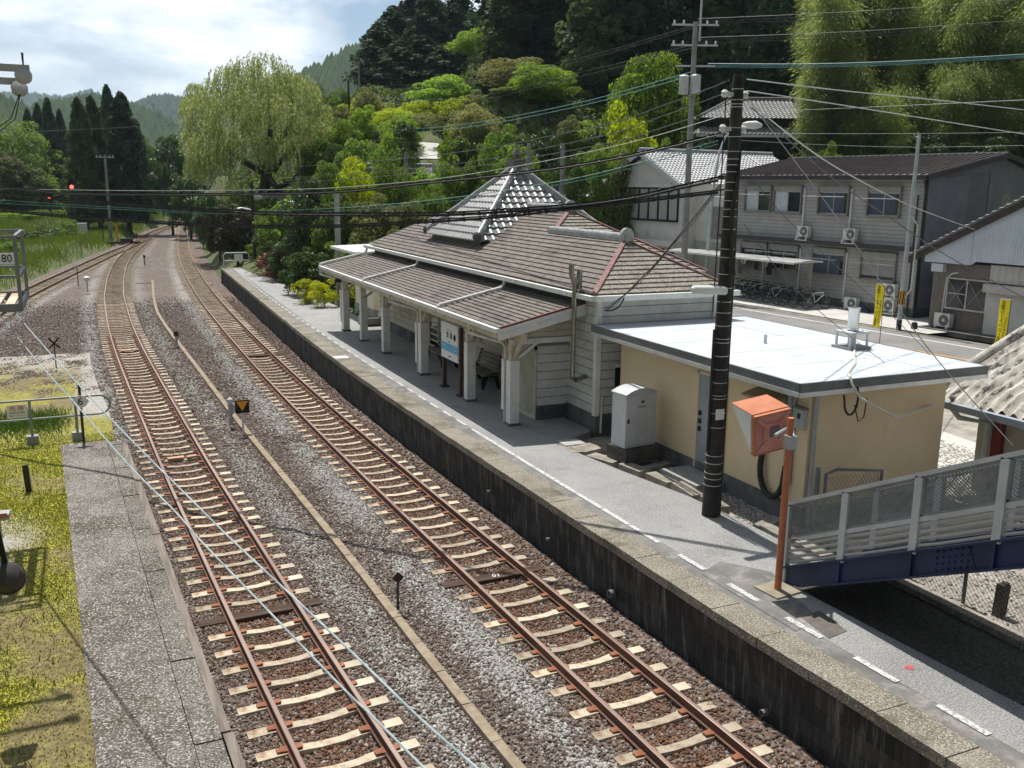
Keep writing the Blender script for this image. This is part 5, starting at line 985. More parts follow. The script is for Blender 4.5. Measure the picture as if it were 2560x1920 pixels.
# ---------------------------------------------------------------- grey two storey apartment block across the road
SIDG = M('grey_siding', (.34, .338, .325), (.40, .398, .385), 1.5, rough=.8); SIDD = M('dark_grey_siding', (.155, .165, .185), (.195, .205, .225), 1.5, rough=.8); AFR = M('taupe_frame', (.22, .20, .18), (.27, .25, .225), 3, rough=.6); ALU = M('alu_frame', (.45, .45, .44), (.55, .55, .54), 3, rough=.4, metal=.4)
RBR = M('brown_metal_roof', (.10, .085, .082), (.145, .125, .12), 1.2, rough=.4, metal=.3); DKB = M('dark_brown_trim', (.035, .03, .034), (.055, .048, .05), 3, rough=.5); CURT = M('pale_curtain', (.42, .48, .55), (.60, .64, .68), 9, rough=.9, stretch=(6, 6, .2)); CURD = M('blue_curtain', (.05, .07, .11), (.10, .12, .16), 9, rough=.9, stretch=(6, 6, .2)); SHUT = M('roller_shutter', (.25, .25, .24), (.31, .31, .30), 2, rough=.6)
ACW = M('ac_white', (.60, .60, .57), (.70, .70, .67), 2, rough=.5, spot=((.42, .40, .36), 4, .62, .76)); ACD = M('ac_grille', (.10, .105, .105), (.17, .175, .175), 5, rough=.6)
def frame_of(A0, A1):
    d = np.array(A1, float) - np.array(A0, float); return math.atan2(d[1], d[0])
A0, A1 = (36.6, 33.4), (35.4, 46.0); AR = frame_of(A0, A1)
apt = thing('apartment_building', 'grey two storey apartment block with brown ribbed roof above the parked bicycles', 'apartment building', (A0[0], A0[1], .97), AR)
ZB = .97
def ab(name, mb, mat, par=None): return mb.build(name, mat, par or apt)
# local axes: x along the facade to the left, y towards the road, z up from the forecourt
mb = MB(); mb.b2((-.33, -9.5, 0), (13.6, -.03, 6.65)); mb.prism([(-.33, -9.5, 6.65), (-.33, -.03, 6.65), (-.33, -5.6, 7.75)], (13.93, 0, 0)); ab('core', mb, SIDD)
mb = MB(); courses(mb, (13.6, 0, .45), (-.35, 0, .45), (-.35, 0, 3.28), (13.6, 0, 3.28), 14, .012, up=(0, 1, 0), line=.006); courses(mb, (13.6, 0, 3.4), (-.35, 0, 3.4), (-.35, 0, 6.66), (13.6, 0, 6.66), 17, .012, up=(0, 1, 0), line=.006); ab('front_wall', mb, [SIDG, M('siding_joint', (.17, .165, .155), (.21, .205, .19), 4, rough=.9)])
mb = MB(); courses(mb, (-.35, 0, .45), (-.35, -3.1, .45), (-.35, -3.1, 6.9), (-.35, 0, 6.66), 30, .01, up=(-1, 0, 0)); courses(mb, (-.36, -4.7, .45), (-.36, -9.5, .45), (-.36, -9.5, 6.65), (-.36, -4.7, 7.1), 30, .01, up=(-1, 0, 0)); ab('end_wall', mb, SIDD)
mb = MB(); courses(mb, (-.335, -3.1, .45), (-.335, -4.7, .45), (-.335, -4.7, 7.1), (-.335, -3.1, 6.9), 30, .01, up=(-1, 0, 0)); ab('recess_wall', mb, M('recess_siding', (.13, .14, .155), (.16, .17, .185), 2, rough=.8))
mb = MB(); mb.b2((-.37, -9.52, -.05), (13.62, .015, .45)); ab('foundation', mb, DCONC)
mb = MB(); mb.b2((-.37, -.06, .45), (-.26, .04, 6.66)); ab('corner_trim', mb, DKB)
ry = -5.6; mb = MB(); ex_ = .35
mb.prism([(-.62, .42, 6.72), (-.62, ry, 7.86), (-.62, ry, 7.98), (-.62, .42, 6.84)], (14.3, 0, 0)); mb.prism([(-.62, ry, 7.86), (-.62, -10, 6.9), (-.62, -10, 7.0), (-.62, ry, 7.98)], (14.3, 0, 0))
k = -.6
while k < 13.6: mb.bar((k, .40, 6.875), (k, ry, 8.01), .035, .07); k += .405
ab('roof', mb, RBR)
mb = MB(); mb.bar((-.62, .46, 6.72), (13.7, .46, 6.72), .10, .20); mb.bar((-.64, .45, 6.72), (-.64, ry, 7.87), .06, .26); mb.bar((-.64, ry, 7.87), (-.64, -10, 6.92), .06, .26); ab('fascia', mb, DKB)
mb = MB(); mb.bar((-.55, ry, 8.02), (13.7, ry, 8.02), .14, .08); ab('ridge_cap', mb, ALU)
mb = MB(); mb.b2((-.2, 0, 3.22), (13.6, .42, 3.42)); ab('ledge', mb, DKB)
def awin(u0, u1, z0, z1, kind):
    f = MB(); t_ = .06; d_ = .16
    for a, b in (((u0, 0, z1 - t_), (u1, d_, z1)), ((u0, 0, z0), (u1, d_ + .03, z0 + t_)), ((u0, 0, z0), (u0 + t_, d_, z1)), ((u1 - t_, 0, z0), (u1, d_, z1))): f.b2(a, b)
    fr = ab('window', f, AFR); m2 = MB(); m2.b2((u0 + t_, 0, z1 - .30), (u1 - t_, .13, z1 - t_)); ab('shutter_box', m2, SHUT, fr)
    if kind == 'shut':
        m2 = MB(); courses(m2, (u1 - t_, .03, z0 + .25), (u0 + t_, .03, z0 + .25), (u0 + t_, .03, z1 - .3), (u1 - t_, .03, z1 - .3), 14, .008, up=(0, 1, 0)); ab('shutter', m2, SHUT, fr)
    g = MB(); g.b2((u0 + t_, .0, z0 + t_), (u1 - t_, .018, z1 - .3)); ab('pane', g, GLS, fr)
    m2 = MB(); um = (u0 + u1) / 2
    for a, b in (((u0 + t_, .02, z1 - .36), (u1 - t_, .05, z1 - .3)), ((u0 + t_, .02, z0 + t_), (u1 - t_, .05, z0 + t_ + .04)), ((um - .02, .02, z0 + t_), (um + .02, .05, z1 - .3))): m2.b2(a, b)
    ab('sash', m2, ALU, fr)
    if kind in ('pale', 'blue'):
        m2 = MB(); n_ = 16; w_ = (u1 - u0 - .16) * (.48 if kind == 'pale' else .85); a = u1 - t_ - .02
        vs = [(a - w_ * i / n_, .022 + .008 * (i % 2), z) for z in (z0 + .1, z1 - .36) for i in range(n_ + 1)]; m2.add(vs, [(i, i + 1, n_ + 2 + i, n_ + 1 + i) for i in range(n_)]); ab('curtain', m2, CURT if kind == 'pale' else CURD, fr)
for u0, u1, kd in ((9.64, 11.74, 'pale'), (7.36, 9.47, 'pale'), (4.15, 6.22, 'blue'), (1.0, 2.99, 'blue')): awin(u0, u1, 4.8, 6.3, kd)
for u0, u1, kd in ((9.68, 11.83, 'x'), (7.3, 9.52, 'x'), (4.07, 6.31, 'blue'), (.91, 3.09, 'shut')): awin(u0, u1, 1.6, 3.06, kd)
for u in (7.19, 4.0): 
    m2 = MB(); m2.b2((u - .05, 0, 4.0), (u + .05, .1, 6.15)); m2.b2((u - .05, 0, .3), (u + .05, .1, 2.9)); ab('pipe_cover', m2, LGREY)
m2 = MB(); m2.tube([(-.25, .12, 6.6), (-.31, .08, 6.2), (-.31, .08, 0)], .05, 8); m2.tube([(.05, .1, 5.9), (.05, .1, .2)], .04, 8); ab('downpipe', m2, DKB)
for u0, u1, z in ((9.3, 12.6, 5.78), (4.1, 6.9, 5.75), (.8, 3.4, 5.7), (7.2, 10.9, 2.62), (4.3, 6.8, 2.5), (.7, 3.4, 2.5)):
    m2 = MB(); m2.tube([(u0, .55, z), (u1, .55, z)], .022, 6); 
    for q in (u0 + .3, u1 - .3): m2.tube([(q, .0, z), (q, .58, z)], .015, 5)
    ab('laundry_pole', m2, ALU)
m2 = MB(); m2.b2((-.37, -6.6, 5.2), (-.34, -5.8, 5.95)); ab('window', m2, AFR)
# outdoor air conditioner units: each a thing of its own
def ac(name_label, loc, rz, stand=None, group='air conditioner units along the far side of the road'):
    t = thing('air_conditioner', name_label, 'air conditioner', loc, rz, group)
    mb = MB(); mb.b2((-.39, -.14, .08), (.39, .14, .66)); mb.build('body', ACW, t); mb = MB(); mb.lathe([(.02, 0), (.24, 0), (.25, .012), (.24, .018), (.02, .018)], (0, 0, 0), 18); mb.v = [(-.1 + a, .14 + c, .37 + b) for a, b, c in mb.v]; g = mb.build('fan_grille', ACD, t)
    mb = MB(); mb.lathe([(.0, 0), (.07, .005), (.05, .02), (0, .024)], (0, 0, 0), 12); mb.v = [(-.1 + a, .157 + c, .37 + b) for a, b, c in mb.v]; mb.build('fan_hub', ACW, g)
    mb = MB()
    for sx in (-.28, .28): mb.b2((sx - .05, -.16, 0), (sx + .05, .18, .08))
    mb.build('foot', stand or LGREY, t); return t
def apt_pt(u, o, z):
    c_, s_ = math.cos(AR), math.sin(AR); return (A0[0] + u * c_ - o * s_, A0[1] + u * s_ + o * c_, ZB + z)
a1 = ac('white air conditioner on a bracket on the apartment ledge between second and third upper windows', apt_pt(6.9, .22, 3.5), AR)
def bracket(t):
    mb = MB()
    for sx in (-.35, .35): mb.bar((sx, .2, -.12), (sx, .2, .1), .05, .05, (0, 1, 0)); mb.bar((sx, .2, .04), (sx, -.2, .04), .05, .05)
    mb.bar((-.42, .2, -.1), (.42, .2, -.1), .05, .04); mb.build('bracket', WTRIM, t)
bracket(a1); dup(a1, 'white air conditioner on a bracket on the apartment ledge left of the last upper window', apt_pt(3.75, .22, 3.5))
ac('air conditioner standing on the forecourt behind the right end of the bicycle row', apt_pt(3.2, .35, 0), AR)
a2 = ac('lower of two air conditioners stacked in a white rack at the apartment corner', apt_pt(.95, .35, .16), AR); ac('upper of two air conditioners stacked in a white rack at the apartment corner', apt_pt(.95, .35, .92), AR)
mb = MB()
for sx in (-.47, .47):
    for sy in (-.2, .22): mb.b2((sx - .025, sy - .025, 0), (sx + .025, sy + .025, 1.2))
for z in (.12, .88): mb.b2((-.47, -.22, z - .03), (.47, -.17, z + .03)); mb.b2((-.47, .19, z - .03), (.47, .24, z + .03)); mb.b2((-.49, -.2, z - .03), (-.45, .22, z + .03)); mb.b2((.45, -.2, z - .03), (.49, .22, z + .03))
o_ = mb.build('rack', WTRIM, None, apt_pt(.95, .35, 0)); o_.rotation_euler.z = AR; tag(o_, 'white metal rack holding two stacked air conditioners', 'rack')
mb = MB(); n_ = 20; vs = [];
for i_ in range(n_):
    for j_ in range(8): a_ = i_ / (n_ - 1); b_ = j_ / 7; vs.append((a_ * .9 - .45, b_ * .5 - .25, (.28 * math.sin(math.pi * a_) * math.sin(math.pi * b_)) * (.7 + .6 * random.random()) + .01))
mb.add(vs, [(i_ * 8 + j_, i_ * 8 + j_ + 1, i_ * 8 + j_ + 9, i_ * 8 + j_ + 8) for i_ in range(n_ - 1) for j_ in range(7)]); o_ = mb.build('tarpaulin', M('navy_tarp', (.025, .03, .075), (.05, .055, .12), 8, rough=.5), None, apt_pt(2.35, .4, .0)); o_.rotation_euler.z = AR; tag(o_, 'crumpled dark blue sheet lying beside the ground air conditioner', 'tarpaulin')
# bicycle shelter roof with laundry
t = thing('bicycle_shelter', 'slim carport roof on posts over the row of parked bicycles', 'shelter', apt_pt(9, 1.6, 0), AR)
mb = MB(); n_ = 8; L0, L1 = -4.0, 6.5; P = [(0, -.9 + 2.1 * i / n_, 2.42 - .10 * (i / n_ - .45) ** 2 * 4 + .0) for i in range(n_ + 1)]
mb.prism([(L0, y, z) for _, y, z in P] + [(L0, y, z + .03) for _, y, z in P[::-1]], (L1 - L0, 0, 0)); rf_ = mb.build('roof', M('shelter_sheet', (.33, .34, .34), (.42, .43, .43), 1.5, rough=.35), t); mb = MB(); mb.bar((L0, 1.22, 2.34), (L1, 1.22, 2.34), .06, .1); mb.bar((L0, -.9, 2.36), (L1, -.9, 2.36), .06, .08)
for k in range(12): mb.bar((L0 + k * .95, -.9, 2.37), (L0 + k * .95, 1.2, 2.37), .04, .06)
mb.build('roof_frame', WTRIM, rf_)
for u in (-3.35, .15, 3.2): mb = MB(); mb.b2((u - .06, -.85, 0), (u + .06, -.73, 2.36)); mb.build('post', M('shelter_post', (.34, .33, .31), (.42, .41, .39), 2, rough=.5), t)
for k, (u, m_, h) in enumerate(((.9, 'dark', .75), (.55, 'grey', .8), (.25, 'white', .55), (-.1, 'dark', .95), (2.2, 'grey', 1.1), (2.0, 'white', .5))):
    mt = {'dark': M('cloth_dark', (.02, .022, .03), (.05, .052, .06), 6, rough=.9), 'grey': M('cloth_grey', (.12, .125, .14), (.2, .2, .22), 6, rough=.9), 'white': M('cloth_white', (.6, .6, .6), (.7, .7, .7), 6, rough=.9)}[m_]
    mb = MB(); p_ = [(u + .22 * s_ + .03 * math.sin(9 * q), -1.0 + .03 * math.sin(7 * q + s_ * 4), 2.3 - h * q) for q in np.linspace(0, 1, 6) for s_ in np.linspace(-1, 1, 5) * (1)]
    mb.add(p_, [(i * 5 + j, i * 5 + j + 1, i * 5 + j + 6, i * 5 + j + 5) for i in range(5) for j in range(4)]); w_ = apt_pt(9, 1.6, 0); o_ = mb.build('laundry', mt, None, w_); o_.rotation_euler.z = AR
    tag(o_, {'dark': 'dark garment', 'grey': 'grey garment', 'white': 'white garment'}[m_] + ' hanging to dry behind the bicycle shelter in front of apartment windows', 'laundry', 'laundry drying by the apartment windows')
# bicycles
TYRE = M('tyre', (.010, .010, .011), (.02, .02, .02), 6, rough=.8); SPK = M('spoke', (.25, .25, .25), (.35, .35, .35), 5, rough=.4, metal=.6); SADD = M('saddle_black', (.012, .012, .012), (.022, .022, .022), 6, rough=.6)
def bicycle(label, paint):
    t = thing('bicycle', label, 'bicycle', (0, 0, 0), 0, 'bicycles parked in a row on the forecourt')
    for x in (-.53, .53):
        mb = MB(); mb.tube([(x + .33 * math.cos(a), 0, .345 + .33 * math.sin(a)) for a in np.linspace(0, 2 * math.pi, 22)], .02, 6, cap=False); wv = mb.build('wheel', TYRE, t)
        mb = MB()
        for k in range(9): a = math.pi * k / 9; mb.bar((x + .32 * math.cos(a), .006, .345 + .32 * math.sin(a)), (x - .32 * math.cos(a), -.006, .345 - .32 * math.sin(a)), .004, .004)
        mb.build('spokes', SPK, wv)
    mb = MB(); bb, st_, hd, hb_, ra, fa = (-.1, 0, .32), (-.22, 0, .80), (.33, 0, .86), (.36, 0, .72), (-.53, 0, .345), (.53, 0, .345)
    mb.tube([st_, hd], .022, 7); mb.tube([bb, hb_], .026, 7); mb.tube([bb, st_], .02, 7); mb.tube([bb, ra], .012, 6); mb.tube([st_, ra], .011, 6); mb.tube([hd, hb_], .024, 7); mb.build('frame', paint, t, smooth=True)
    mb = MB(); mb.tube([hb_, (.42, 0, .6), fa], [.018, .017, .014], 6); mb.build('fork', SADD, t, smooth=True)
    mb = MB(); mb.tube([(.33, 0, .86), (.30, 0, .98)], .016, 6); mb.tube([(.33, -.3, 1.0), (.36, -.1, 1.0), (.36, .1, 1.0), (.33, .3, 1.0)], .014, 6); mb.build('handlebar', SADD, t, smooth=True)
    mb = MB(); mb.tube([(-.22, 0, .80), (-.24, 0, .93)], .013, 6); mb.prism([(-.38, -.07, .93), (-.38, .07, .93), (-.12, .03, .95), (-.06, 0, .95), (-.12, -.03, .95)], (0, 0, .05)); mb.build('saddle', SADD, t)
    mb = MB(); mb.tube([(-.1, -.02, .32), (-.02, -.1, .2)], .01, 5); mb.tube([(-.1, .02, .32), (-.18, .1, .44)], .01, 5); mb.lathe([(.085, -.01), (.085, .01)], (-.1, 0, .32), 12); mb.tube([(-.3, .06, .3), (-.42, .16, .02)], .008, 5); mb.build('crank', SADD, t)
    return t
PBLK = M('bike_black', (.015, .015, .017), (.03, .03, .033), 5, rough=.35); PSIL = M('bike_silver', (.55, .57, .60), (.66, .68, .70), 5, rough=.3, metal=.3); PBLU = M('bike_blue_white', (.42, .50, .58), (.55, .62, .70), 5, rough=.35); PGRN = M('bike_green', (.02, .12, .09), (.04, .17, .13), 5, rough=.4)
BK = [  # rear wheel pixel of the photograph, paint, label
 (2033, 772, PSIL, 'silver bicycle at the right end of the bicycle row nearest the road', -2.0), (1998, 768, PBLK, 'black bicycle with fat bags just left of the nearest silver bicycle', -1.9), (1975, 764, PBLK, 'black bicycle turned sideways in the right half of the row', -1.8), (1958, 762, PBLK, 'black bicycle left of the sideways black one in mid row', -1.9),
 (1932, 757, PBLU, 'pale blue bicycle in the middle of the bicycle row', -1.9), (1918, 754, PGRN, 'dark green bicycle left of the pale blue bicycle in mid row', -1.8), (1897, 749, PBLK, 'black bicycle right of the second silver bicycle', -1.9), (1885, 746, PSIL, 'silver bicycle in the left half of the row beneath the shelter', -1.9), (1870, 744, PBLK, 'black bicycle just left of the second silver bicycle', -1.85), (1856, 741, PBLU, 'grey blue bicycle near the left end of the row', -1.9), (1846, 738, PBLK, 'black bicycle half hidden by the banded pole at the row end', -1.9)]
protos = {}
for k, (px, py, pt_, lb, off) in enumerate(BK):
    p = G(px, py, .98); th = R_(-12 + 8 * math.sin(k * 2.3)); wx, wy = math.cos(th), math.sin(th)
    key = pt_.name
    if key not in protos: b = bicycle(lb, pt_); protos[key] = b
    else: b = dup(protos[key], lb)
    b.location = (p[0] + .1, p[1] - .1, .985); b.rotation_euler = (R_(6 * math.sin(k)), 0, th)

# yellow banners on poles
YEL = M('banner_yellow', (.80, .68, .02), (.86, .75, .05), 3, rough=.8, trans=.25); NAVP = M('banner_pole', (.02, .05, .09), (.03, .07, .12), 3, rough=.5); KNOB = M('banner_white', (.75, .75, .75))
def banner(label, base, top, drop, lean=.0):
    t = thing('banner', label, 'banner', base, R_(-93), 'yellow road safety banners along the road')
    # local x to the camera's right, y away
    H = top
    mb = MB(); mb.tube([(0, 0, 0), (lean, 0, H)], .014, 7); mb.build('pole', NAVP, t)
    mb = MB(); mb.tube([(lean + .04, 0, H), (lean - .46, 0, H + .0)], .008, 5); mb.build('cross_bar', KNOB, t)
    mb = MB(); nx, nz = 8, 22; w_, h_ = .44, drop; vs = []
    def cl_(u, v): return (lean * (1 - v * h_ / H) - .02 - w_ * u - .05 * v * v, .035 * math.sin(5 * u + 4 * v) * (.3 + v), H - .03 - h_ * v)
    for i in range(nz + 1):
        for j in range(nx + 1): vs.append(cl_(j / nx, i / nz))
    mb.add(vs, [(i * (nx + 1) + j, i * (nx + 1) + j + 1, (i + 1) * (nx + 1) + j + 1, (i + 1) * (nx + 1) + j) for i in range(nz) for j in range(nx)]); cl__ = mb.build('cloth', YEL, t, smooth=True)
    for k, ch in enumerate('全席シートベルト着用'):
        x, y, z = cl_(.60, .065 + .096 * k); r_ = (R_(90), 0, 0)
        o_ = text('|' if ch == 'ー' else ch, .20, SBLK, cl__, (x, y - .02, z), r_, sx=-1.05)
    for k, ch in enumerate('高知県交通安全協会'):
        x, y, z = cl_(.2, .38 + .06 * k); text(ch, .075, SBLK, cl__, (x, y - .02, z), (R_(90), 0, 0), sx=-1)
banner('yellow seat belt banner standing between the hut roof and the stacked air conditioners', tuple(G(2198, 864, .93)), 2.46, 1.72, .0)
banner('yellow seat belt banner at the right in front of the rolling shutter', tuple(G(2508, 905, .93)), 2.3, 1.75, .02)
banner('yellow seat belt banner mostly hidden behind the banded pole', tuple(G(1830, 792, .93)), 2.2, 1.6, .0)

# striped steel pole by the road
t = thing('road_pole', 'thin grey steel pole with yellow and black band beside the apartment corner', 'pole', (33.0, 30.6, .95)); o = (33.0, 30.6, .95)
mb = MB(); mb.tube([(33.0, 30.6, .95), (33.05, 30.6, 4.6), (33.1, 30.6, 9.5)], [.11, .095, .07], 12); mb.build('shaft', M('pole_steel', (.40, .43, .45), (.52, .55, .57), 2, rough=.4, metal=.5), t, off=o, smooth=True)
mb = MB(); mb.lathe([(.118, 0), (.118, .45)], (33.01, 30.6, .95), 12); mb.build('black_band', SBLK, t, off=o); mb = MB(); mb.lathe([(.122, 0), (.122, .62)], (33.02, 30.6, 2.1), 12); bnd = mb.build('warning_band', M('amber_band', (.75, .38, .03), (.7, .34, .03), 4, rough=.6), t, off=o)
mb = MB()
for k in range(6): a = math.pi * 2 * k / 6; mb.bar((33.02 + .123 * math.cos(a), 30.6 + .123 * math.sin(a), 2.12), (33.02 + .123 * math.cos(a + .3), 30.6 + .123 * math.sin(a + .3), 2.70), .05, .012, (math.cos(a), math.sin(a), 0))
mb.build('stripe', SBLK, bnd, off=o)
mb = MB(); mb.tube([(33.1, 30.6, 9.3), (32.8, 30.5, 9.35)], .03, 6); mb.tube([(33.0, 30.5, 6.0), (33.22, 30.3, 5.6), (33.22, 30.3, 2.8), (33.08, 30.5, 2.4)], .035, 7); mb.build('conduit', LGREY, t, off=o, smooth=True)

# ---------------------------------------------------------------- corrugated warehouse on the right
W0 = np.array([35.2, 30.87]); WD = np.array([.09, -1]); WD = WD / np.linalg.norm(WD); WA = math.atan2(WD[1], WD[0])
ware = thing('warehouse', 'brown corrugated shop with pale blue gable and rolling shutter at the right edge', 'warehouse', (W0[0], W0[1], .9), WA)
# local: x to the right along the front, +y away from the road, so the front faces -y... (mirrored by rotation)
def wb(name, mb, mat, par=None): return mb.build(name, mat, par or ware)
def corr(mb, x0, x1, y, z0, z1, pitch=.09, amp=.02):
    xs = np.arange(x0, x1 + 1e-6, pitch / 4); n = len(xs)
    mb.add([(x, y - amp * math.sin(2 * math.pi * x / pitch), z0 if not callable(z0) else z0(x)) for x in xs] + [(x, y - amp * math.sin(2 * math.pi * x / pitch), z1 if not callable(z1) else z1(x)) for x in xs], [(i, i + 1, n + i + 1, n + i) for i in range(n - 1)])
BRC = M('brown_corrugated', (.20, .175, .15), (.26, .23, .20), 1.0, rough=.7, spot=((.13, .10, .08), 2, .56, .74, (1, 1, .3))); BLC = M('pale_blue_corrugated', (.50, .565, .62), (.58, .64, .69), .8, rough=.5); SHW = M('shutter_white', (.52, .52, .49), (.62, .62, .59), 1.5, rough=.6, spot=((.45, .36, .27), 3, .62, .76))
mb = MB(); mb.b2((.0, .06, -.1), (9.5, 8, 3.0)); wb('core', mb, BRC)
mb = MB(); corr(mb, -.05, 2.72, 0, -.05, 3.05); wb('front_wall', mb, BRC); mb = MB(); mb.b2((-.04, .0, 0), (0.0, 8, 3.0)); wb('side_wall', mb, SIDD)
mb = MB(); corr(mb, 2.75, 9.5, -.06, 2.35, 3.1, .3, .02); wb('upper_band', mb, M('stained_cream_sheet', (.50, .48, .43), (.60, .58, .53), 1.5, rough=.7, spot=((.34, .28, .22), 2, .55, .72, (2, 1, .3))))
gt = lambda x: 3.0 + .515 * (x + 1.14) + .02
mb = MB(); xs = [-.35, 1.95, 2.22, 9.5]
corr(mb, -.35, 1.95, -.32, 3.03, gt, .12, .012); corr(mb, 1.95, 2.22, -.32, lambda x: 3.03 + .18 * (x - 1.95) / .27, gt, .12, .012); corr(mb, 2.22, 9.5, -.32, 3.2, gt, .12, .012); wb('gable', mb, BLC)
mb = MB(); mb.bar((-1.2, -.42, 3.02), (9.5, -.42, 3.02 + 10.7 * .515), .14, .28); wb('barge_board', mb, M('dark_wood_barge', (.045, .032, .028), (.08, .058, .05), 4, rough=.8))
mb = MB()
pantile(mb, (-1.2, 8, 3.16), (-1.2, -.5, 3.16), (9.5, -.5, 3.16 + 10.7 * .515), (9.5, 8, 3.16 + 10.7 * .515), .28, .30, .04, .04, 4); mb.tube([(-1.2 + .3 * k * .5, -.48, 3.2 + .3 * k * .5 * .515 + .03 * (k % 2)) for k in range(70)], [.06 + .025 * (k % 2) for k in range(70)], 7); wb('roof', mb, M('dark_tile', (.10, .10, .105), (.2, .2, .205), 3, rough=.5, isl=.3))
f = MB()
for a, b in (((.72, -.07, 2.34), (2.72, 0, 2.40)), ((.72, -.09, 1.0), (2.72, 0, 1.07)), ((.72, -.07, 1.0), (.78, 0, 2.4)), ((2.66, -.07, 1.0), (2.72, 0, 2.4)), ((1.69, -.07, 1.0), (1.75, 0, 2.4)), ((.78, -.05, 1.68), (1.7, -.02, 1.72))): f.b2(a, b)
fr = wb('window', f, ALU); g = MB(); g.b2((.78, -.04, 1.07), (2.66, -.025, 2.34)); wb('pane', g, GLS, fr); g = MB()
for x0, x1 in ((.8, 1.68), (1.77, 2.64)): g.bar((x0, -.045, 1.12), (x1, -.045, 2.28), .012, .05, (0, 1, 0)); g.bar((x0, -.048, 2.28), (x1, -.048, 1.12), .012, .05, (0, 1, 0))
wb('wood_brace', g, M('brace_wood', (.42, .39, .33), (.52, .49, .42), 5, rough=.8), fr)
mb = MB(); courses(mb, (2.8, -.1, 0.0), (9.4, -.1, 0.0), (9.4, -.1, 1.95), (2.8, -.1, 1.95), 26, .02, up=(0, -1, 0)); wb('rolling_shutter', mb, SHW)
mb = MB(); mb.b2((2.72, -.45, 1.95), (9.4, -.02, 2.3)); wb('shutter_box', mb, M('pinkish_box', (.45, .42, .40), (.53, .50, .48), 2, rough=.6)); mb = MB(); mb.b2((2.72, -.12, 0), (2.8, 0, 2.0)); wb('jamb', mb, ALU)
mb = MB(); mb.prism([(.02, -.32, 2.62), (.62, -.32, 2.62), (.62, -.02, 2.62), (.02, -.02, 2.62)], (0, 0, .36)); wb('vent_box', mb, LGREY); mb = MB(); mb.tube([(.62, -.06, 0.6), (.66, -.06, 1.9), (.72, -.08, 2.35), (.95, -.1, 2.58), (1.25, -.1, 2.64)], .035, 7); wb('pipe_cover', mb, LGREY)
mb = MB(); mb.b2((-.1, -.9, -.1), (9.5, 0, .12)); wb('plinth', mb, DCONC)
def ware_pt(x, y, z): return (W0[0] + x * WD[0] - y * WD[1], W0[1] + x * WD[1] + y * WD[0], .9 + z)
ac('air conditioner on blocks in front of the brown corrugated shop window', ware_pt(.95, -.35, .14), WA + math.pi)
mb = MB(); mb.lathe([(.13, 0), (.15, .1), (.12, .3), (.05, .34)], tuple(G(2285, 823, .95)), 10); tag(mb.build('stone_post', BLK), 'small dark stub post at the road edge beside the shop', 'post')

# ---------------------------------------------------------------- white house with grey tiles
WHP = M('white_plaster', (.60, .59, .56), (.68, .67, .64), 1.0, rough=.85, spot=((.46, .44, .41), 1.2, .60, .78, (1, 1, .3)))
H0, H1 = np.array([34.9, 47.5]), np.array([34.05, 57.0]); HA = frame_of(H0, H1)
wh = thing('white_house', 'white two storey house with silvery tiled gable roof and wide dark window', 'house', (H0[0], H0[1], .95), HA)
def hb2(name, mb, mat, par=None): return mb.build(name, mat, par or wh)
HZ = .95; ul, ur, um, ze_, za = 10.9, 2.85, 6.9, 6.35, 8.45   # local heights above .95
mb = MB(); mb.b2((ur, -11, -.1), (ul, 0, ze_)); mb.prism([(ur, 0, ze_), (ul, 0, ze_), (um, 0, za - .25)], (0, -11, 0)); hb2('wall', mb, WHP)
mb = MB()
for sg, ue in ((1, ul + .75), (-1, ur - .3)):
    pantile(mb, (ue, -11.4, ze_ - .02) if sg > 0 else (ue, .5, ze_ - .02), (ue, .5, ze_ - .02) if sg > 0 else (ue, -11.4, ze_ - .02), (um, .5, za) if sg > 0 else (um, -11.4, za), (um, -11.4, za) if sg > 0 else (um, .5, za), .30, .32, .045, .05, 4)
hb2('roof', mb, M('silver_tile', (.17, .185, .21), (.31, .33, .36), 3, rough=.5, spec=.4, isl=.4)); mb = MB(); mb.tube([(um, .5, za + .12), (um, -11.4, za + .12)], .14, 9); mb.b2((um - .16, -11.4, za - .1), (um + .16, .5, za + .08)); hb2('ridge', mb, KRIDGE)
mb = MB()
for ue in (ul + .75, ur - .3): mb.bar((ue, .5, ze_ - .12), (um, .5, za - .1), .08, .26)
hb2('barge_board', mb, M('pale_barge', (.50, .54, .56), (.58, .62, .64), 2, rough=.6)); mb = MB(); mb.b2((ur + .3, 0, ze_ - .22), (ul - .4, .1, ze_ + .02)); hb2('belt_course', mb, WHP)
f = MB(); u0, u1, z0, z1 = 3.15, 9.35, 3.95, 6.12
for a, b in (((u0, 0, z1 - .08), (u1, .1, z1)), ((u0, 0, z0), (u1, .16, z0 + .1)), ((u0, 0, z0), (u0 + .1, .1, z1)), ((u1 - .1, 0, z0), (u1, .1, z1))): f.b2(a, b)
for k in range(1, 6): q = u0 + (u1 - u0) * k / 6; f.b2((q - .055, .02, z0), (q + .055, .09, z1))
fr = hb2('window', f, M('black_frame', (.018, .016, .016), (.03, .028, .028), 4, rough=.4)); g = MB(); g.b2((u0, 0.005, z0), (u1, .02, z1)); hb2('pane', g, GLS, fr)
for k in range(6):
    g = MB(); a = u0 + (u1 - u0) * k / 6 + .08; w_ = (u1 - u0) / 6 - .16; n_ = 12; vs = [(a + w_ * i / n_, .03 + .015 * (i % 2), z) for z in (z0 + .12, z1 - .1) for i in range(n_ + 1)]; g.add(vs, [(i, i + 1, n_ + 2 + i, n_ + 1 + i) for i in range(n_)]); hb2('curtain', g, M('lace_curtain', (.30, .31, .31), (.48, .49, .49), 12, rough=.9, stretch=(5, 5, .3)), fr)
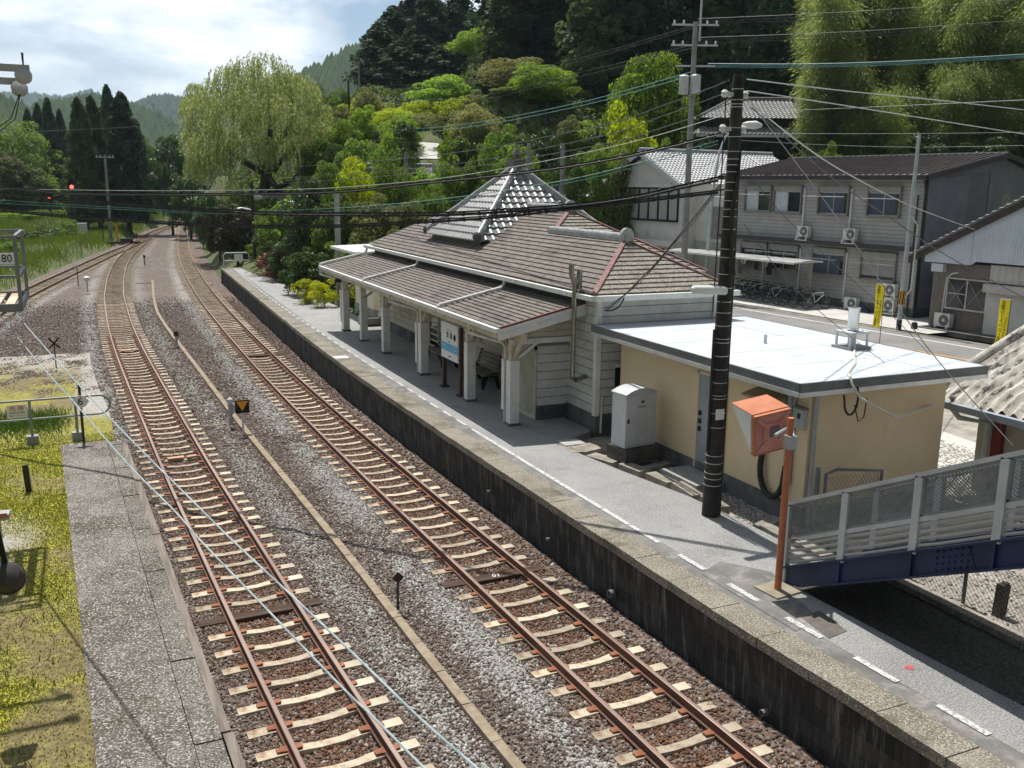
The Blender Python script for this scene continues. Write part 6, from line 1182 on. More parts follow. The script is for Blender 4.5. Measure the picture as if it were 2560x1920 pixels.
mb = MB(); mb.b2((ur, -.02, 2.4), (ul, .55, 2.75)); hb2('canopy', mb, WHP); mb = MB(); mb.b2((3.4, 0, .2), (6.6, .03, 2.2)); hb2('shop_opening', mb, DARK)
mb = MB(); mb.b2((6.2, .02, 3.1), (6.45, .25, 3.25)); hb2('wall_lamp', mb, LGREY)
mb = MB(); mb.b2((-2.9, -9, 0), (ur, -1.2, 5.6)); wg = hb2('side_wing', mb, WHP); mb = MB(); mb.b2((.2, -1.22, 3.0), (1.6, -1.15, 5.0)); hb2('wing_window', mb, AFR, wg); mb = MB(); mb.b2((-2.9, -1.3, 0), (2.8, -1.12, 2.8)); hb2('wing_boards', mb, SIDG, wg)

# ---------------------------------------------------------------- low house with white tin roof and blue sign
TA_ = frame_of((34.05, 57.0), (32.8, 70)); tn = thing('tin_roof_house', 'low house with bright white ribbed roof carrying a blue shop sign', 'house', (34.05, 57.0, 1.0), TA_)
mb = MB(); mb.b2((.9, -8, 0), (7.6, -.4, 5.0)); mb.build('wall', M('dim_wall', (.30, .29, .27), (.38, .37, .35), 1.5, rough=.8), tn)
mb = MB(); mb.prism([(.9, .5, 5.35), (7.9, .5, 5.35), (5.9, -2.6, 7.0), (1.2, -2.6, 7.0)], (0, 0, .06)); 
for k in range(24): q = .95 + k * .29; mb.bar((q, .52, 5.42), (min(max(q, 1.2 + .0 * q), 5.9), -2.6, 7.07), .06, .06)
mb.build('roof', M('white_ribbed', (.66, .70, .71), (.78, .81, .82), 2, rough=.35), tn); mb = MB(); mb.bar((.9, .55, 5.32), (7.9, .55, 5.32), .1, .14); mb.build('gutter', GUT, tn)
mb = MB(); mb.prism([(.6, 1.3, 3.3), (7.4, 1.3, 3.3), (7.4, -.4, 3.6), (.6, -.4, 3.6)], (0, 0, .05)); mb.build('lean_to_roof', M('white_ribbed', (1, 1, 1)), tn); mb = MB(); mb.b2((1.0, -.4, 0), (7.4, -.36, 3.3)); mb.build('shop_front', DARK, tn)
for u in (2.2, 4.4, 6.2): mb = MB(); mb.b2((u - .8, -.37, .3), (u + .6, -.3, 2.9)); mb.build('door', M('shop_door', (.33, .33, .32), (.45, .45, .44), 2, rough=.5), tn)
mb = MB(); mb.b2((4.2, .62, 5.5), (6.9, .70, 6.1)); sg = mb.build('sign_board', M('blue_sign', (.05, .14, .30), (.07, .17, .34), 3, rough=.5), tn); text('神ボタン園', .5, M('sign_letter', (.75, .78, .8)), sg, (5.55, .71, 5.8), (R_(90), 0, R_(180)))
mb = MB(); mb.b2((.15, .55, 5.55), (3.2, 1.0, 6.35)); vb = mb.build('vent_unit', ACW, tn)
for k in range(3): mb = MB(); mb.lathe([(.02, 0), (.33, 0), (.34, .03), (.02, .03)], (0, 0, 0), 16); mb.v = [(.68 + k * .98 + a, 1.0 + c, 5.95 + b) for a, b, c in mb.v]; mb.build('round_vent', ACD, vb)
# road sign 50
p = FP(1409, 508, (32.0, 50), (31.0, 66)); t = thing('speed_limit_sign', 'round red rimmed 50 speed sign behind the station ridge', 'road sign', (p[0], p[1], 1.0)); zc = p[2] - 1.0
mb = MB(); mb.tube([(0, .03, 0), (0, .03, zc + .3)], .04, 8); mb.build('post', LGREY, t); d_ = Vector((-p[0], -p[1], 0)).normalized(); an_ = math.atan2(d_.y, d_.x) + math.pi / 2
def disc(r0, r1, off, mat, nm, par):
    mb = MB(); mb.lathe([(r0, 0), (r1, 0), (r1, .01), (r0, .01)], (0, 0, 0), 24); mb.v = [(a, -c - off, b) for a, b, c in mb.v]; o_ = mb.build(nm, mat, par); o_.location = (0, 0, zc); o_.rotation_euler.z = an_; return o_
pl_ = disc(.001, .5, 0, WHITE, 'plate', t); disc(.37, .5, .012, M('sign_red', (.55, .03, .03), (.5, .03, .03)), 'rim', t); text('50', .55, M('sign_navy', (.03, .06, .28)), pl_, (0, -.03, -.02), (R_(90), 0, 0), sx=.8)

# ---------------------------------------------------------------- old farmhouse up the slope
FH = np.array([53.0, 66.0]); FA = math.atan2(-3.9, 8.0); fz = 8.6; fm = thing('farmhouse', 'old house with two tier silvery tiled roof on the slope above the apartments', 'house', (FH[0], FH[1], fz), FA)
def fbk(n_, mb, mat): return mb.build(n_, mat, fm)
mb = MB(); mb.b2((-5.2, -3.2, -1), (5.2, 4, 4.2)); fbk('wall', mb, M('dark_wood_wall', (.035, .03, .026), (.07, .06, .052), 2, rough=.9)); FT = M('farm_tile', (.24, .245, .25), (.42, .425, .43), 2.5, rough=.35, isl=.4)
mb = MB(); pantile(mb, (-6.6, -4.6, 2.7), (6.8, -4.6, 2.7), (5.2, -2.6, 3.5), (-5.2, -2.6, 3.5), .34, .36, .05, .05, 4); fbk('lower_roof', mb, FT); mb = MB(); mb.b2((-6.6, -4.65, 2.5), (6.8, -4.5, 2.68)); fbk('eave_board', mb, WTRIM)
mb = MB(); pantile(mb, (-5.9, -3.9, 4.0), (5.9, -3.9, 4.0), (2.3, 0, 5.7), (-2.8, 0, 5.7), .34, .36, .05, .05, 4); pantile(mb, (5.9, -3.9, 4.0), (5.9, 4.2, 4.0), (2.3, 0, 5.7), (2.3, 0, 5.7), .34, .36, .05, .05, 4); pantile(mb, (-5.9, 4.2, 4.0), (-5.9, -3.9, 4.0), (-2.8, 0, 5.7), (-2.8, 0, 5.7), .34, .36, .05, .05, 4); fbk('upper_roof', mb, FT)
mb = MB(); mb.tube([(-2.9, 0, 5.85), (2.4, 0, 5.85)], .16, 8); mb.b2((-2.9, -.16, 5.6), (2.4, .16, 5.85)); mb.tube([(2.35, 0, 5.7), (5.9, -3.9, 4.1)], .13, 7); mb.tube([(-2.8, 0, 5.7), (-5.9, -3.9, 4.1)], .13, 7); mb.box((2.5, 0, 6.0), (.4, .5, .7)); fbk('ridge', mb, M('dark_ridge', (.08, .08, .08), (.14, .14, .14), 3, rough=.6))
# small roof far left of the hill path
q0 = QD(1000, 440, 78); t = thing('cottage', 'small cottage with grey tiled roof among the bushes below the hill path', 'house', (q0[0], q0[1], q0[2] - 3.2), R_(-20))
mb = MB(); mb.b2((-2.6, -2.2, 0), (2.6, 2.2, 3)); mb.build('wall', M('brown_wall', (.14, .085, .06), (.20, .12, .09), 3, rough=.9), t); mb = MB(); pantile(mb, (-3.1, -2.8, 2.7), (3.1, -2.8, 2.7), (2.6, 0, 4.0), (-2.6, 0, 4.0), .3, .32, .045, .04, 4); pantile(mb, (3.1, 2.8, 2.7), (-3.1, 2.8, 2.7), (-2.6, 0, 4.0), (2.6, 0, 4.0), .3, .32, .045, .04, 4); mb.build('roof', KAWARA, t); mb = MB(); mb.tube([(-2.7, 0, 4.1), (2.7, 0, 4.1)], .14, 8); mb.build('ridge', KRIDGE, t)
q0 = QD(862, 340, 100); t = thing('old_shed', 'dark old shed with flat eave half hidden behind trees left of the hill path', 'shed', (q0[0], q0[1], q0[2] - 1.5), R_(-15))
mb = MB(); mb.b2((-2.5, -2, -1), (2.5, 2, 2)); mb.build('wall', M('dark_wood_wall', (1, 1, 1)), t); mb = MB(); mb.b2((-3, -2.6, 2), (3, 2.4, 2.25)); mb.build('roof', M('brown_tin', (.16, .13, .11), (.24, .2, .17), 2, rough=.7), t)
# hill path and graveyard stones
def path(name, pts, w_, mat, zo=.12):
    mb = MB(); L_, R2 = [], []
    for i, p in enumerate(pts):
        a = np.array(pts[max(i - 1, 0)][:2]); b = np.array(pts[min(i + 1, len(pts) - 1)][:2]); d = (b - a) / np.linalg.norm(b - a); n_ = np.array([-d[1], d[0]]) * w_ / 2
        z = p[2] + zo; L_.append((p[0] + n_[0], p[1] + n_[1], z)); R2.append((p[0] - n_[0], p[1] - n_[1], z))
    k = len(pts); mb.add(L_ + R2, [(i, i + 1, k + i + 1, k + i) for i in range(k - 1)]); return mb
pts = [(a[0], a[1], a[2]) for a in (QD(1073, 400, 84), QD(1074, 380, 88), QD(1068, 360, 93), QD(1056, 346, 98), QD(1048, 342, 103))]
struct('', path('path', pts, 2.3, None).build('path', SLAB))
# ---------------------------------------------------------------- left of the tracks
def VZ(x, y, py):
    lo, hi = -3., 60.
    for _ in range(50):
        m = (lo + hi) / 2
        if PX((x, y, m))[1] > py: lo = m
        else: hi = m
    return lo
FGR = M('fence_grey_green', (.20, .235, .235), (.28, .31, .31), 2, rough=.5, spot=((.16, .13, .10), 5, .62, .76)); DKI = M('dark_iron', (.03, .027, .025), (.06, .055, .05), 5, rough=.7)
fx0, fx1, fy = -1.67, -.58, 27.05; rt_z = VZ(fx0, fy, 1001); rb_z = VZ(fx0, fy, 1048)
t = thing('barrier_fence', 'grey tube barrier with round end and danger sign across the old platform', 'fence', (fx0, fy, .27)); o = (fx0, fy, .27)
mb = MB(); ex = .02; zc_, hr_ = (rt_z + rb_z) / 2, (rt_z - rb_z) / 2
mb.tube([(-8, fy, rt_z), (ex, fy, rt_z)] + [(ex + hr_ * math.sin(a), fy, zc_ + hr_ * math.cos(a)) for a in np.linspace(0, math.pi, 9)] + [(-8, fy, rb_z)], .028, 8); mb.build('rail', FGR, t, off=o, smooth=True)
for x in (fx0, fx1, -3.6, -5.6):
    mb = MB(); mb.tube([(x, fy, .2), (x, fy, rt_z)], .035, 8); mb.build('post', FGR, t, off=o); mb = MB(); mb.b2((x - .14, fy - .12, .15), (x + .14, fy + .12, .48)); mb.build('footing', CONC, t, off=o)
s0, s1 = QY(16, 1014, fy), QY(70, 1042, fy); mb = MB(); mb.b2((s0[0], fy - .055, s1[2]), (s1[0], fy - .035, s0[2])); pn_ = mb.build('sign', SIGNW, t, off=o); cx, cz = (s0[0] + s1[0]) / 2 - o[0], (s0[2] + s1[2]) / 2 - o[2]
RED = M('sign_red', (.55, .03, .03), (.5, .03, .03)); H = s0[2] - s1[2]
text('危 険', .42 * H, RED, pn_, (cx, -.058, cz + .22 * H), (R_(90), 0, 0)); text('DANGER', .21 * H, SBLK, pn_, (cx, -.058, cz - .09 * H), (R_(90), 0, 0), sx=1.25); text('線路内に立入らないで下さい', .115 * H, SBLK, pn_, (cx, -.058, cz - .32 * H), (R_(90), 0, 0), sx=.75)
mx_, my_ = -.44, 26.55; mz = VZ(mx_, my_, 1003); mt = VZ(mx_, my_, 962)
t = thing('stop_marker', 'white stop marker plate with a black 6 on a rusty post', 'marker', (mx_, my_, .27)); mb = MB(); mb.tube([(0, 0, 0), (0, 0, mt - .27)], .035, 8); mb.build('post', DKI, t)
mb = MB(); r_ = .185; mb.prism([(r_ * 1.15 * math.cos(a), -.06, r_ * math.sin(a) + mz - .27) if k % 2 == 0 else (r_ * .95 * math.cos(a), -.06, r_ * .95 * math.sin(a) + mz - .27) for k, a in enumerate(np.linspace(0, 2 * math.pi, 8, endpoint=False))], (0, .015, 0)); pl_ = mb.build('plate', SIGNW, t); text('6', .3, SBLK, pl_, (0, -.065, mz - .27), (R_(90), 0, 0))
stump(-1.58, 22.7, .2, VZ(-1.58, 22.7, 1165) - .2, .06, 'short black timber stub in the moss beside the old platform', lean=-.03)
def small(name, label, cat, x, y, z, py, r=.025, mat=DKI):
    t = thing(name, label, cat, (x, y, z)); h = VZ(x, y, py) - z; mb = MB(); mb.tube([(0, 0, 0), (0, 0, h)], r, 6); mb.build('post', mat, t); return t, h
t, h = small('cross_marker', 'thin post with small black cross plate beside the mid track', 'marker', -1.41, 40.05, -.1, 858); mb = MB(); mb.bar((-.2, 0, h - .2), (.2, 0, h + .2), .06, .02, (0, 1, 0)); mb.bar((-.2, .02, h + .2), (.2, .02, h - .2), .06, .02, (0, 1, 0)); mb.build('cross', SBLK, t)
t, h = small('clearance_post', 'thin black post standing between siding and mid track', 'marker', -.66, 71.45, -.1, 663, .03); mb = MB(); mb.b2((-.25, -.02, h - .15), (.1, .02, h - .05)); mb.build('arm', LGREY, t)
t = thing('track_lamp', 'low white capped lamp on a stub between siding and mid track', 'lamp', (-.1, 67.5, -.1)); mb = MB(); mb.tube([(0, 0, 0), (0, 0, .75)], .05, 7); mb.build('post', LGREY, t); mb = MB(); mb.lathe([(.05, .75), (.24, .8), (.2, .98), (.03, 1.06)], (0, 0, 0), 12); mb.build('cap', WHITE, t, smooth=True)
AMB = M('amber_plate', (.80, .36, .02), (.74, .32, .02), 4, rough=.5)
t, h = small('triangle_marker', 'black plate with amber downward triangle on a thin post by the trough', 'marker', 3.82, 27.45, -.1, 1002, .028, LGREY); mb = MB(); mb.b2((-.2, -.03, h - .36), (.2, -.01, h + .02)); pl_ = mb.build('plate', SBLK, t); mb = MB(); mb.prism([(-.17, -.04, h - .01), (.17, -.04, h - .01), (0, -.04, h - .30)], (0, .01, 0)); mb.build('triangle', AMB, pl_)
t, h = small('junction_post', 'grey cable junction post beside the amber triangle marker', 'post', 3.62, 28.5, -.1, 998, .055, GMET); mb = MB(); mb.lathe([(.075, h - .25), (.085, h), (.03, h + .05)], (0, 0, 0), 10); mb.build('cap', LGREY, t); mb = MB(); mb.b2((-.06, -.08, h - .45), (.1, .05, h - .15)); mb.build('box', GMET, t)
t, h = small('junction_post', 'small dark cable junction post at the farther bend of the trough', 'post', 3.4, 43.9, -.1, 828, .06, GMET); mb = MB(); mb.b2((-.1, -.08, h - .22), (.1, .08, h)); mb.build('box', DKI, t)
t, h = small('junction_post', 'small far post between mid track and platform track near the yard throat', 'post', 4.6, 88, -.1, 638, .07, GMET); mb = MB(); mb.b2((-.1, -.08, h - .2), (.1, .08, h)); mb.build('box', DKI, t)
t, h = small('diamond_marker', 'rusty black diamond marker on a short post beside the cable trough', 'marker', 4.5, 14.58, -.15, 1443, .022); mb = MB(); r_ = .11; mb.prism([(-r_, -.03, h), (0, -.03, h - r_), (r_, -.03, h), (0, -.03, h + r_)], (0, .015, 0)); mb.build('plate', M('rusty_black', (.03, .018, .015), (.06, .035, .028), 8, rough=.8), t)
# signals far up the line
LAMP = M('signal_red_lamp', (.6, .02, .02), emit=((1, .04, .03), 9)); POLEG = M('pole_concrete_grey', (.22, .22, .21), (.32, .32, .305), 1.5, rough=.9, spot=((.14, .13, .12), 2, .56, .72, (2, 2, .3)))
def signal(label, bx, by, tx_, ty_, hx, hy, hw, hh):
    p = G(bx, by, .3); D = float(CR[2 - 2:3, 2][0] * 0 + p[0] * CR[0, 2] + p[1] * CR[1, 2] + (p[2] - EYE) * CR[2, 2]); s = D / FPX; h = VZ(p[0], p[1], ty_) - .3; zc = VZ(p[0], p[1], hy) - .3; zl = VZ(p[0], p[1], tx_) - .3
    t = thing('railway_signal', label, 'railway signal', (p[0], p[1], .2), 0, 'red railway signals up the line'); mb = MB(); mb.tube([(0, .1, 0), (0, .1, h)], .11, 8); mb.build('post', DKI, t)
    mb = MB(); w_, q_ = hw * s / 2, hh * s / 2; mb.prism([(w_ * math.cos(a), -.1, zc + q_ - w_ + w_ * math.sin(a)) for a in np.linspace(0, math.pi, 10)] + [(w_ * math.cos(a), -.1, zc - q_ + w_ + w_ * math.sin(a)) for a in np.linspace(math.pi, 2 * math.pi, 10)], (0, .12, 0)); hd = mb.build('head', SBLK, t)
    mb = MB(); mb.lathe([(.001, 0), (.22, .01), (.001, .05)], (0, 0, 0), 12); mb.v = [(a, -.13 - c, zl + b) for a, b, c in mb.v]; mb.build('lamp', LAMP, hd); mb = MB(); mb.lathe([(.26, 0), (.24, .3), (.22, .3), (.24, 0)], (0, 0, 0), 12); mb.v = [(a, -.12 - c, zl + b) for a, b, c in mb.v if True]; mb.build('hood', SBLK, hd); mb = MB()
    for k in range(8): mb.bar((-.2, .25, .5 + k * .4), (.2, .25, .5 + k * .4), .03, .03)
    mb.build('ladder', DKI, t)
signal('taller railway signal showing red, left of the far concrete pole', 190, 591, 465, 440, 189, 459, 15, 26)
signal('shorter railway signal showing red at the far left verge', 131, 568, 493, 480, 131, 490, 12, 24)
def pole(name, label, x, y, z, h, r0=.16, r1=.1, arms=(), mat=None, aw=1.4, rz=0, group=None):
    t = thing(name, label, 'utility pole', (x, y, z), rz, group); mb = MB(); mb.tube([(0, 0, -.3), (0, 0, h)], [r0, r1], 12); mb.build('shaft', mat or POLEG, t, smooth=True)
    for a in arms:
        mb = MB(); mb.bar((-aw / 2, 0, a), (aw / 2, 0, a), .09, .09); ar_ = mb.build('crossarm', LGREY, t)
        for q in (-.45, -.25, .25, .45): mb = MB(); mb.lathe([(.03, .04), (.07, .08), (.05, .14), (.06, .18), (.03, .24)], (q * aw, 0, a), 8); mb.build('insulator', MATS['porcelain'], ar_)
    return t
p = G(278, 595, .3); pole('utility_pole', 'grey concrete pole with crossarm beyond the far points', p[0], p[1], .2, VZ(p[0], p[1], 387) - .2, .2, .14, (VZ(p[0], p[1], 393) - .2,), aw=2.0)
p = QD(383, 495, 150); pole('utility_pole', 'small far pole with crossarm left of the dark trees beside the line', p[0], p[1], p[2] - 2, 6.6, .18, .12, (6.3,), aw=1.6)
mb = MB(); p = G(208, 598, .2); mb.b2((-.55, -.4, .9), (.55, .4, 1.9)); [mb.b2((a - .05, b - .05, 0), (a + .05, b + .05, .9)) for a in (-.45, .45) for b in (-.3, .3)]; tag(mb.build('relay_box', LGREY, None, tuple(p)), 'pale relay box on legs in the grass right of the taller signal', 'relay box')
p = G(390, 538, .4); t = thing('equipment_cabinet', 'large pale grey cabinet in the grass beside the far points', 'cabinet', tuple(p)); mb = MB(); mb.b2((-1.3, -.8, .1), (1.3, .8, 2.1)); mb.build('body', LGREY, t); mb = MB(); mb.b2((-1.4, -.9, 2.1), (1.4, .9, 2.25)); mb.build('roof', WTRIM, t)
p = G(278, 607, .0); t = thing('point_machine', 'dark point machine with striped lever stand beside the far points', 'point machine', (p[0] + .8, p[1], -.1)); mb = MB(); mb.b2((-1.5, -.6, 0), (2.4, .5, .25)); mb.build('plank_base', WOODS, t); mb = MB(); mb.b2((.2, -.4, .25), (1.6, .3, .6)); mb.build('machine', DKI, t); mb = MB(); mb.tube([(-.1, 0, .2), (-.1, 0, 2.6)], .1, 8); mb.build('stand', AMB, t); mb = MB(); mb.lathe([(.16, 2.4), (.2, 2.6), (.16, 2.9)], (-.1, 0, 0), 10); mb.b2((-2.3, -.1, 3.0), (-.9, 0, 3.9)); mb.tube([(-1.6, 0, 0), (-1.6, 0, 3.5)], .05, 6); mb.build('target', SBLK, t)
# signal cage, disc and lamp close on the left
CAGE = M('cage_grey', (.16, .165, .17), (.23, .235, .24), 3, rough=.6); CPL = M('cage_plank', (.55, .40, .28), (.68, .56, .43), 3, rough=.85, stretch=(2, .3, 1))
cx1, cy0, cy1, cz = -1.13, 18.7, 20.9, 4.9
t = thing('signal_platform', 'grey signal maintenance cage with pale plank floor at the left edge', 'signal platform', (cx1, cy0, .2)); o = (cx1, cy0, .2)
mb = MB(); 
for x in (cx1, cx1 - 1.5):
    for y in (cy0, cy1): mb.bar((x, y, cz - .05), (x, y, cz + 1.25), .06, .06, (0, 1, 0))
for zz in (cz, cz + .55, cz + 1.25):
    for a, b in (((cx1, cy0), (cx1, cy1)), ((cx1, cy0), (cx1 - 1.5, cy0)), ((cx1 - 1.5, cy0), (cx1 - 1.5, cy1)), ((cx1, cy1), (cx1 - 1.5, cy1))): mb.bar((a[0], a[1], zz), (b[0], b[1], zz), .05, .05 if zz > cz else .14)
mb.build('frame', CAGE, t, off=o)
mb = MB()
for k in range(6): mb.b2((cx1 - .12 - k * .24 - .15, cy0 + .05, cz + .0), (cx1 - .12 - k * .24, cy1 - .05, cz + .03))
mb.build('plank_floor', CPL, t, off=o)
mb = MB(); mb.tube([(cx1 - .9, cy0 + .9, .2), (cx1 - .9, cy0 + .9, 8.2)], .13, 10); mb.build('mast', POLEG, t, off=o, smooth=True)
mb = MB(); dz_ = QY(0, 843, 18.4); dr = abs(QY(18, 843, 18.4)[0] - QY(-62, 843, 18.4)[0]) * .5; mb.lathe([(.01, 0), (dr, 0), (dr, .05), (.01, .05)], (0, 0, 0), 28); cx_ = QY(-44, 843, 18.4); mb.v = [(cx_[0] + a, 18.4 + c, cx_[2] + b) for a, b, c in mb.v]; mb.build('signal_disc', SBLK, t, off=o)
s0, s1 = QY(-12, 633, cy0 + .0), QY(37, 660, cy0); mb = MB(); mb.b2((s0[0], cy0 - .06, s1[2]), (s1[0], cy0 - .04, s0[2])); sp_ = mb.build('speed_plate', SIGNW, t, off=o); text('80', (s0[2] - s1[2]) * 1.0, SBLK, sp_, ((s0[0] + s1[0]) / 2 - o[0] + .03, -.065, (s0[2] + s1[2]) / 2 - o[2]), (R_(90), 0, 0), sx=.9)
ly = 12.6; lp = QY(18, 1440, ly); t = thing('platform_lamp', 'black round floodlight on a black stem at the lower left edge', 'lamp', tuple(lp)); mb = MB(); hz_ = QY(8, 1296, ly)[2] - lp[2]; mb.bar((.0, 0, .1), (-.07, 0, hz_), .06, .06, (0, 1, 0)); mb.build('stem', SBLK, t)
mb = MB(); mb.lathe([(.05, .16), (.15, .12), (.19, -.02), (.195, -.10), (.21, -.10), (.21, -.14), (.16, -.14), (.13, -.05), (.02, -.03)], (0, 0, 0), 20); q_ = Matrix.Rotation(R_(52), 3, 'X'); mb.v = [tuple(q_ @ Vector(v)) for v in mb.v]; mb.build('lamp_head', DKI, t, smooth=True)
mb = MB(); mb.b2((-1.0, -.08, hz_), (.1, .12, hz_ + .07)); mb.build('bracket', GMET, t); mb = MB(); mb.b2((-1.0, -.085, hz_ + .03), (.08, -.08, hz_ + .09)); mb.build('orange_edge', ORG, t); mb = MB(); mb.tube([(-.95, 0, -lp[2] + .2), (-.95, 0, hz_ + .3)], .06, 8); mb.build('post', DKI, t)
# crossarm with insulators on the pole at the upper left
ap_ = np.array([-3.2, 16.0]); e0 = QY(74, 172, 16.0); e1 = QY(64, 205, 16.6); t = thing('crossarm_pole', 'pole with two grey crossarms and round insulators at the upper left edge', 'utility pole', (ap_[0], ap_[1], .2)); o = (ap_[0], ap_[1], .2)
mb = MB(); mb.tube([(ap_[0], ap_[1] + .3, .2), (ap_[0], ap_[1] + .3, e0[2] + .8)], [.17, .12], 12); mb.build('shaft', POLEG, t, off=o, smooth=True)
mb = MB(); mb.bar((ap_[0] - 1, 16.0, e0[2] - .0), (e0[0], 16.0, e0[2]), .07, .10); mb.build('crossarm', GMET, t, off=o); mb = MB(); mb.bar((ap_[0] - 1, 16.6, e1[2]), (e1[0] - .05, 16.6, e1[2]), .07, .10); mb.build('crossarm', GMET, t, off=o)
for e, yy in ((e0, 15.98), (e1, 16.55)):
    mb = MB(); mb.lathe([(.02, .06), (.10, .05), (.12, .0), (.09, -.04), (.115, -.07), (.06, -.1)], (0, 0, 0), 16); q_ = Matrix.Rotation(R_(60), 3, 'X'); mb.v = [tuple(q_ @ Vector(v) + Vector((e[0] - .09, yy, e[2] - .09))) for v in mb.v]; mb.build('insulator', M('grey_porcelain', (.34, .345, .35), (.44, .445, .45), 4, rough=.3), t, off=o, smooth=True)
mb = MB(); mb.tube([(e0[0] - .08, 16, e0[2]), (e0[0] - .08, 16, e0[2] + .22)], [.01, .018], 6); mb.build('pin', DKI, t, off=o); mb = MB(); mb.tube([(e0[0] - .35, 16, e0[2] + .02), (e0[0] - .5, 16.2, e0[2] + .2), (e0[0] - .9, 16.4, e0[2] + .28)], .008, 5)
for k in (0, .06): mb.tube([(e1[0] - .06, 16.5, e1[2] - .1), (e1[0] - .25 + k, 16.6, e1[2] - .55), (e1[0] - .75 + k, 16.7, e1[2] - .9 - k)], .009, 5)
mb.build('jumper_wire', DKI, t, off=o)
# platform end sign, car, poles by the planted bank
t = thing('platform_end_sign', 'low grey tube frame with small white sign at the far platform end', 'sign', (9.9, 70.2, 1.0)); mb = MB(); h = VZ(9.9, 70.2, 632) - 1; mb.tube([(-.9, 0, 0), (-.9, 0, h - .15), (-.75, 0, h), (.75, 0, h), (.9, 0, h - .15), (.9, 0, 0)], .04, 7); mb.tube([(-.9, 0, .55), (.9, 0, .55)], .03, 6); mb.build('frame', LGREY, t, smooth=True); mb = MB(); mb.b2((-.15, -.05, .5), (.45, -.03, 1.0)); pl_ = mb.build('plate', SIGNW, t)
q0 = QD(683, 502, 86); t = thing('parked_car', 'white car parked at the top of the bank under the willow', 'car', (q0[0], q0[1], q0[2] - .35), R_(25))
mb = MB(); mb.prism([(-1.7, -.75, .3), (1.7, -.75, .3), (1.7, -.75, .75), (1.1, -.75, .85), (.7, -.75, 1.35), (-.9, -.75, 1.4), (-1.5, -.75, .9), (-1.7, -.75, .8)], (0, 1.5, 0)); cb2 = mb.build('body', M('car_white', (.72, .74, .75), (.76, .78, .79), 3, rough=.2), t); mb = MB(); mb.prism([(.75, -.70, .9), (1.06, -.7, .9), (.72, -.7, 1.28)], (0, 1.4, 0)); mb.b2((-1.2, -.77, .92), (.6, -.755, 1.28)); mb.build('window', GLS, cb2)
for x in (-1.1, 1.1):
    for y in (-.76, .62): mb = MB(); mb.lathe([(.3, 0), (.3, .16)], (0, 0, 0), 12); mb.v = [(x + a, y + c, .3 + b) for a, b, c in mb.v]; mb.build('wheel', TYRE, t)
x, y = 11.6, 46.8; pole('utility_pole', 'concrete pole rising behind the far end of the canopy', x, y, 1, VZ(x, y, 485) - 1, .17, .13, mat=POLEG)
q0 = G(638, 655, 1.2); t = pole('wooden_pole', 'thin dark wooden pole with lamp in the bushes past the platform end', q0[0], q0[1], 1, VZ(q0[0], q0[1], 455) - 1, .13, .1, mat=MATS['pole_dark']); 
q0 = QD(757, 500, 66); pole('wooden_pole', 'short black pole top above the dark camellia bushes', q0[0], q0[1], q0[2] - 3, VZ(q0[0], q0[1], 420) - q0[2] + 3, .16, .14, mat=MATS['pole_dark'])
for px, py, D, lb in ((612, 525, 76, 'pale platform lamp glimpsed in bushes under the willow'), (744, 510, 62, 'pale platform lamp sticking out of the bushes left of the black pole')):
    q0 = QD(px, py, D); t = thing('bank_lamp', lb, 'lamp', (q0[0], q0[1], q0[2])); mb = MB(); mb.tube([(-.6, 0, .1), (-.3, 0, .1), (.3, 0, 0), (.5, 0, -.05)], [.06, .13, .14, .08], 10); mb.build('lamp_head', MATS['lamp_shell'], t, smooth=True); mb = MB(); mb.tube([(.4, 0, 0), (.9, .1, -.1), (.95, .1, -6)], .05, 6); mb.build('post', DKI, t)
for px, pt, pb, D, lb, m_ in ((875, 205, 385, 100, 'tall thin pole before the dark cedars left of the hill path', 'pole_dark'), (1016, 380, 445, 72, 'short steel pole by the cottage roof', None), (1321, 358, 450, 62, 'concrete pole top right of the tower finial', None), (1404, 360, 520, 62, 'concrete pole with hanging wires left of the tin roof sign', None), (1368, 258, 360, 84, 'slender pole in front of the dark wood above the station', 'pole_dark'), (898, 160, 200, 118, 'far thin mast against the green hill beside the cedars', None)):
    q0 = QD(px, pb, D); zt = QD(px, pt, D)[2]; pole('utility_pole', lb, q0[0], q0[1], q0[2] - 3, zt - q0[2] + 3, .2 if D < 90 else .15, .14 if D < 90 else .1, mat=MATS[m_] if m_ else None)
# pole with transformers
x, y = 31.7, 45.6; t = pole('utility_pole', 'tall concrete pole with transformer cans and three crossarms beside the white house', x, y, .9, VZ(x, y, 55) - .9, .2, .13, tuple(VZ(x, y, v) - .9 for v in (62, 113)), aw=2.6, rz=R_(-24)); hT = VZ(x, y, 55) - .9
mb = MB(); mb.tube([(.25, 0, hT - 1), (.28, 0, hT + 2.2)], .06, 7); mb.build('top_extension', LGREY, t); zt = VZ(x, y, 165) - .9; mb = MB(); mb.bar((-1, 0, zt), (1.2, 0, zt), .08, .08); mb.build('crossarm', LGREY, t)
for dx, zz in ((-.55, 214), (.12, 212)): mb = MB(); z = VZ(x, y, zz) - .9; mb.lathe([(.25, -.5), (.27, -.45), (.27, .45), (.2, .52), (.05, .55)], (dx, -.3, z), 14); mb.build('transformer', LGREY, t, smooth=True)
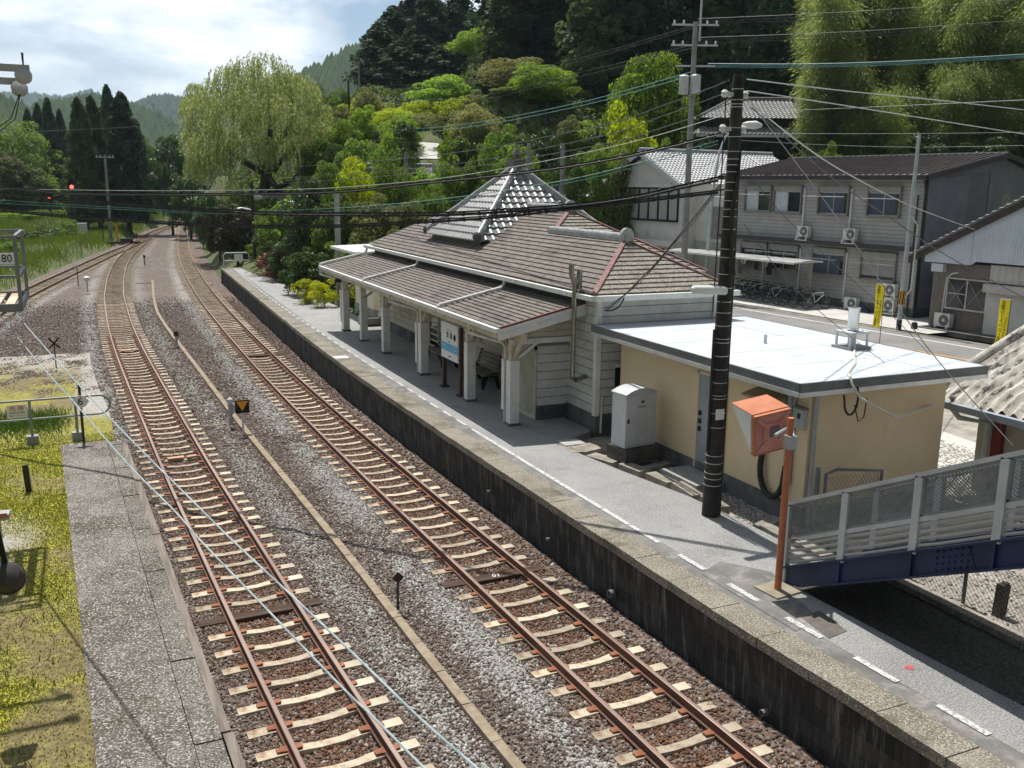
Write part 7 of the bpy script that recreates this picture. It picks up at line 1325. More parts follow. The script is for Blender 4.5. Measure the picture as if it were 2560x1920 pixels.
# road lamp before the white house
t = thing('street_lamp', 'pale green steel street lamp curving over the road before the white house', 'street lamp', (33.4, 47.6, .95)); b_ = np.array([33.4, 47.6, .95]); hz2 = QD(1800, 395, 55)[2]; e_ = QD(1868, 312, 53)
p_ = [(0, 0, 0)] + [tuple(QD(px, py, 55.2) - b_) for px, py in ((1782, 480), (1797, 385), (1812, 345), (1840, 318))] + [tuple(e_ - b_)]
p_[0] = (p_[1][0] - .3, p_[1][1] - .1, 0); mb = MB(); mb.tube(p_, [.12, .09, .07, .06, .05, .05], 9); mb.build('mast', M('pale_green_steel', (.40, .46, .46), (.50, .56, .56), 4, rough=.5), t, smooth=True); mb = MB(); q1 = Vector(e_ - b_); mb.tube([tuple(q1 + Vector((-.3, 0, .05))), tuple(q1), tuple(q1 + Vector((.5, -.1, 0))), tuple(q1 + Vector((.9, -.15, -.02)))], [.06, .2, .24, .1], 12); mb.build('lamp_head', MATS['lamp_shell'], t, smooth=True)

for (a, b) in (((1480, 740), (1520, 648)), ((1600, 750), (1626, 640))):
    q0, q1 = G(a[0] / 4.366, 420 + a[1] / 4.366), G(b[0] / 4.366, 420 + b[1] / 4.366); mb = MB(); mb.bar((q0[0], q0[1], -.07), (q1[0], q1[1], -.07), .08, .14); mb.build('stub_rail', RUST, TR_L)
# ---------------------------------------------------------------- vegetation
def LEAF(name, c1, c2, tr=.32, rough=.6): return M(name, c1, c2, .55, rough=rough, trans=tr, isl=.55, lo=.35, hi=.65, spec=.3)
LV = dict(mid=LEAF('leaf_mid', (.06, .115, .02), (.15, .235, .045), .42), yel=LEAF('leaf_yellow', (.13, .19, .015), (.32, .38, .04), .5), dark=LEAF('leaf_dark', (.028, .062, .02), (.075, .125, .04), .25, .35), olive=LEAF('leaf_olive', (.085, .115, .035), (.19, .215, .075), .35), brown=LEAF('leaf_brown', (.035, .035, .014), (.085, .075, .03), .2),
    cedar=LEAF('leaf_cedar', (.018, .042, .018), (.05, .088, .034), .2, .8), cedar2=LEAF('leaf_cedar_warm', (.034, .062, .02), (.08, .115, .036), .25, .8), willow=LEAF('leaf_willow', (.135, .175, .06), (.27, .31, .125), .45), bamboo=LEAF('leaf_bamboo', (.13, .18, .05), (.29, .345, .11), .45), chest=LEAF('leaf_blossom', (.13, .165, .04), (.34, .34, .12), .4), bright=LEAF('leaf_bright', (.085, .165, .02), (.20, .31, .045), .5),
    hedge=LEAF('leaf_hedge', (.025, .06, .012), (.065, .115, .022), .2, .4), azalea=LEAF('leaf_azalea', (.05, .018, .022), (.10, .07, .03), .2), gold=LEAF('leaf_gold', (.20, .235, .018), (.42, .45, .04), .45), cycad=LEAF('leaf_cycad', (.03, .07, .016), (.07, .13, .03), .2))
BARK = M('bark', (.03, .023, .017), (.075, .058, .045), 3, rough=.95, bump=.6, bscale=18, stretch=(3, 3, .6)); BARK2 = M('bark_cedar', (.05, .034, .025), (.10, .07, .052), 3, rough=.95, stretch=(4, 4, .4)); CULM = M('culm', (.10, .15, .05), (.17, .21, .08), 2, rough=.5)
def unit(v): return v / np.maximum(np.linalg.norm(v, axis=1, keepdims=True), 1e-6)
def leaves(P, Nn, size, asp=.55, jit=.8, rg=rng):
    """diamond leaves: centres P, facing Nn, half length size"""
    n = len(P); Nn = unit(Nn + jit * rg.normal(size=(n, 3))); a = unit(np.cross(Nn, rg.normal(size=(n, 3)))); b = np.cross(Nn, a); s = (size * rg.uniform(.6, 1.3, n))[:, None]
    V = np.stack([P - a * s, P - b * s * asp + Nn * s * .12, P + a * s, P + b * s * asp + Nn * s * .12], 1).reshape(-1, 3); F = np.arange(4 * n).reshape(n, 4); return V, F
def strips(P, T, size, asp, rg=rng):     # leaves hanging along direction T
    n = len(P); T = unit(T); a = T; b = unit(np.cross(T, rg.normal(size=(n, 3)))); s = (size * rg.uniform(.6, 1.3, n))[:, None]
    V = np.stack([P - a * s, P - b * s * asp, P + a * s, P + b * s * asp], 1).reshape(-1, 3); return V, np.arange(4 * n).reshape(n, 4)
def crown_broad(seed, H=8., W=7., nl=9000, size=.15, nlobe=62, base=.06, flat=1.):
    rg = np.random.default_rng(seed); u = unit(rg.normal(size=(nlobe, 3))); r = rg.uniform(.35, 1.12, nlobe) ** .6
    C = u * r[:, None] * np.array([W / 2 * .78, W / 2 * .78, H * (1 - base) / 2 * .8]) + [0, 0, H * (base + 1) / 2]; C[:, 0:2] += rg.normal(size=(nlobe, 2)) * .25
    R = rg.uniform(.4, 1.25, nlobe) * W * .125; k = rg.choice(nlobe, nl, p=(R ** 2) / (R ** 2).sum()); d = unit(rg.normal(size=(nl, 3)) + [0, 0, .35]); rr = rg.uniform(.55, 1.06, nl) ** .5
    P = C[k] + d * (R[k] * rr)[:, None] * np.array([1.15, 1.15, .72 * flat]); return leaves(P, d + [0, 0, .5], size, .55, .75, rg)
def crown_cedar(seed, H=15., W=5.2, nl=5200, size=.30):
    rg = np.random.default_rng(seed); t = rg.uniform(0, 1, nl) ** 1.25; z = H * (.12 + .88 * t); prof = (1 - t) ** .52 * (1 - .35 * np.exp(-((t) / .12) ** 2)); ph = np.round(rg.uniform(0, 26, nl)) / 26 * 2 * np.pi + rg.normal(size=nl) * .16 + np.floor(z / .8) * 1.1
    lump = 1 + .34 * np.sin(ph * 3 + np.floor(z / 1.3) * 2.1); rad = W / 2 * prof * lump * rg.uniform(.45, 1.05, nl) ** .55 + .05; z = z - rad * .28 + rg.normal(size=nl) * .12
    P = np.stack([rad * np.cos(ph), rad * np.sin(ph), z], 1); d = np.stack([np.cos(ph), np.sin(ph), .55 + 0 * z], 1); return leaves(P, d, size, .5, .6, rg)
def trunk_mb(H, r0, branches, rg, top=.8, lean=.2):
    mb = MB(); n = 7; px = rg.normal(size=2) * lean; pts = [(px[0] * (i / n) ** 2, px[1] * (i / n) ** 2, H * top * i / n - (.4 if i == 0 else 0)) for i in range(n + 1)]; mb.tube(pts, [r0 * (1 - .8 * i / n) * (1.35 if i == 0 else 1) for i in range(n + 1)], 9)
    for b in range(branches):
        i = rg.integers(2, n); a = rg.uniform(0, 6.28); l_ = H * rg.uniform(.2, .38); p = Vector(pts[i]); d = Vector((math.cos(a), math.sin(a), rg.uniform(.5, 1.1))).normalized(); q = p + d * l_; m_ = p + d * l_ * .5 + Vector((0, 0, -.1 * l_)); mb.tube([p, m_, q], [r0 * .42 * (1 - .6 * i / n), r0 * .28, r0 * .08], 6)
    return mb
TREES = {}
def asset(kind, n=3):
    if kind in TREES: return TREES[kind]
    out = []
    for s in range(n):
        rg = np.random.default_rng(100 + s + sum(map(ord, kind)))
        if kind == 'broad': V, F = crown_broad(s + 1); tm = trunk_mb(8, .19, 6, rg)
        elif kind == 'broad_big': V, F = crown_broad(s + 41, 10, 9.5, 15000, .155, 95); tm = trunk_mb(10, .26, 8, rg)
        elif kind == 'airy': V, F = crown_broad(s + 21, 8., 7., 5200, .15, 44, .2, .8); tm = trunk_mb(8, .16, 8, rg)
        elif kind == 'cedar': V, F = crown_cedar(s + 61); tm = trunk_mb(15, .24, 0, rg, .95, .05)
        elif kind == 'bush': V, F = crown_broad(s + 81, 2.6, 3.0, 4200, .07, 34, -.05); tm = trunk_mb(2.6, .06, 5, rg)
        elif kind == 'bamboo':
            P, T = [], []; l_ = rg.uniform(1.5, 2.6); a0 = rg.uniform(0, 6.28)
            for k in range(80):
                t = rg.uniform(.24, 1) ; z = 12 * t - l_ * t ** 6 * .8; off = l_ * t ** 3; a = rg.uniform(0, 6.28); R = (1.35 - .75 * t) * rg.uniform(.3, 1)
                c = np.array([off * math.cos(a0) + R * math.cos(a), off * math.sin(a0) + R * math.sin(a), z - R * .35]); m = 90; q = rg.normal(size=(m, 3)) * [.42, .42, .3]; P.append(c + q); T.append(np.stack([q[:, 0] * 1.2 + math.cos(a) * .5, q[:, 1] * 1.2 + math.sin(a) * .5, -.6 - rg.random(m)], 1))
            V, F = strips(np.concatenate(P), np.concatenate(T), .15, .2, rg); tm = MB(); tm.tube([(l_ * (t ** 3) * math.cos(a0), l_ * (t ** 3) * math.sin(a0), 12 * t - l_ * t ** 6 * .8) for t in np.linspace(0, 1, 10)], [.06 - .05 * t for t in np.linspace(0, 1, 10)], 6)
        cm = fastmesh('crown', V, F, LV['mid']); to = tm.build('trunk', BARK2 if kind == 'cedar' else CULM if kind == 'bamboo' else BARK); tme = to.data; bpy.data.objects.remove(to); out.append((cm, tme))
    TREES[kind] = out; return out
BASE = dict(broad=(8., 7.3), broad_big=(10., 9.8), airy=(8., 7.2), cedar=(15., 5.2), bush=(2.6, 3.2), bamboo=(11.6, 3.6))
NT = 0
def tree(kind, leaf, px, pt, D, wpx, label, group=None, zb=None, name=None, cat='tree', base_px=None):
    global NT
    g = QD(px, 460, D); x, y = g[0], g[1]
    z = T1(x, y) if zb is None else zb
    if base_px is not None: z = QD(px, base_px, D)[2]
    top = QD(px, pt, D)[2]; h = max(top - z, 1.0); Wm = wpx * D / FPX; bh, bw = BASE[kind]; cm, tme = asset(kind)[NT % 3]; NT += 1
    t = thing(name or {'cedar': 'cedar_tree', 'bush': 'shrub', 'bamboo': 'bamboo'}.get(kind, 'broadleaf_tree'), label, cat, (x, y, z - .1), NT * 2.4 % 6.28, group); t.scale = (Wm / bw, Wm / bw, h / bh)
    c = put('crown' if kind != 'bamboo' else 'foliage', cm, t); c.material_slots[0].link = 'OBJECT'; c.material_slots[0].material = LV[leaf]; put('trunk' if kind != 'bamboo' else 'culm', tme, t); return t
TL = [  # kind, leaf, px, top row, depth, width, label
 ('broad_big', 'mid', 45, 292, 156, 200, 'rounded green tree at the left edge below the ridge'), ('broad', 'olive', 25, 372, 149, 170, 'grey green leafy tree at the left edge under the rounded one'), ('broad', 'mid', 125, 360, 163, 150, 'dull green tree in front of the pointed conifers'), ('broad', 'yel', 178, 372, 175, 120, 'yellow green tree between the conifers and the left edge trees'), ('broad', 'mid', 90, 430, 154, 170, 'broad green tree behind the shorter signal'), ('broad', 'bright', 170, 440, 163, 150, 'bright green tree directly behind the taller signal'), ('broad', 'bright', 240, 452, 175, 110, 'small bright tree just left of the far concrete pole'), ('broad', 'mid', 300, 440, 188, 110, 'green tree right of the far concrete pole'), ('broad', 'yel', 345, 452, 175, 90, 'yellow green tree by the far grey cabinet'), ('broad', 'bright', 400, 470, 185, 90, 'small bright tree right behind the far grey cabinet'), ('broad', 'mid', 30, 470, 149, 140, 'green tree at left edge above the verge grass'),
 ('broad', 'dark', 425, 320, 128, 130, 'dark glossy tree between the tall conifers and the willow'), ('broad', 'dark', 470, 400, 118, 120, 'dark tree in the shade left below the willow'), ('broad', 'dark', 395, 385, 187, 90, 'small dark tree left of the dark glossy one'), ('broad', 'mid', 360, 330, 165, 80, 'narrow green tree behind the widest conifer'),
 ('cedar', 'cedar', 84, 275, 170, 52, 'small pointed conifer, leftmost of the far conifers'), ('cedar', 'cedar', 110, 262, 172, 52, 'small conifer left of the sharp pointed one'), ('cedar', 'cedar', 136, 248, 165, 56, 'sharp pointed dark conifer in the far left row'), ('cedar', 'cedar', 163, 276, 168, 46, 'small conifer right of the sharp pointed one'), ('cedar', 'cedar2', 210, 248, 122, 92, 'brownish tall conifer behind the taller signal'), ('cedar', 'cedar2', 243, 243, 126, 84, 'brownish tall conifer beside its twin over the far pole'), ('cedar', 'cedar', 284, 218, 150, 74, 'tallest narrow conifer over the far pole'), ('cedar', 'cedar', 316, 236, 126, 118, 'wide dark conifer standing right of the far pole'), ('cedar', 'cedar', 348, 300, 150, 70, 'short dark conifer at the right end of the far conifer row'),
 ('broad', 'brown', 585, 492, 74, 130, 'brownish dark shrub tree in the shade under the willow'), ('broad', 'brown', 540, 520, 80, 90, 'small brownish shrub tree beside the line under the willow'), ('broad', 'dark', 520, 470, 92, 90, 'dark tree hugging the right side of the line under the willow'), ('broad', 'hedge', 500, 505, 104, 60, 'low dark tree where the tracks vanish'),
 ('broad', 'mid', 700, 490, 62, 150, 'light leaved tree on the bank left of the black pole top'), ('broad_big', 'dark', 775, 425, 58, 170, 'big dark camellia tree behind the platform hedge'), ('broad', 'dark', 700, 580, 58, 110, 'low dark tree behind the red azalea'), ('broad', 'bright', 735, 460, 70, 120, 'bright tree behind the black pole top'), ('broad', 'mid', 835, 455, 56, 150, 'leafy tree behind the far canopy corner'), ('broad_big', 'yel', 890, 378, 66, 180, 'glowing yellow green tree left of the cottage roof'), ('broad', 'olive', 930, 470, 54, 180, 'olive tree behind the far station roof corner'), ('broad', 'olive', 1025, 480, 52, 150, 'olive tree left of the tower roof'), ('broad', 'mid', 1075, 440, 64, 110, 'green tree between the cottage and the tower'), ('broad', 'hedge', 760, 610, 50, 120, 'dark low tree behind the clipped hedge'), ('broad', 'dark', 660, 560, 66, 90, 'dark low tree above the cycad'),
 ('broad', 'mid', 812, 198, 112, 100, 'light green tree right of the willow against the far hill'), ('broad', 'chest', 925, 215, 104, 120, 'blossoming tree left of the dark cedar clump foot'), ('broad', 'mid', 870, 285, 92, 110, 'green tree by the old shed'), ('broad', 'bright', 960, 235, 108, 90, 'bright small tree under the dark cedars left of the path'), ('broad', 'hedge', 1018, 298, 86, 92, 'round clipped looking dark tree left of the hill path'), ('broad', 'olive', 940, 345, 82, 80, 'olive bush tree below the blossoming one'), ('broad', 'mid', 985, 350, 84, 70, 'small green tree left of the round dark tree'), ('broad', 'bright', 1060, 410, 74, 120, 'bright tree over the cottage roof below the hill path'), ('broad', 'mid', 800, 330, 84, 120, 'green tree at the willow right foot'), ('broad', 'mid', 845, 390, 74, 110, 'green tree between willow foot and yellow green tree'),
 ('broad_big', 'bright', 1195, 80, 122, 150, 'tall bright green tree between the two dark cedar groups'), ('broad', 'bright', 1110, 185, 112, 170, 'spreading bright tree over the hill path'), ('broad_big', 'bright', 1250, 60, 124, 120, 'bright green tree against the right cedar group'), ('broad_big', 'chest', 1275, 145, 96, 180, 'big yellowish blossoming tree in the middle of the slope'), ('broad_big', 'bright', 1355, 160, 90, 190, 'large light green tree right of the blossoming one'), ('broad_big', 'chest', 1185, 255, 88, 150, 'blossoming tree just right of the hill path'), ('broad', 'mid', 1260, 300, 80, 150, 'green tree above the tower finial'), ('broad', 'mid', 1150, 330, 78, 130, 'green tree right beside the lower hill path'), ('broad', 'hedge', 1360, 300, 78, 140, 'dark green tree in front of the light green one'), ('broad', 'olive', 1430, 280, 82, 110, 'grey green tree below the dark wood'), ('broad', 'mid', 1180, 400, 66, 140, 'green tree left behind the tower finial'), ('broad', 'mid', 1300, 380, 64, 100, 'green tree right behind the tower roof'), ('airy', 'chest', 1430, 120, 112, 100, 'thin blossoming tree on the edge of the dark wood'),
 ('broad_big', 'bright', 1600, 120, 76, 240, 'sunny bright green tree left of the transformer pole'), ('broad', 'yel', 1570, 230, 72, 160, 'lower sunny tree beneath the bright one by the transformer pole'), ('airy', 'bright', 1690, 190, 74, 120, 'sunny tree touching the transformer pole'), ('broad', 'mid', 1495, 345, 64, 120, 'green tree above the tin roof house'), ('broad', 'olive', 1570, 350, 64, 130, 'olive tree behind the white house gable'), ('broad', 'mid', 1660, 330, 66, 120, 'green tree above the white house ridge'), ('broad', 'hedge', 1440, 390, 60, 90, 'dark bush tree on the terrace by the concrete poles'),
 ('broad', 'bright', 2115, 255, 74, 140, 'sunny leafy tree right of the farmhouse roof'), ('broad', 'mid', 2200, 290, 72, 130, 'green tree under the bamboo above the apartment ridge'), ('broad', 'hedge', 2300, 320, 70, 160, 'dark tree low under the bamboo'), ('broad', 'hedge', 2440, 330, 68, 180, 'dark tree above the right end of the apartment roof'), ('broad', 'mid', 2060, 340, 68, 110, 'small tree just right of the farmhouse eave'), ('broad', 'hedge', 1760, 330, 70, 110, 'dark tree left of the farmhouse'),
]
for r in TL: tree(*r)
# dark cedar wood
cl_l = 'tall dark cedar in the round topped cedar clump against the sky'
for px, pt, D, w_ in ((955, 70, 138, 150), (990, 32, 146, 150), (1035, 8, 150, 160), (1075, 2, 142, 150), (1100, 20, 152, 150), (1005, 110, 134, 150), (1060, 100, 132, 150), (1110, 120, 130, 130)): tree('cedar', 'cedar', px, pt, D, w_, cl_l, 'cedars of the round clump', base_px=245)
tree('cedar', 'cedar', 1148, -25, 146, 120, 'pointed cedar standing out at the right of the round cedar clump', base_px=200); tree('cedar', 'cedar', 1180, 45, 148, 100, 'lower cedar right beside the pointed cedar', base_px=200)
cw_l = 'tall dark cedar in the shaded wood on the slope behind the houses'
k = 0
for D in (96, 110, 126):
    for px in np.arange(1255 if D > 100 else 1480, 2580, 92 if D < 100 else 80):
        if D < 100 and 2000 < px: continue
        j = random.uniform(-25, 25); tree('cedar', 'cedar' if k % 3 else 'cedar2', px + j, -60 - random.uniform(0, 120) if px > 1330 else -10 - random.uniform(0, 60), D + random.uniform(-4, 4), random.uniform(150, 210), cw_l, 'cedars of the dark wood'); k += 1
# leafy trees that fill the slope
fl = 'leafy tree among the mixed trees filling the slope behind the station roof'
for k in range(60):
    px = 815 + (k * 151.7) % 900; D = 64 + (k * 13.37) % 46; b_ = 455 - (D - 62) * 3.6; tree(('broad', 'broad_big', 'airy')[k % 3], ('mid', 'bright', 'olive', 'mid', 'hedge', 'bright', 'yel')[k % 7], px + random.uniform(-12, 12), b_ - random.uniform(40, 95), D, random.uniform(80, 140), fl, 'mixed trees of the slope') if not (1035 < px < 1095 and D < 100) else None
# bamboo grove
bl = 'arching yellow green bamboo in the grove above the apartments'
for k in range(74):
    px = 2015 + (k * 37.7) % 560; D = random.uniform(74, 92); pt = random.uniform(-120, 40) + (90 if px < 2100 else 0) * random.random() + (60 if 2290 < px < 2370 else 0)
    tree('bamboo', 'bamboo', px, pt, D, random.uniform(120, 170), bl, 'bamboo grove')
for k in range(12): tree('bamboo', 'bamboo', 2010 + k * 48 + random.uniform(-10, 10), random.uniform(90, 210), random.uniform(70, 76), 120, 'shorter bamboo hanging over the front of the grove above the apartments', 'front bamboo')
# the willow
def willow():
    rg = np.random.default_rng(5); D = 85; g = QD(640, 460, D); b = QD(655, 478, D); z = b[2]; s = D / FPX
    t = thing('willow_tree', 'great pale green weeping willow at the bend of the line', 'tree', (b[0], b[1], z - .4)); right = np.array([CR[0, 0], CR[1, 0], 0]); right /= np.linalg.norm(right); away = np.array([CR[0, 2], CR[1, 2], 0]); away /= np.linalg.norm(away)
    def W(px, py, dp=0): return (np.array(QD(px, py, D)) + away * dp) - np.array([b[0], b[1], z - .4])
    # domes that carry the strands: pixel centre, radius px, depth
    dm = [(650, 190, 85, 0), (590, 220, 85, 1), (720, 230, 75, 0), (540, 270, 70, -1), (620, 290, 80, -3), (700, 300, 80, -2.5), (770, 330, 60, 0), (510, 330, 55, 0), (560, 370, 65, -2.5), (640, 370, 70, -3.5), (730, 380, 60, -2.5), (800, 370, 45, .5), (490, 400, 35, .5), (540, 410, 50, -1), (600, 240, 70, 4), (700, 220, 70, 4), (660, 300, 80, 5), (480, 255, 40, 1.5), (470, 220, 25, 2), (760, 270, 50, 3)]
    P, T = [], []
    for px, py, r, dp in dm:
        c = W(px, py, dp); R = r * s; ns = int(r * 2.3)
        for _ in range(ns):
            u = rg.normal(size=3); u /= np.linalg.norm(u); u[2] = abs(u[2]) * .9; q = c + u * R * rg.uniform(.75, 1.05) * np.array([1, 1, .8]); ln = rg.uniform(.9, 2.6); m = int(ln * 13); tt = np.linspace(0, 1, m)[:, None]; d = np.array([u[0] * .5, u[1] * .5, 0])
            pts = q + d * np.minimum(tt * 1.6, 1) * .7 + np.array([0, 0, -1]) * ln * tt ** 1.25 + rg.normal(size=(m, 3)) * .055; P.append(pts); T.append(np.array([0, 0, -1]) + rg.normal(size=(m, 3)) * .45 + d * .5)
    V, F = strips(np.concatenate(P), np.concatenate(T), .135, .30, rg); put('crown', fastmesh('crown', V, F, LV['willow']), t)
    mb = MB(); B0 = Vector((0, 0, -.5)); tp = Vector(W(668, 430)); mb.tube([B0, B0.lerp(tp, .5), tp], [.62, .5, .46], 12)
    for a in ([(668, 430, 0), (676, 350, 0), (672, 280, 0), (665, 200, 0)], [(668, 440, 0), (700, 470, -1), (735, 455, -1), (760, 420, -.5), (775, 380, 0)], [(664, 430, 0), (630, 360, 1), (600, 290, 1), (580, 240, 1)], [(664, 435, 0), (610, 400, -1), (560, 360, -1), (530, 330, 0)], [(676, 380, 0), (715, 330, 0), (730, 270, 1)], [(690, 425, -1), (720, 395, -1.5), (745, 370, -1)]): mb.tube([W(*p) for p in a], [.34 * (1 - .75 * i / (len(a) - 1)) for i in range(len(a))], 8)
    mb.build('trunk', BARK, t, smooth=True)
willow()
# planted strip at the platform: shrubs
def shrub(leaf, x, y, z, w_, h, label, name='shrub', kind='bush', cat='shrub'):
    global NT
    cm, tme = asset(kind)[NT % 3]; NT += 1; t = thing(name, label, cat, (x, y, z), NT * 1.7); t.scale = (w_ / 3.2, w_ / 3.2, h / 2.6); c = put('foliage', cm, t); c.material_slots[0].link = 'OBJECT'; c.material_slots[0].material = LV[leaf]; put('stem', tme, t); return t
ga, gh, gy1, gy2 = G(697, 704, 1), G(752, 742, 1), G(772, 762, 1), G(818, 770, 1)
AZT = shrub('azalea', ga[0], ga[1] + 1.1, .95, 2.5, 2.2, 'round dark red azalea bush beside the far platform'); shrub('gold', gy2[0], gy2[1] + .5, .95, 1.7, 1.5, 'yellow leaved bush nearest the canopy end'); shrub('gold', gy1[0], gy1[1] + .6, .95, 1.6, 1.5, 'yellow leaved bush just behind its twin by the canopy end'); shrub('gold', 12.4, 45.6, .95, 2.1, 1.6, 'yellow leaved bush behind the concrete pole by the canopy end')
shrub('hedge', gh[0], gh[1] + .9, .95, 2.3, 2.3, 'dark clipped hedge bush between the azalea and the yellow bushes'); shrub('hedge', 13.2, 49.6, .95, 2.4, 2.4, 'dark hedge bush farther from the track behind the yellow bushes'); shrub('mid', 12.8, 62.5, .95, 2.4, 1.8, 'green bush behind the cycad'); shrub('olive', 12.8, 66, .95, 2.4, 1.9, 'olive bush at the far end of the platform'); shrub('hedge', 12.6, 58.6, .95, 2.2, 2.6, 'dark round topped bush behind the azalea'); shrub('azalea', 12.6, 57.2, 2.2, 1.0, .8, 'small tuft of red azalea above the round bush')
rg = np.random.default_rng(3); P = []; AZ = M('azalea_flower', (.45, .08, .06), (.60, .16, .12), 3, rough=.7); d = unit(rg.normal(size=(420, 3)) + [-.35, -.2, .2]); P = np.array([ga[0], ga[1] + 1.1, 1.95]) + d * np.array([1.15, 1.15, .95]) * rg.uniform(.85, 1.02, 420)[:, None]; V, F = leaves(P, d, .055, .8, .5, rg); o_ = put('blossom', fastmesh('blossom', V, F, AZ)); o_.parent = AZT; o_.matrix_parent_inverse = Matrix.LocRotScale(AZT.location, AZT.rotation_euler, AZT.scale).inverted()
t = thing('cycad', 'cycad palm with arching feathery fronds at the far end of the platform', 'palm', (11.2, 64.2, .95)); V_, T_ = [], []
for k in range(26):
    a = k * 2.4; l_ = rg.uniform(1.1, 1.7); up = rg.uniform(.3, 1.1)
    for q in np.linspace(.1, 1, 34):
        c = np.array([math.cos(a) * l_ * q, math.sin(a) * l_ * q, .7 + up * q * 1.1 - .9 * q * q])
        for sg in (-1, 1): V_.append(c + sg * np.array([-math.sin(a), math.cos(a), 0]) * .13); T_.append(np.array([-math.sin(a) * sg + .3 * math.cos(a), math.cos(a) * sg + .3 * math.sin(a), .1]))
V, F = strips(np.array(V_), np.array(T_), .14, .16, rg); put('fronds', fastmesh('fronds', V, F, LV['cycad']), t); mb = MB(); mb.tube([(0, 0, -.1), (0, 0, .75)], [.2, .17], 9); mb.build('trunk', BARK, t)
# verge scrub on the left
for k, (px, pt, D, w_, lf) in enumerate(((25, 566, 92, 100, 'hedge'), (70, 572, 92, 90, 'mid'), (105, 560, 95, 80, 'hedge'), (160, 545, 105, 80, 'mid'), (40, 530, 125, 120, 'bright'), (110, 525, 140, 110, 'mid'), (180, 520, 150, 90, 'bright'), (235, 522, 160, 80, 'mid'), (300, 528, 170, 70, 'bright'), (345, 524, 170, 60, 'yel'), (15, 600, 85, 70, 'mid'), (390, 505, 190, 60, 'bright'), (430, 500, 190, 60, 'mid'))):
    tree('bush', lf, px, pt, D, w_, ['low dark bush in the left verge grass', 'green bush in the left verge grass', 'second dark bush in the left verge grass', 'green scrub left of the relay box', 'bright scrub at the left edge of the verge', 'green scrub behind the shorter signal post', 'bright scrub behind the taller signal post', 'green scrub at the foot of the far pole', 'bright scrub beside the point machine', 'yellowish scrub beside the far grey cabinet', 'green bush nearest the cage at the left edge', 'bright scrub where the line bends', 'green scrub where the tracks vanish'][k], cat='shrub')
for k, (x, y) in enumerate(((8.05, 21.6),)):
    shrub('bright', x - .02, y, .0, .5, .5, 'small weed growing out of the platform wall', 'weed', cat='weed')
for k, (x, y, w_, h_, lf, lb) in enumerate(((12.6, 44.6, 1.8, 1.6, 'hedge', 'dark bush behind the yellow bushes nearest the washroom'), (13.6, 54, 3, 3, 'mid', 'tall green bush behind the azalea and the clipped hedge'), (13.2, 60.6, 2.6, 2.4, 'bright', 'bright bush left of the dark round topped bush'), (11.9, 67.6, 2.2, 1.6, 'hedge', 'dark bush beside the platform end sign'), (14.2, 66, 3.2, 3.2, 'mid', 'tall green bush over the platform end sign'), (12.8, 70.5, 2.6, 2, 'olive', 'olive bush just beyond the platform end sign'), (13.8, 73.5, 3, 2.4, 'mid', 'green bush on the bank beyond the platform end'), (12.2, 75.5, 2, 1.4, 'bright', 'low bright bush on the bank near the platform track'), (12.6, 82, 2.6, 2.2, 'olive', 'olive scrub on the bank below the willow'), (13.4, 90, 2.6, 2.4, 'mid', 'green scrub lining the track below the willow'))): shrub(lf, x, y, T1(x, y) if y > 70 else .95, w_, h_, lb)
# grass of the verge and undergrowth of the slopes
def terr_mesh(name, x0f, x1f, y0, y1, dy, nu, mat, zo=.0):
    ys = np.arange(y0, y1, dy); u = np.linspace(0, 1, nu)[None, :]; a = x0f(ys)[:, None]; b = x1f(ys)[:, None]; X = a + (b - a) * u; Y = np.repeat(ys[:, None], nu, 1); Z = TZ(X, Y) + zo; i = (np.arange(nu - 1)[None, :] + np.arange(len(ys) - 1)[:, None] * nu).ravel()
    me = fastmesh(name, np.stack([X.ravel(), Y.ravel(), Z.ravel()], 1), np.stack([i, i + 1, i + 1 + nu, i + nu], 1), mat); return me, X, Y
VG = M('verge_blade', (.17, .25, .035), (.36, .44, .09), .25, rough=.8, trans=.35, isl=.5)
me, X, Y = terr_mesh('verge_grass', lambda y: -16 + 0 * y, lambda y: bed_left(y) - .1, 40, 175, 1.2, 40, VG); nz = vnoise(X, Y, 5, 3, 3)
attr(me, 'dens', 55 * np.clip(nz * 1.6, .2, 1.3) * smooth(.0, 2.2, bed_left(Y) - X)); scatter('verge_grass', me, VG, 'dens', .035, 'blade', 31, zs=(0, .62), tilt=.5)
UG = M('undergrowth_leaf', (.03, .06, .012), (.10, .14, .03), .12, rough=.8, trans=.25, isl=.5)
rg = np.random.default_rng(77); n = 90000; x = rg.uniform(11.5, 84, n); y = rg.uniform(42.5, 136, n); keep = (((x * .6 + (y - 48) * .5 > 13) & ((y > 62) | (x > 40))) | ((x > 11.4) & (x < 16) & (y > 42))) & (x - TRK_R(np.clip(y, 2, 330)) > 2.2); x, y = x[keep], y[keep]; z = TZ(x, y)
hgt = .2 + 1.3 * np.clip(vnoise(x, y, 3.2, 3, 12) - .3, 0, 1) * 2; P = np.stack([x, y, z + hgt * rg.random(len(x)) ** .6], 1)
pp = np.array([[a[0], a[1]] for a in pts]); 
dpath = np.min(np.stack([np.hypot(x - (pp[i][0] + (pp[i + 1][0] - pp[i][0]) * f), y - (pp[i][1] + (pp[i + 1][1] - pp[i][1]) * f)) for i in range(len(pp) - 1) for f in (0, .33, .66, 1)]), 0); P = P[(dpath > 1.6)]
V, F = leaves(P, np.tile([0, 0, 1.], (len(P), 1)), .26, .6, .9, rg); tag(put('undergrowth', fastmesh('undergrowth', V, F, UG)), kind='stuff')
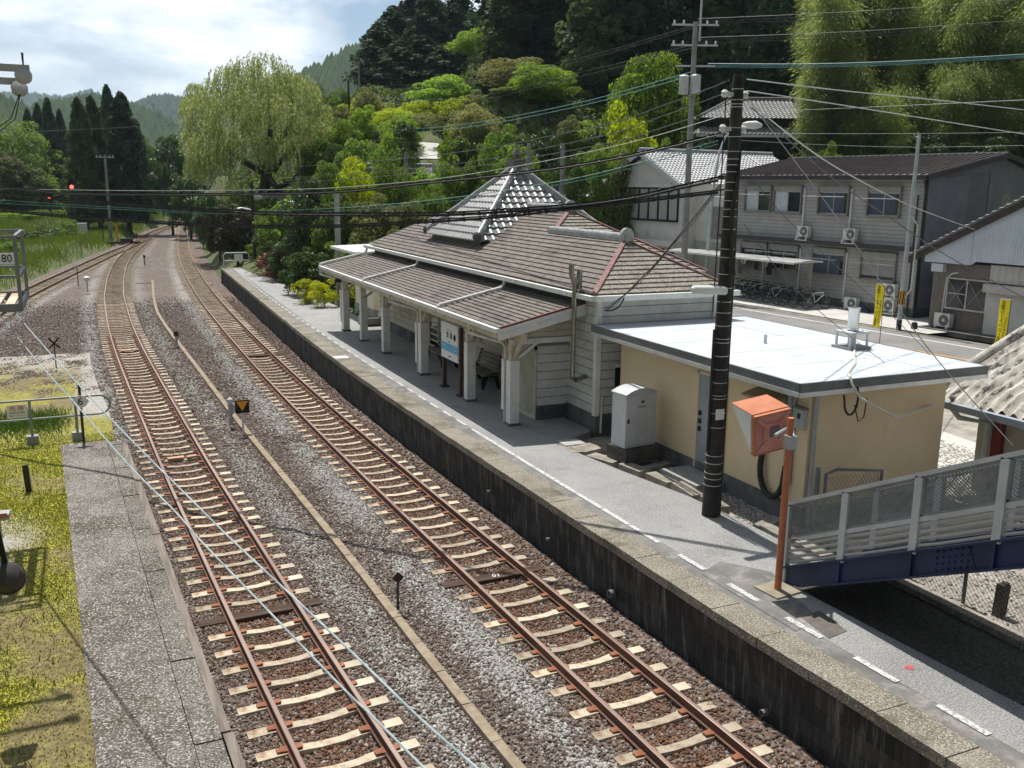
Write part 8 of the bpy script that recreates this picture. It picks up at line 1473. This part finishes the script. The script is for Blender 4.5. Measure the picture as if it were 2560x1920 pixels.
# ---------------------------------------------------------------- far wooded hills
HILL = M('hill_wood', (.016, .036, .016), (.035, .062, .022), .02, rough=1, isl=None); HT = M('hill_tree', (.014, .032, .015), (.04, .068, .024), .03, rough=1, isl=.6, lo=.3, hi=.7)
def hill(sil, D, depth, ntree, th, label):
    px = np.arange(sil[0][0], sil[-1][0] + 1, 6.); py = np.interp(px, [s[0] for s in sil], [s[1] for s in sil]); nr = 14; V = []
    away = np.array([CR[0, 2], CR[1, 2], 0]); away /= np.linalg.norm(away)
    crest = np.array([QD(a, b, D) for a, b in zip(px, py)]); crest[:, 2] -= th * .7
    for r in range(nr):
        t = r / (nr - 1); q = crest - away * depth * t; q[:, 2] = crest[:, 2] * (1 - t ** .9) + (-4) * t ** .9 + (vnoise(q[:, 0], q[:, 1], depth * .22, 3, 4) - .5) * depth * .16 * math.sin(math.pi * t); V.append(q)
    q = crest + away * depth * .6; q[:, 2] = -5; V.insert(0, q); n = len(px); V = np.concatenate(V); i = (np.arange(n - 1)[None, :] + np.arange(nr)[:, None] * n).ravel(); F = np.stack([i, i + 1, i + 1 + n, i + n], 1); me = fastmesh('hills', V, F, HILL); me.polygons.foreach_set('use_smooth', np.ones(len(F), bool)); struct('', put('hills', me))
    rg = np.random.default_rng(int(D)); G_ = V.reshape(nr + 1, n, 3); a = rg.uniform(.95, nr * .85, ntree); b = rg.uniform(0, n - 1.01, ntree); ai, bi = a.astype(int), b.astype(int); fa, fb = (a - ai)[:, None], (b - bi)[:, None]; P = (G_[ai, bi] * (1 - fa) + G_[np.minimum(ai + 1, nr), bi] * fa) * (1 - fb) + (G_[ai, bi + 1] * (1 - fa) + G_[np.minimum(ai + 1, nr), bi + 1] * fa) * fb
    h = th * rg.uniform(.6, 1.25, ntree); w_ = h * rg.uniform(.3, .46, ntree); ang = rg.uniform(0, 6.28, ntree); k = 5; ring = [np.stack([P[:, 0] + w_ * rg.uniform(.7, 1.2, ntree) * np.cos(ang + 2 * np.pi * j / k), P[:, 1] + w_ * np.sin(ang + 2 * np.pi * j / k), P[:, 2] + h * rg.uniform(.05, .3, ntree)], 1) for j in range(k)]; apx = np.stack([P[:, 0], P[:, 1], P[:, 2] + h], 1)
    VV = np.stack(ring + [apx], 1).reshape(-1, 3); base = np.arange(ntree)[:, None] * (k + 1); FF = np.concatenate([np.concatenate([base + j, base + (j + 1) % k, base + k], 1) for j in range(k)]); tag(put('hill_forest', fastmesh('hill_forest', VV, FF, HT)), kind='stuff')
hill([(-200, 226), (0, 230), (60, 228), (110, 233), (165, 240), (205, 226), (232, 222), (262, 238), (300, 258), (420, 268), (520, 275)], 2600, 900, 16000, 10, '')
hill([(250, 330), (320, 275), (352, 250), (385, 238), (420, 236), (455, 244), (520, 258), (640, 280), (820, 300)], 1500, 500, 10000, 9, '')
hill([(60, 330), (130, 290), (180, 258), (215, 244), (250, 240), (290, 250), (340, 268), (400, 290), (450, 320), (520, 340), (640, 350)], 620, 260, 7000, 8.5, '')
hill([(-300, 190), (-100, 215), (0, 244), (40, 262), (80, 282), (120, 300), (180, 330), (220, 350)], 380, 160, 3500, 9, '')
hill([(620, 300), (700, 230), (770, 178), (830, 148), (880, 122), (930, 103), (1000, 80), (1100, 60), (1300, 40)], 520, 200, 9000, 8.5, '')
# ---------------------------------------------------------------- overhead wires
WBL = M('cable_black', (.010, .010, .011), (.022, .022, .024), 3, rough=.55); WGY = M('wire_grey_dark', (.05, .052, .055), (.09, .092, .095), 2, rough=.5); WCY = M('wire_green_blue', (.12, .30, .30), (.18, .38, .38), 2, rough=.5); WPL = M('wire_pale', (.26, .33, .36), (.44, .52, .55), 3, rough=.4); WWH = M('wire_white', (.42, .43, .43), (.55, .56, .56), 2, rough=.5)
TIE = None
def wire_run(label, pts, D0, D1, r, mat, clips=0, name='overhead_wire', group=None, sub=6):
    """a wire hung in the upright plane between its two supports; pts are sighted through the photograph"""
    global TIE
    x0, x1 = pts[0][0], pts[-1][0]
    W = [Vector(QD(px, py, 1 / (1 / D0 + (1 / D1 - 1 / D0) * (px - x0) / (x1 - x0)))) for px, py in pts]; out = []
    for i in range(len(W) - 1):
        p0, p1, p2, p3 = W[max(i - 1, 0)], W[i], W[i + 1], W[min(i + 2, len(W) - 1)]
        for k in range(sub):
            t = k / sub; out.append(.5 * ((2 * p1) + (-p0 + p2) * t + (2 * p0 - 5 * p1 + 4 * p2 - p3) * t * t + (-p0 + 3 * p1 - 3 * p2 + p3) * t ** 3))
    out.append(W[-1]); mb = MB(); mb.tube(out, r, 6); o = mb.build(name, mat, smooth=True); tag(o, label, 'wire', group)
    if clips:
        if TIE is None: c = MB(); c.tube([(0, 0, -.02), (0, 0, .02)], 1.5, 6); c.bar((0, 1.2, 0), (0, 2.4, 0), .5, .02, (1, 0, 0)); e = c.build('cable_tie', mat); TIE = e.data; bpy.data.objects.remove(e)
        L_ = sum((b - a).length for a, b in zip(out, out[1:])); n = int(L_ / clips); seg = 0; acc = 0; nxt = clips
        for a, b in zip(out, out[1:]):
            l_ = (b - a).length
            while acc + l_ > nxt:
                q = a.lerp(b, (nxt - acc) / l_); d = (b - a).normalized(); e = put('cable_tie', TIE, o, q); e.scale = (r, r, 1); e.rotation_euler = d.to_track_quat('Z', 'Y').to_euler(); nxt += clips
            acc += l_
    return o
DL, DP = 25., 16.9
wire_run('thick black cable with ties, uppermost of those crossing before the willow', [(-60, 470), (58, 474), (155, 484), (389, 488), (661, 486), (860, 480), (1044, 461), (1200, 445), (1400, 421), (1592, 387), (1790, 340)], DL, DP, .020, WBL, .42)
wire_run('thickest black cable crossing the tower roof', [(-60, 482), (0, 488), (194, 503), (389, 519), (661, 535), (860, 538), (1083, 538), (1239, 531), (1433, 516), (1589, 495), (1700, 471), (1795, 450)], DL, DP, .028, WBL, .36)
wire_run('lowest black tied cable crossing below the tower roof', [(-60, 521), (0, 527), (233, 548), (467, 562), (660, 568), (860, 567), (1025, 558), (1239, 544), (1400, 526), (1554, 510), (1689, 494), (1795, 482)], DL, DP, .024, WBL, .36)
wire_run('thin green wire just above the thickest black cable', [(-60, 494), (0, 500), (272, 517), (544, 529), (860, 519), (1100, 498), (1300, 470), (1500, 432), (1795, 352)], DL, DP, .007, WCY); wire_run('second thin green wire close over the thickest black cable', [(-60, 504), (0, 508), (272, 522), (544, 534), (860, 527), (1100, 506), (1300, 478), (1500, 440), (1795, 360)], DL, DP, .007, WCY)
wire_run('thin pale wire over the uppermost black cable at the left', [(-60, 474), (105, 474), (389, 477), (700, 474), (860, 468), (1100, 446), (1350, 405), (1600, 350), (1820, 285)], DL, DP, .006, WWH)
wire_run('bright wire from the top of the banded pole to the upper right edge', [(1867, 198), (2100, 226), (2350, 251), (2640, 284)], DP, 24, .010, WWH); wire_run('second bright wire from the banded pole sloping to the right edge', [(1867, 227), (2100, 262), (2350, 302), (2640, 348)], DP, 24, .010, WWH)
wire_run('thin stay wire from the banded pole across the apartment to the hut roof', [(1867, 245), (1985, 400), (2089, 540), (2163, 648), (2322, 873), (2532, 1114)], DP, 11, .007, WGY)
wire_run('twisted service wire from the banded pole to the corrugated shop eave', [(1880, 262), (2007, 362), (2120, 435), (2283, 517), (2437, 574)], DP, 40, .014, WWH); wire_run('service wire passing before the apartment corner to the right edge', [(1880, 270), (1949, 330), (2089, 451), (2275, 579), (2365, 638), (2560, 745)], DP, 26, .012, WGY)
wire_run('thin wire over the bicycle shelter ending on the hut roof', [(1860, 420), (1960, 540), (2089, 663), (2225, 784), (2330, 893)], DP, 19.5, .006, WGY); wire_run('thin wire from the bicycles over the hut roof to the shed gutter', [(1860, 560), (1950, 680), (2046, 776), (2167, 873), (2328, 992)], DP, 19.2, .006, WGY)
wire_run('drooping grey service cable from the banded pole to the station corner', [(1800, 462), (1743, 535), (1689, 600), (1637, 662), (1605, 694), (1561, 738), (1521, 772), (1511, 775)], DP, 22.4, .020, WGY); wire_run('loose black cable loop hanging at the station corner', [(1560, 745), (1548, 766), (1528, 776), (1512, 776)], 21.8, 22.4, .020, WBL); wire_run('thinner service cable beside the drooping one to the station corner', [(1800, 470), (1730, 560), (1680, 615), (1632, 672), (1590, 715), (1540, 752), (1513, 772)], DP, 22.4, .010, WGY)
DT = 54.
for i, (a, b, c) in enumerate(((47, 28, -8), (54, 36, 4), (60, 44, 14))): wire_run('power wire leaving the top crossarm of the transformer pole to the right, %s' % ('uppermost', 'middle one', 'lowest')[i], [(1745, a), (2150, b), (2640, c)], DT, 44, .012, WGY)
for i, (a, b, c) in enumerate(((94, 78, 44), (100, 85, 52), (107, 93, 60))): wire_run('power wire leaving the second crossarm of the transformer pole to the right, %s' % ('uppermost', 'middle one', 'lowest')[i], [(1745, a), (2150, b), (2640, c)], DT, 44, .012, WGY)
for i, d in enumerate((0, 4, 8)): wire_run('pale blue power line strung to the right below the crossarms, %s' % ('uppermost', 'middle one', 'lowest')[i], [(1770, 159 + d), (2000, 160 + d), (2250, 153 + d), (2640, 131 + d)], DT, 44, .020, WCY)
for i, (a, b, c, e) in enumerate(((62, 150, 205, 215), (68, 158, 214, 222), (110, 186, 246, 244), (117, 196, 256, 252))): wire_run('power wire from the transformer pole down to the far left mast, %s' % ('top one', 'second one', 'third one', 'lowest one')[i], [(1740, a), (1430, b), (1150, c), (876, e)], DT, 99, .012, WGY)
for i, d in enumerate((0, 9)): wire_run('green blue line sagging from the transformer pole to the far left mast, %s' % ('upper', 'lower')[i], [(1735, 178 + d), (1580, 222 + d), (1433, 260 + d), (1200, 305 + d), (1025, 322 + d), (876, 312 + d)], DT, 99, .022, WCY)
for i, (a, b, c, e, f) in enumerate(((200, 263, 325, 392, 420), (228, 289, 352, 420, 446), (258, 318, 372, 432, 460))): wire_run('thin wire falling from the banded pole over the hillside to the left, %s' % ('upper', 'middle', 'lower')[i], [(1825, a), (1660, b), (1450, c), (1050, e), (700, f)], DP, 70, .010, WGY)
wire_run('long thin wire crossing the bamboo grove to the right edge', [(1760, 282), (2000, 275), (2300, 262), (2640, 246)], 58, 40, .010, WWH); wire_run('thin wire across the apartment roof to the slim steel pole', [(1830, 350), (2060, 362), (2296, 368), (2640, 362)], 48, 36, .010, WGY); wire_run('wire above the apartment ridge from the slim steel pole to the right', [(1700, 330), (2000, 334), (2300, 334), (2640, 330)], 50, 38, .010, WGY); wire_run('faint wire over the far conifers at the left', [(-60, 332), (105, 328), (430, 312), (560, 300)], 90, 120, .02, WGY)
wire_run('wire from the white house lamp to the transformer pole', [(1640, 478), (1700, 440), (1760, 415), (1800, 398)], 54, 55, .012, WWH)
wire_run('pale twisted stay cable running down over the tracks to the lower edge, right one', [(-20, 715), (4, 743), (89, 842), (194, 959), (323, 1095), (509, 1280), (583, 1353), (739, 1498), (860, 1612), (951, 1700), (1060, 1805), (1192, 1920), (1330, 2040)], 18.6, 6.0, .0095, WPL, name='stay_cable'); wire_run('pale twisted stay cable running down over the tracks to the lower edge, left one', [(-20, 765), (0, 788), (97, 908), (171, 990), (272, 1107), (338, 1180), (439, 1280), (498, 1348), (661, 1517), (850, 1713), (928, 1788), (1060, 1920), (1180, 2040)], 18.6, 6.4, .0095, WPL, name='stay_cable')

# ---------------------------------------------------------------- air between here and the far hills
mb = MB(); mb.b2((-3700, -800, -14), (3700, 4700, 345)); HZ_ = bpy.data.materials.new('haze'); HZ_.use_nodes = True; t_ = HZ_.node_tree; t_.nodes.remove(t_.nodes['Principled BSDF']); pv = t_.nodes.new('ShaderNodeVolumePrincipled'); pv.inputs['Color'].default_value = (.62, .80, 1, 1); pv.inputs['Density'].default_value = .00013; pv.inputs['Anisotropy'].default_value = .2
t_.links.new(pv.outputs[0], t_.nodes['Material Output'].inputs['Volume']); tag(mb.build('haze', HZ_), kind='stuff')
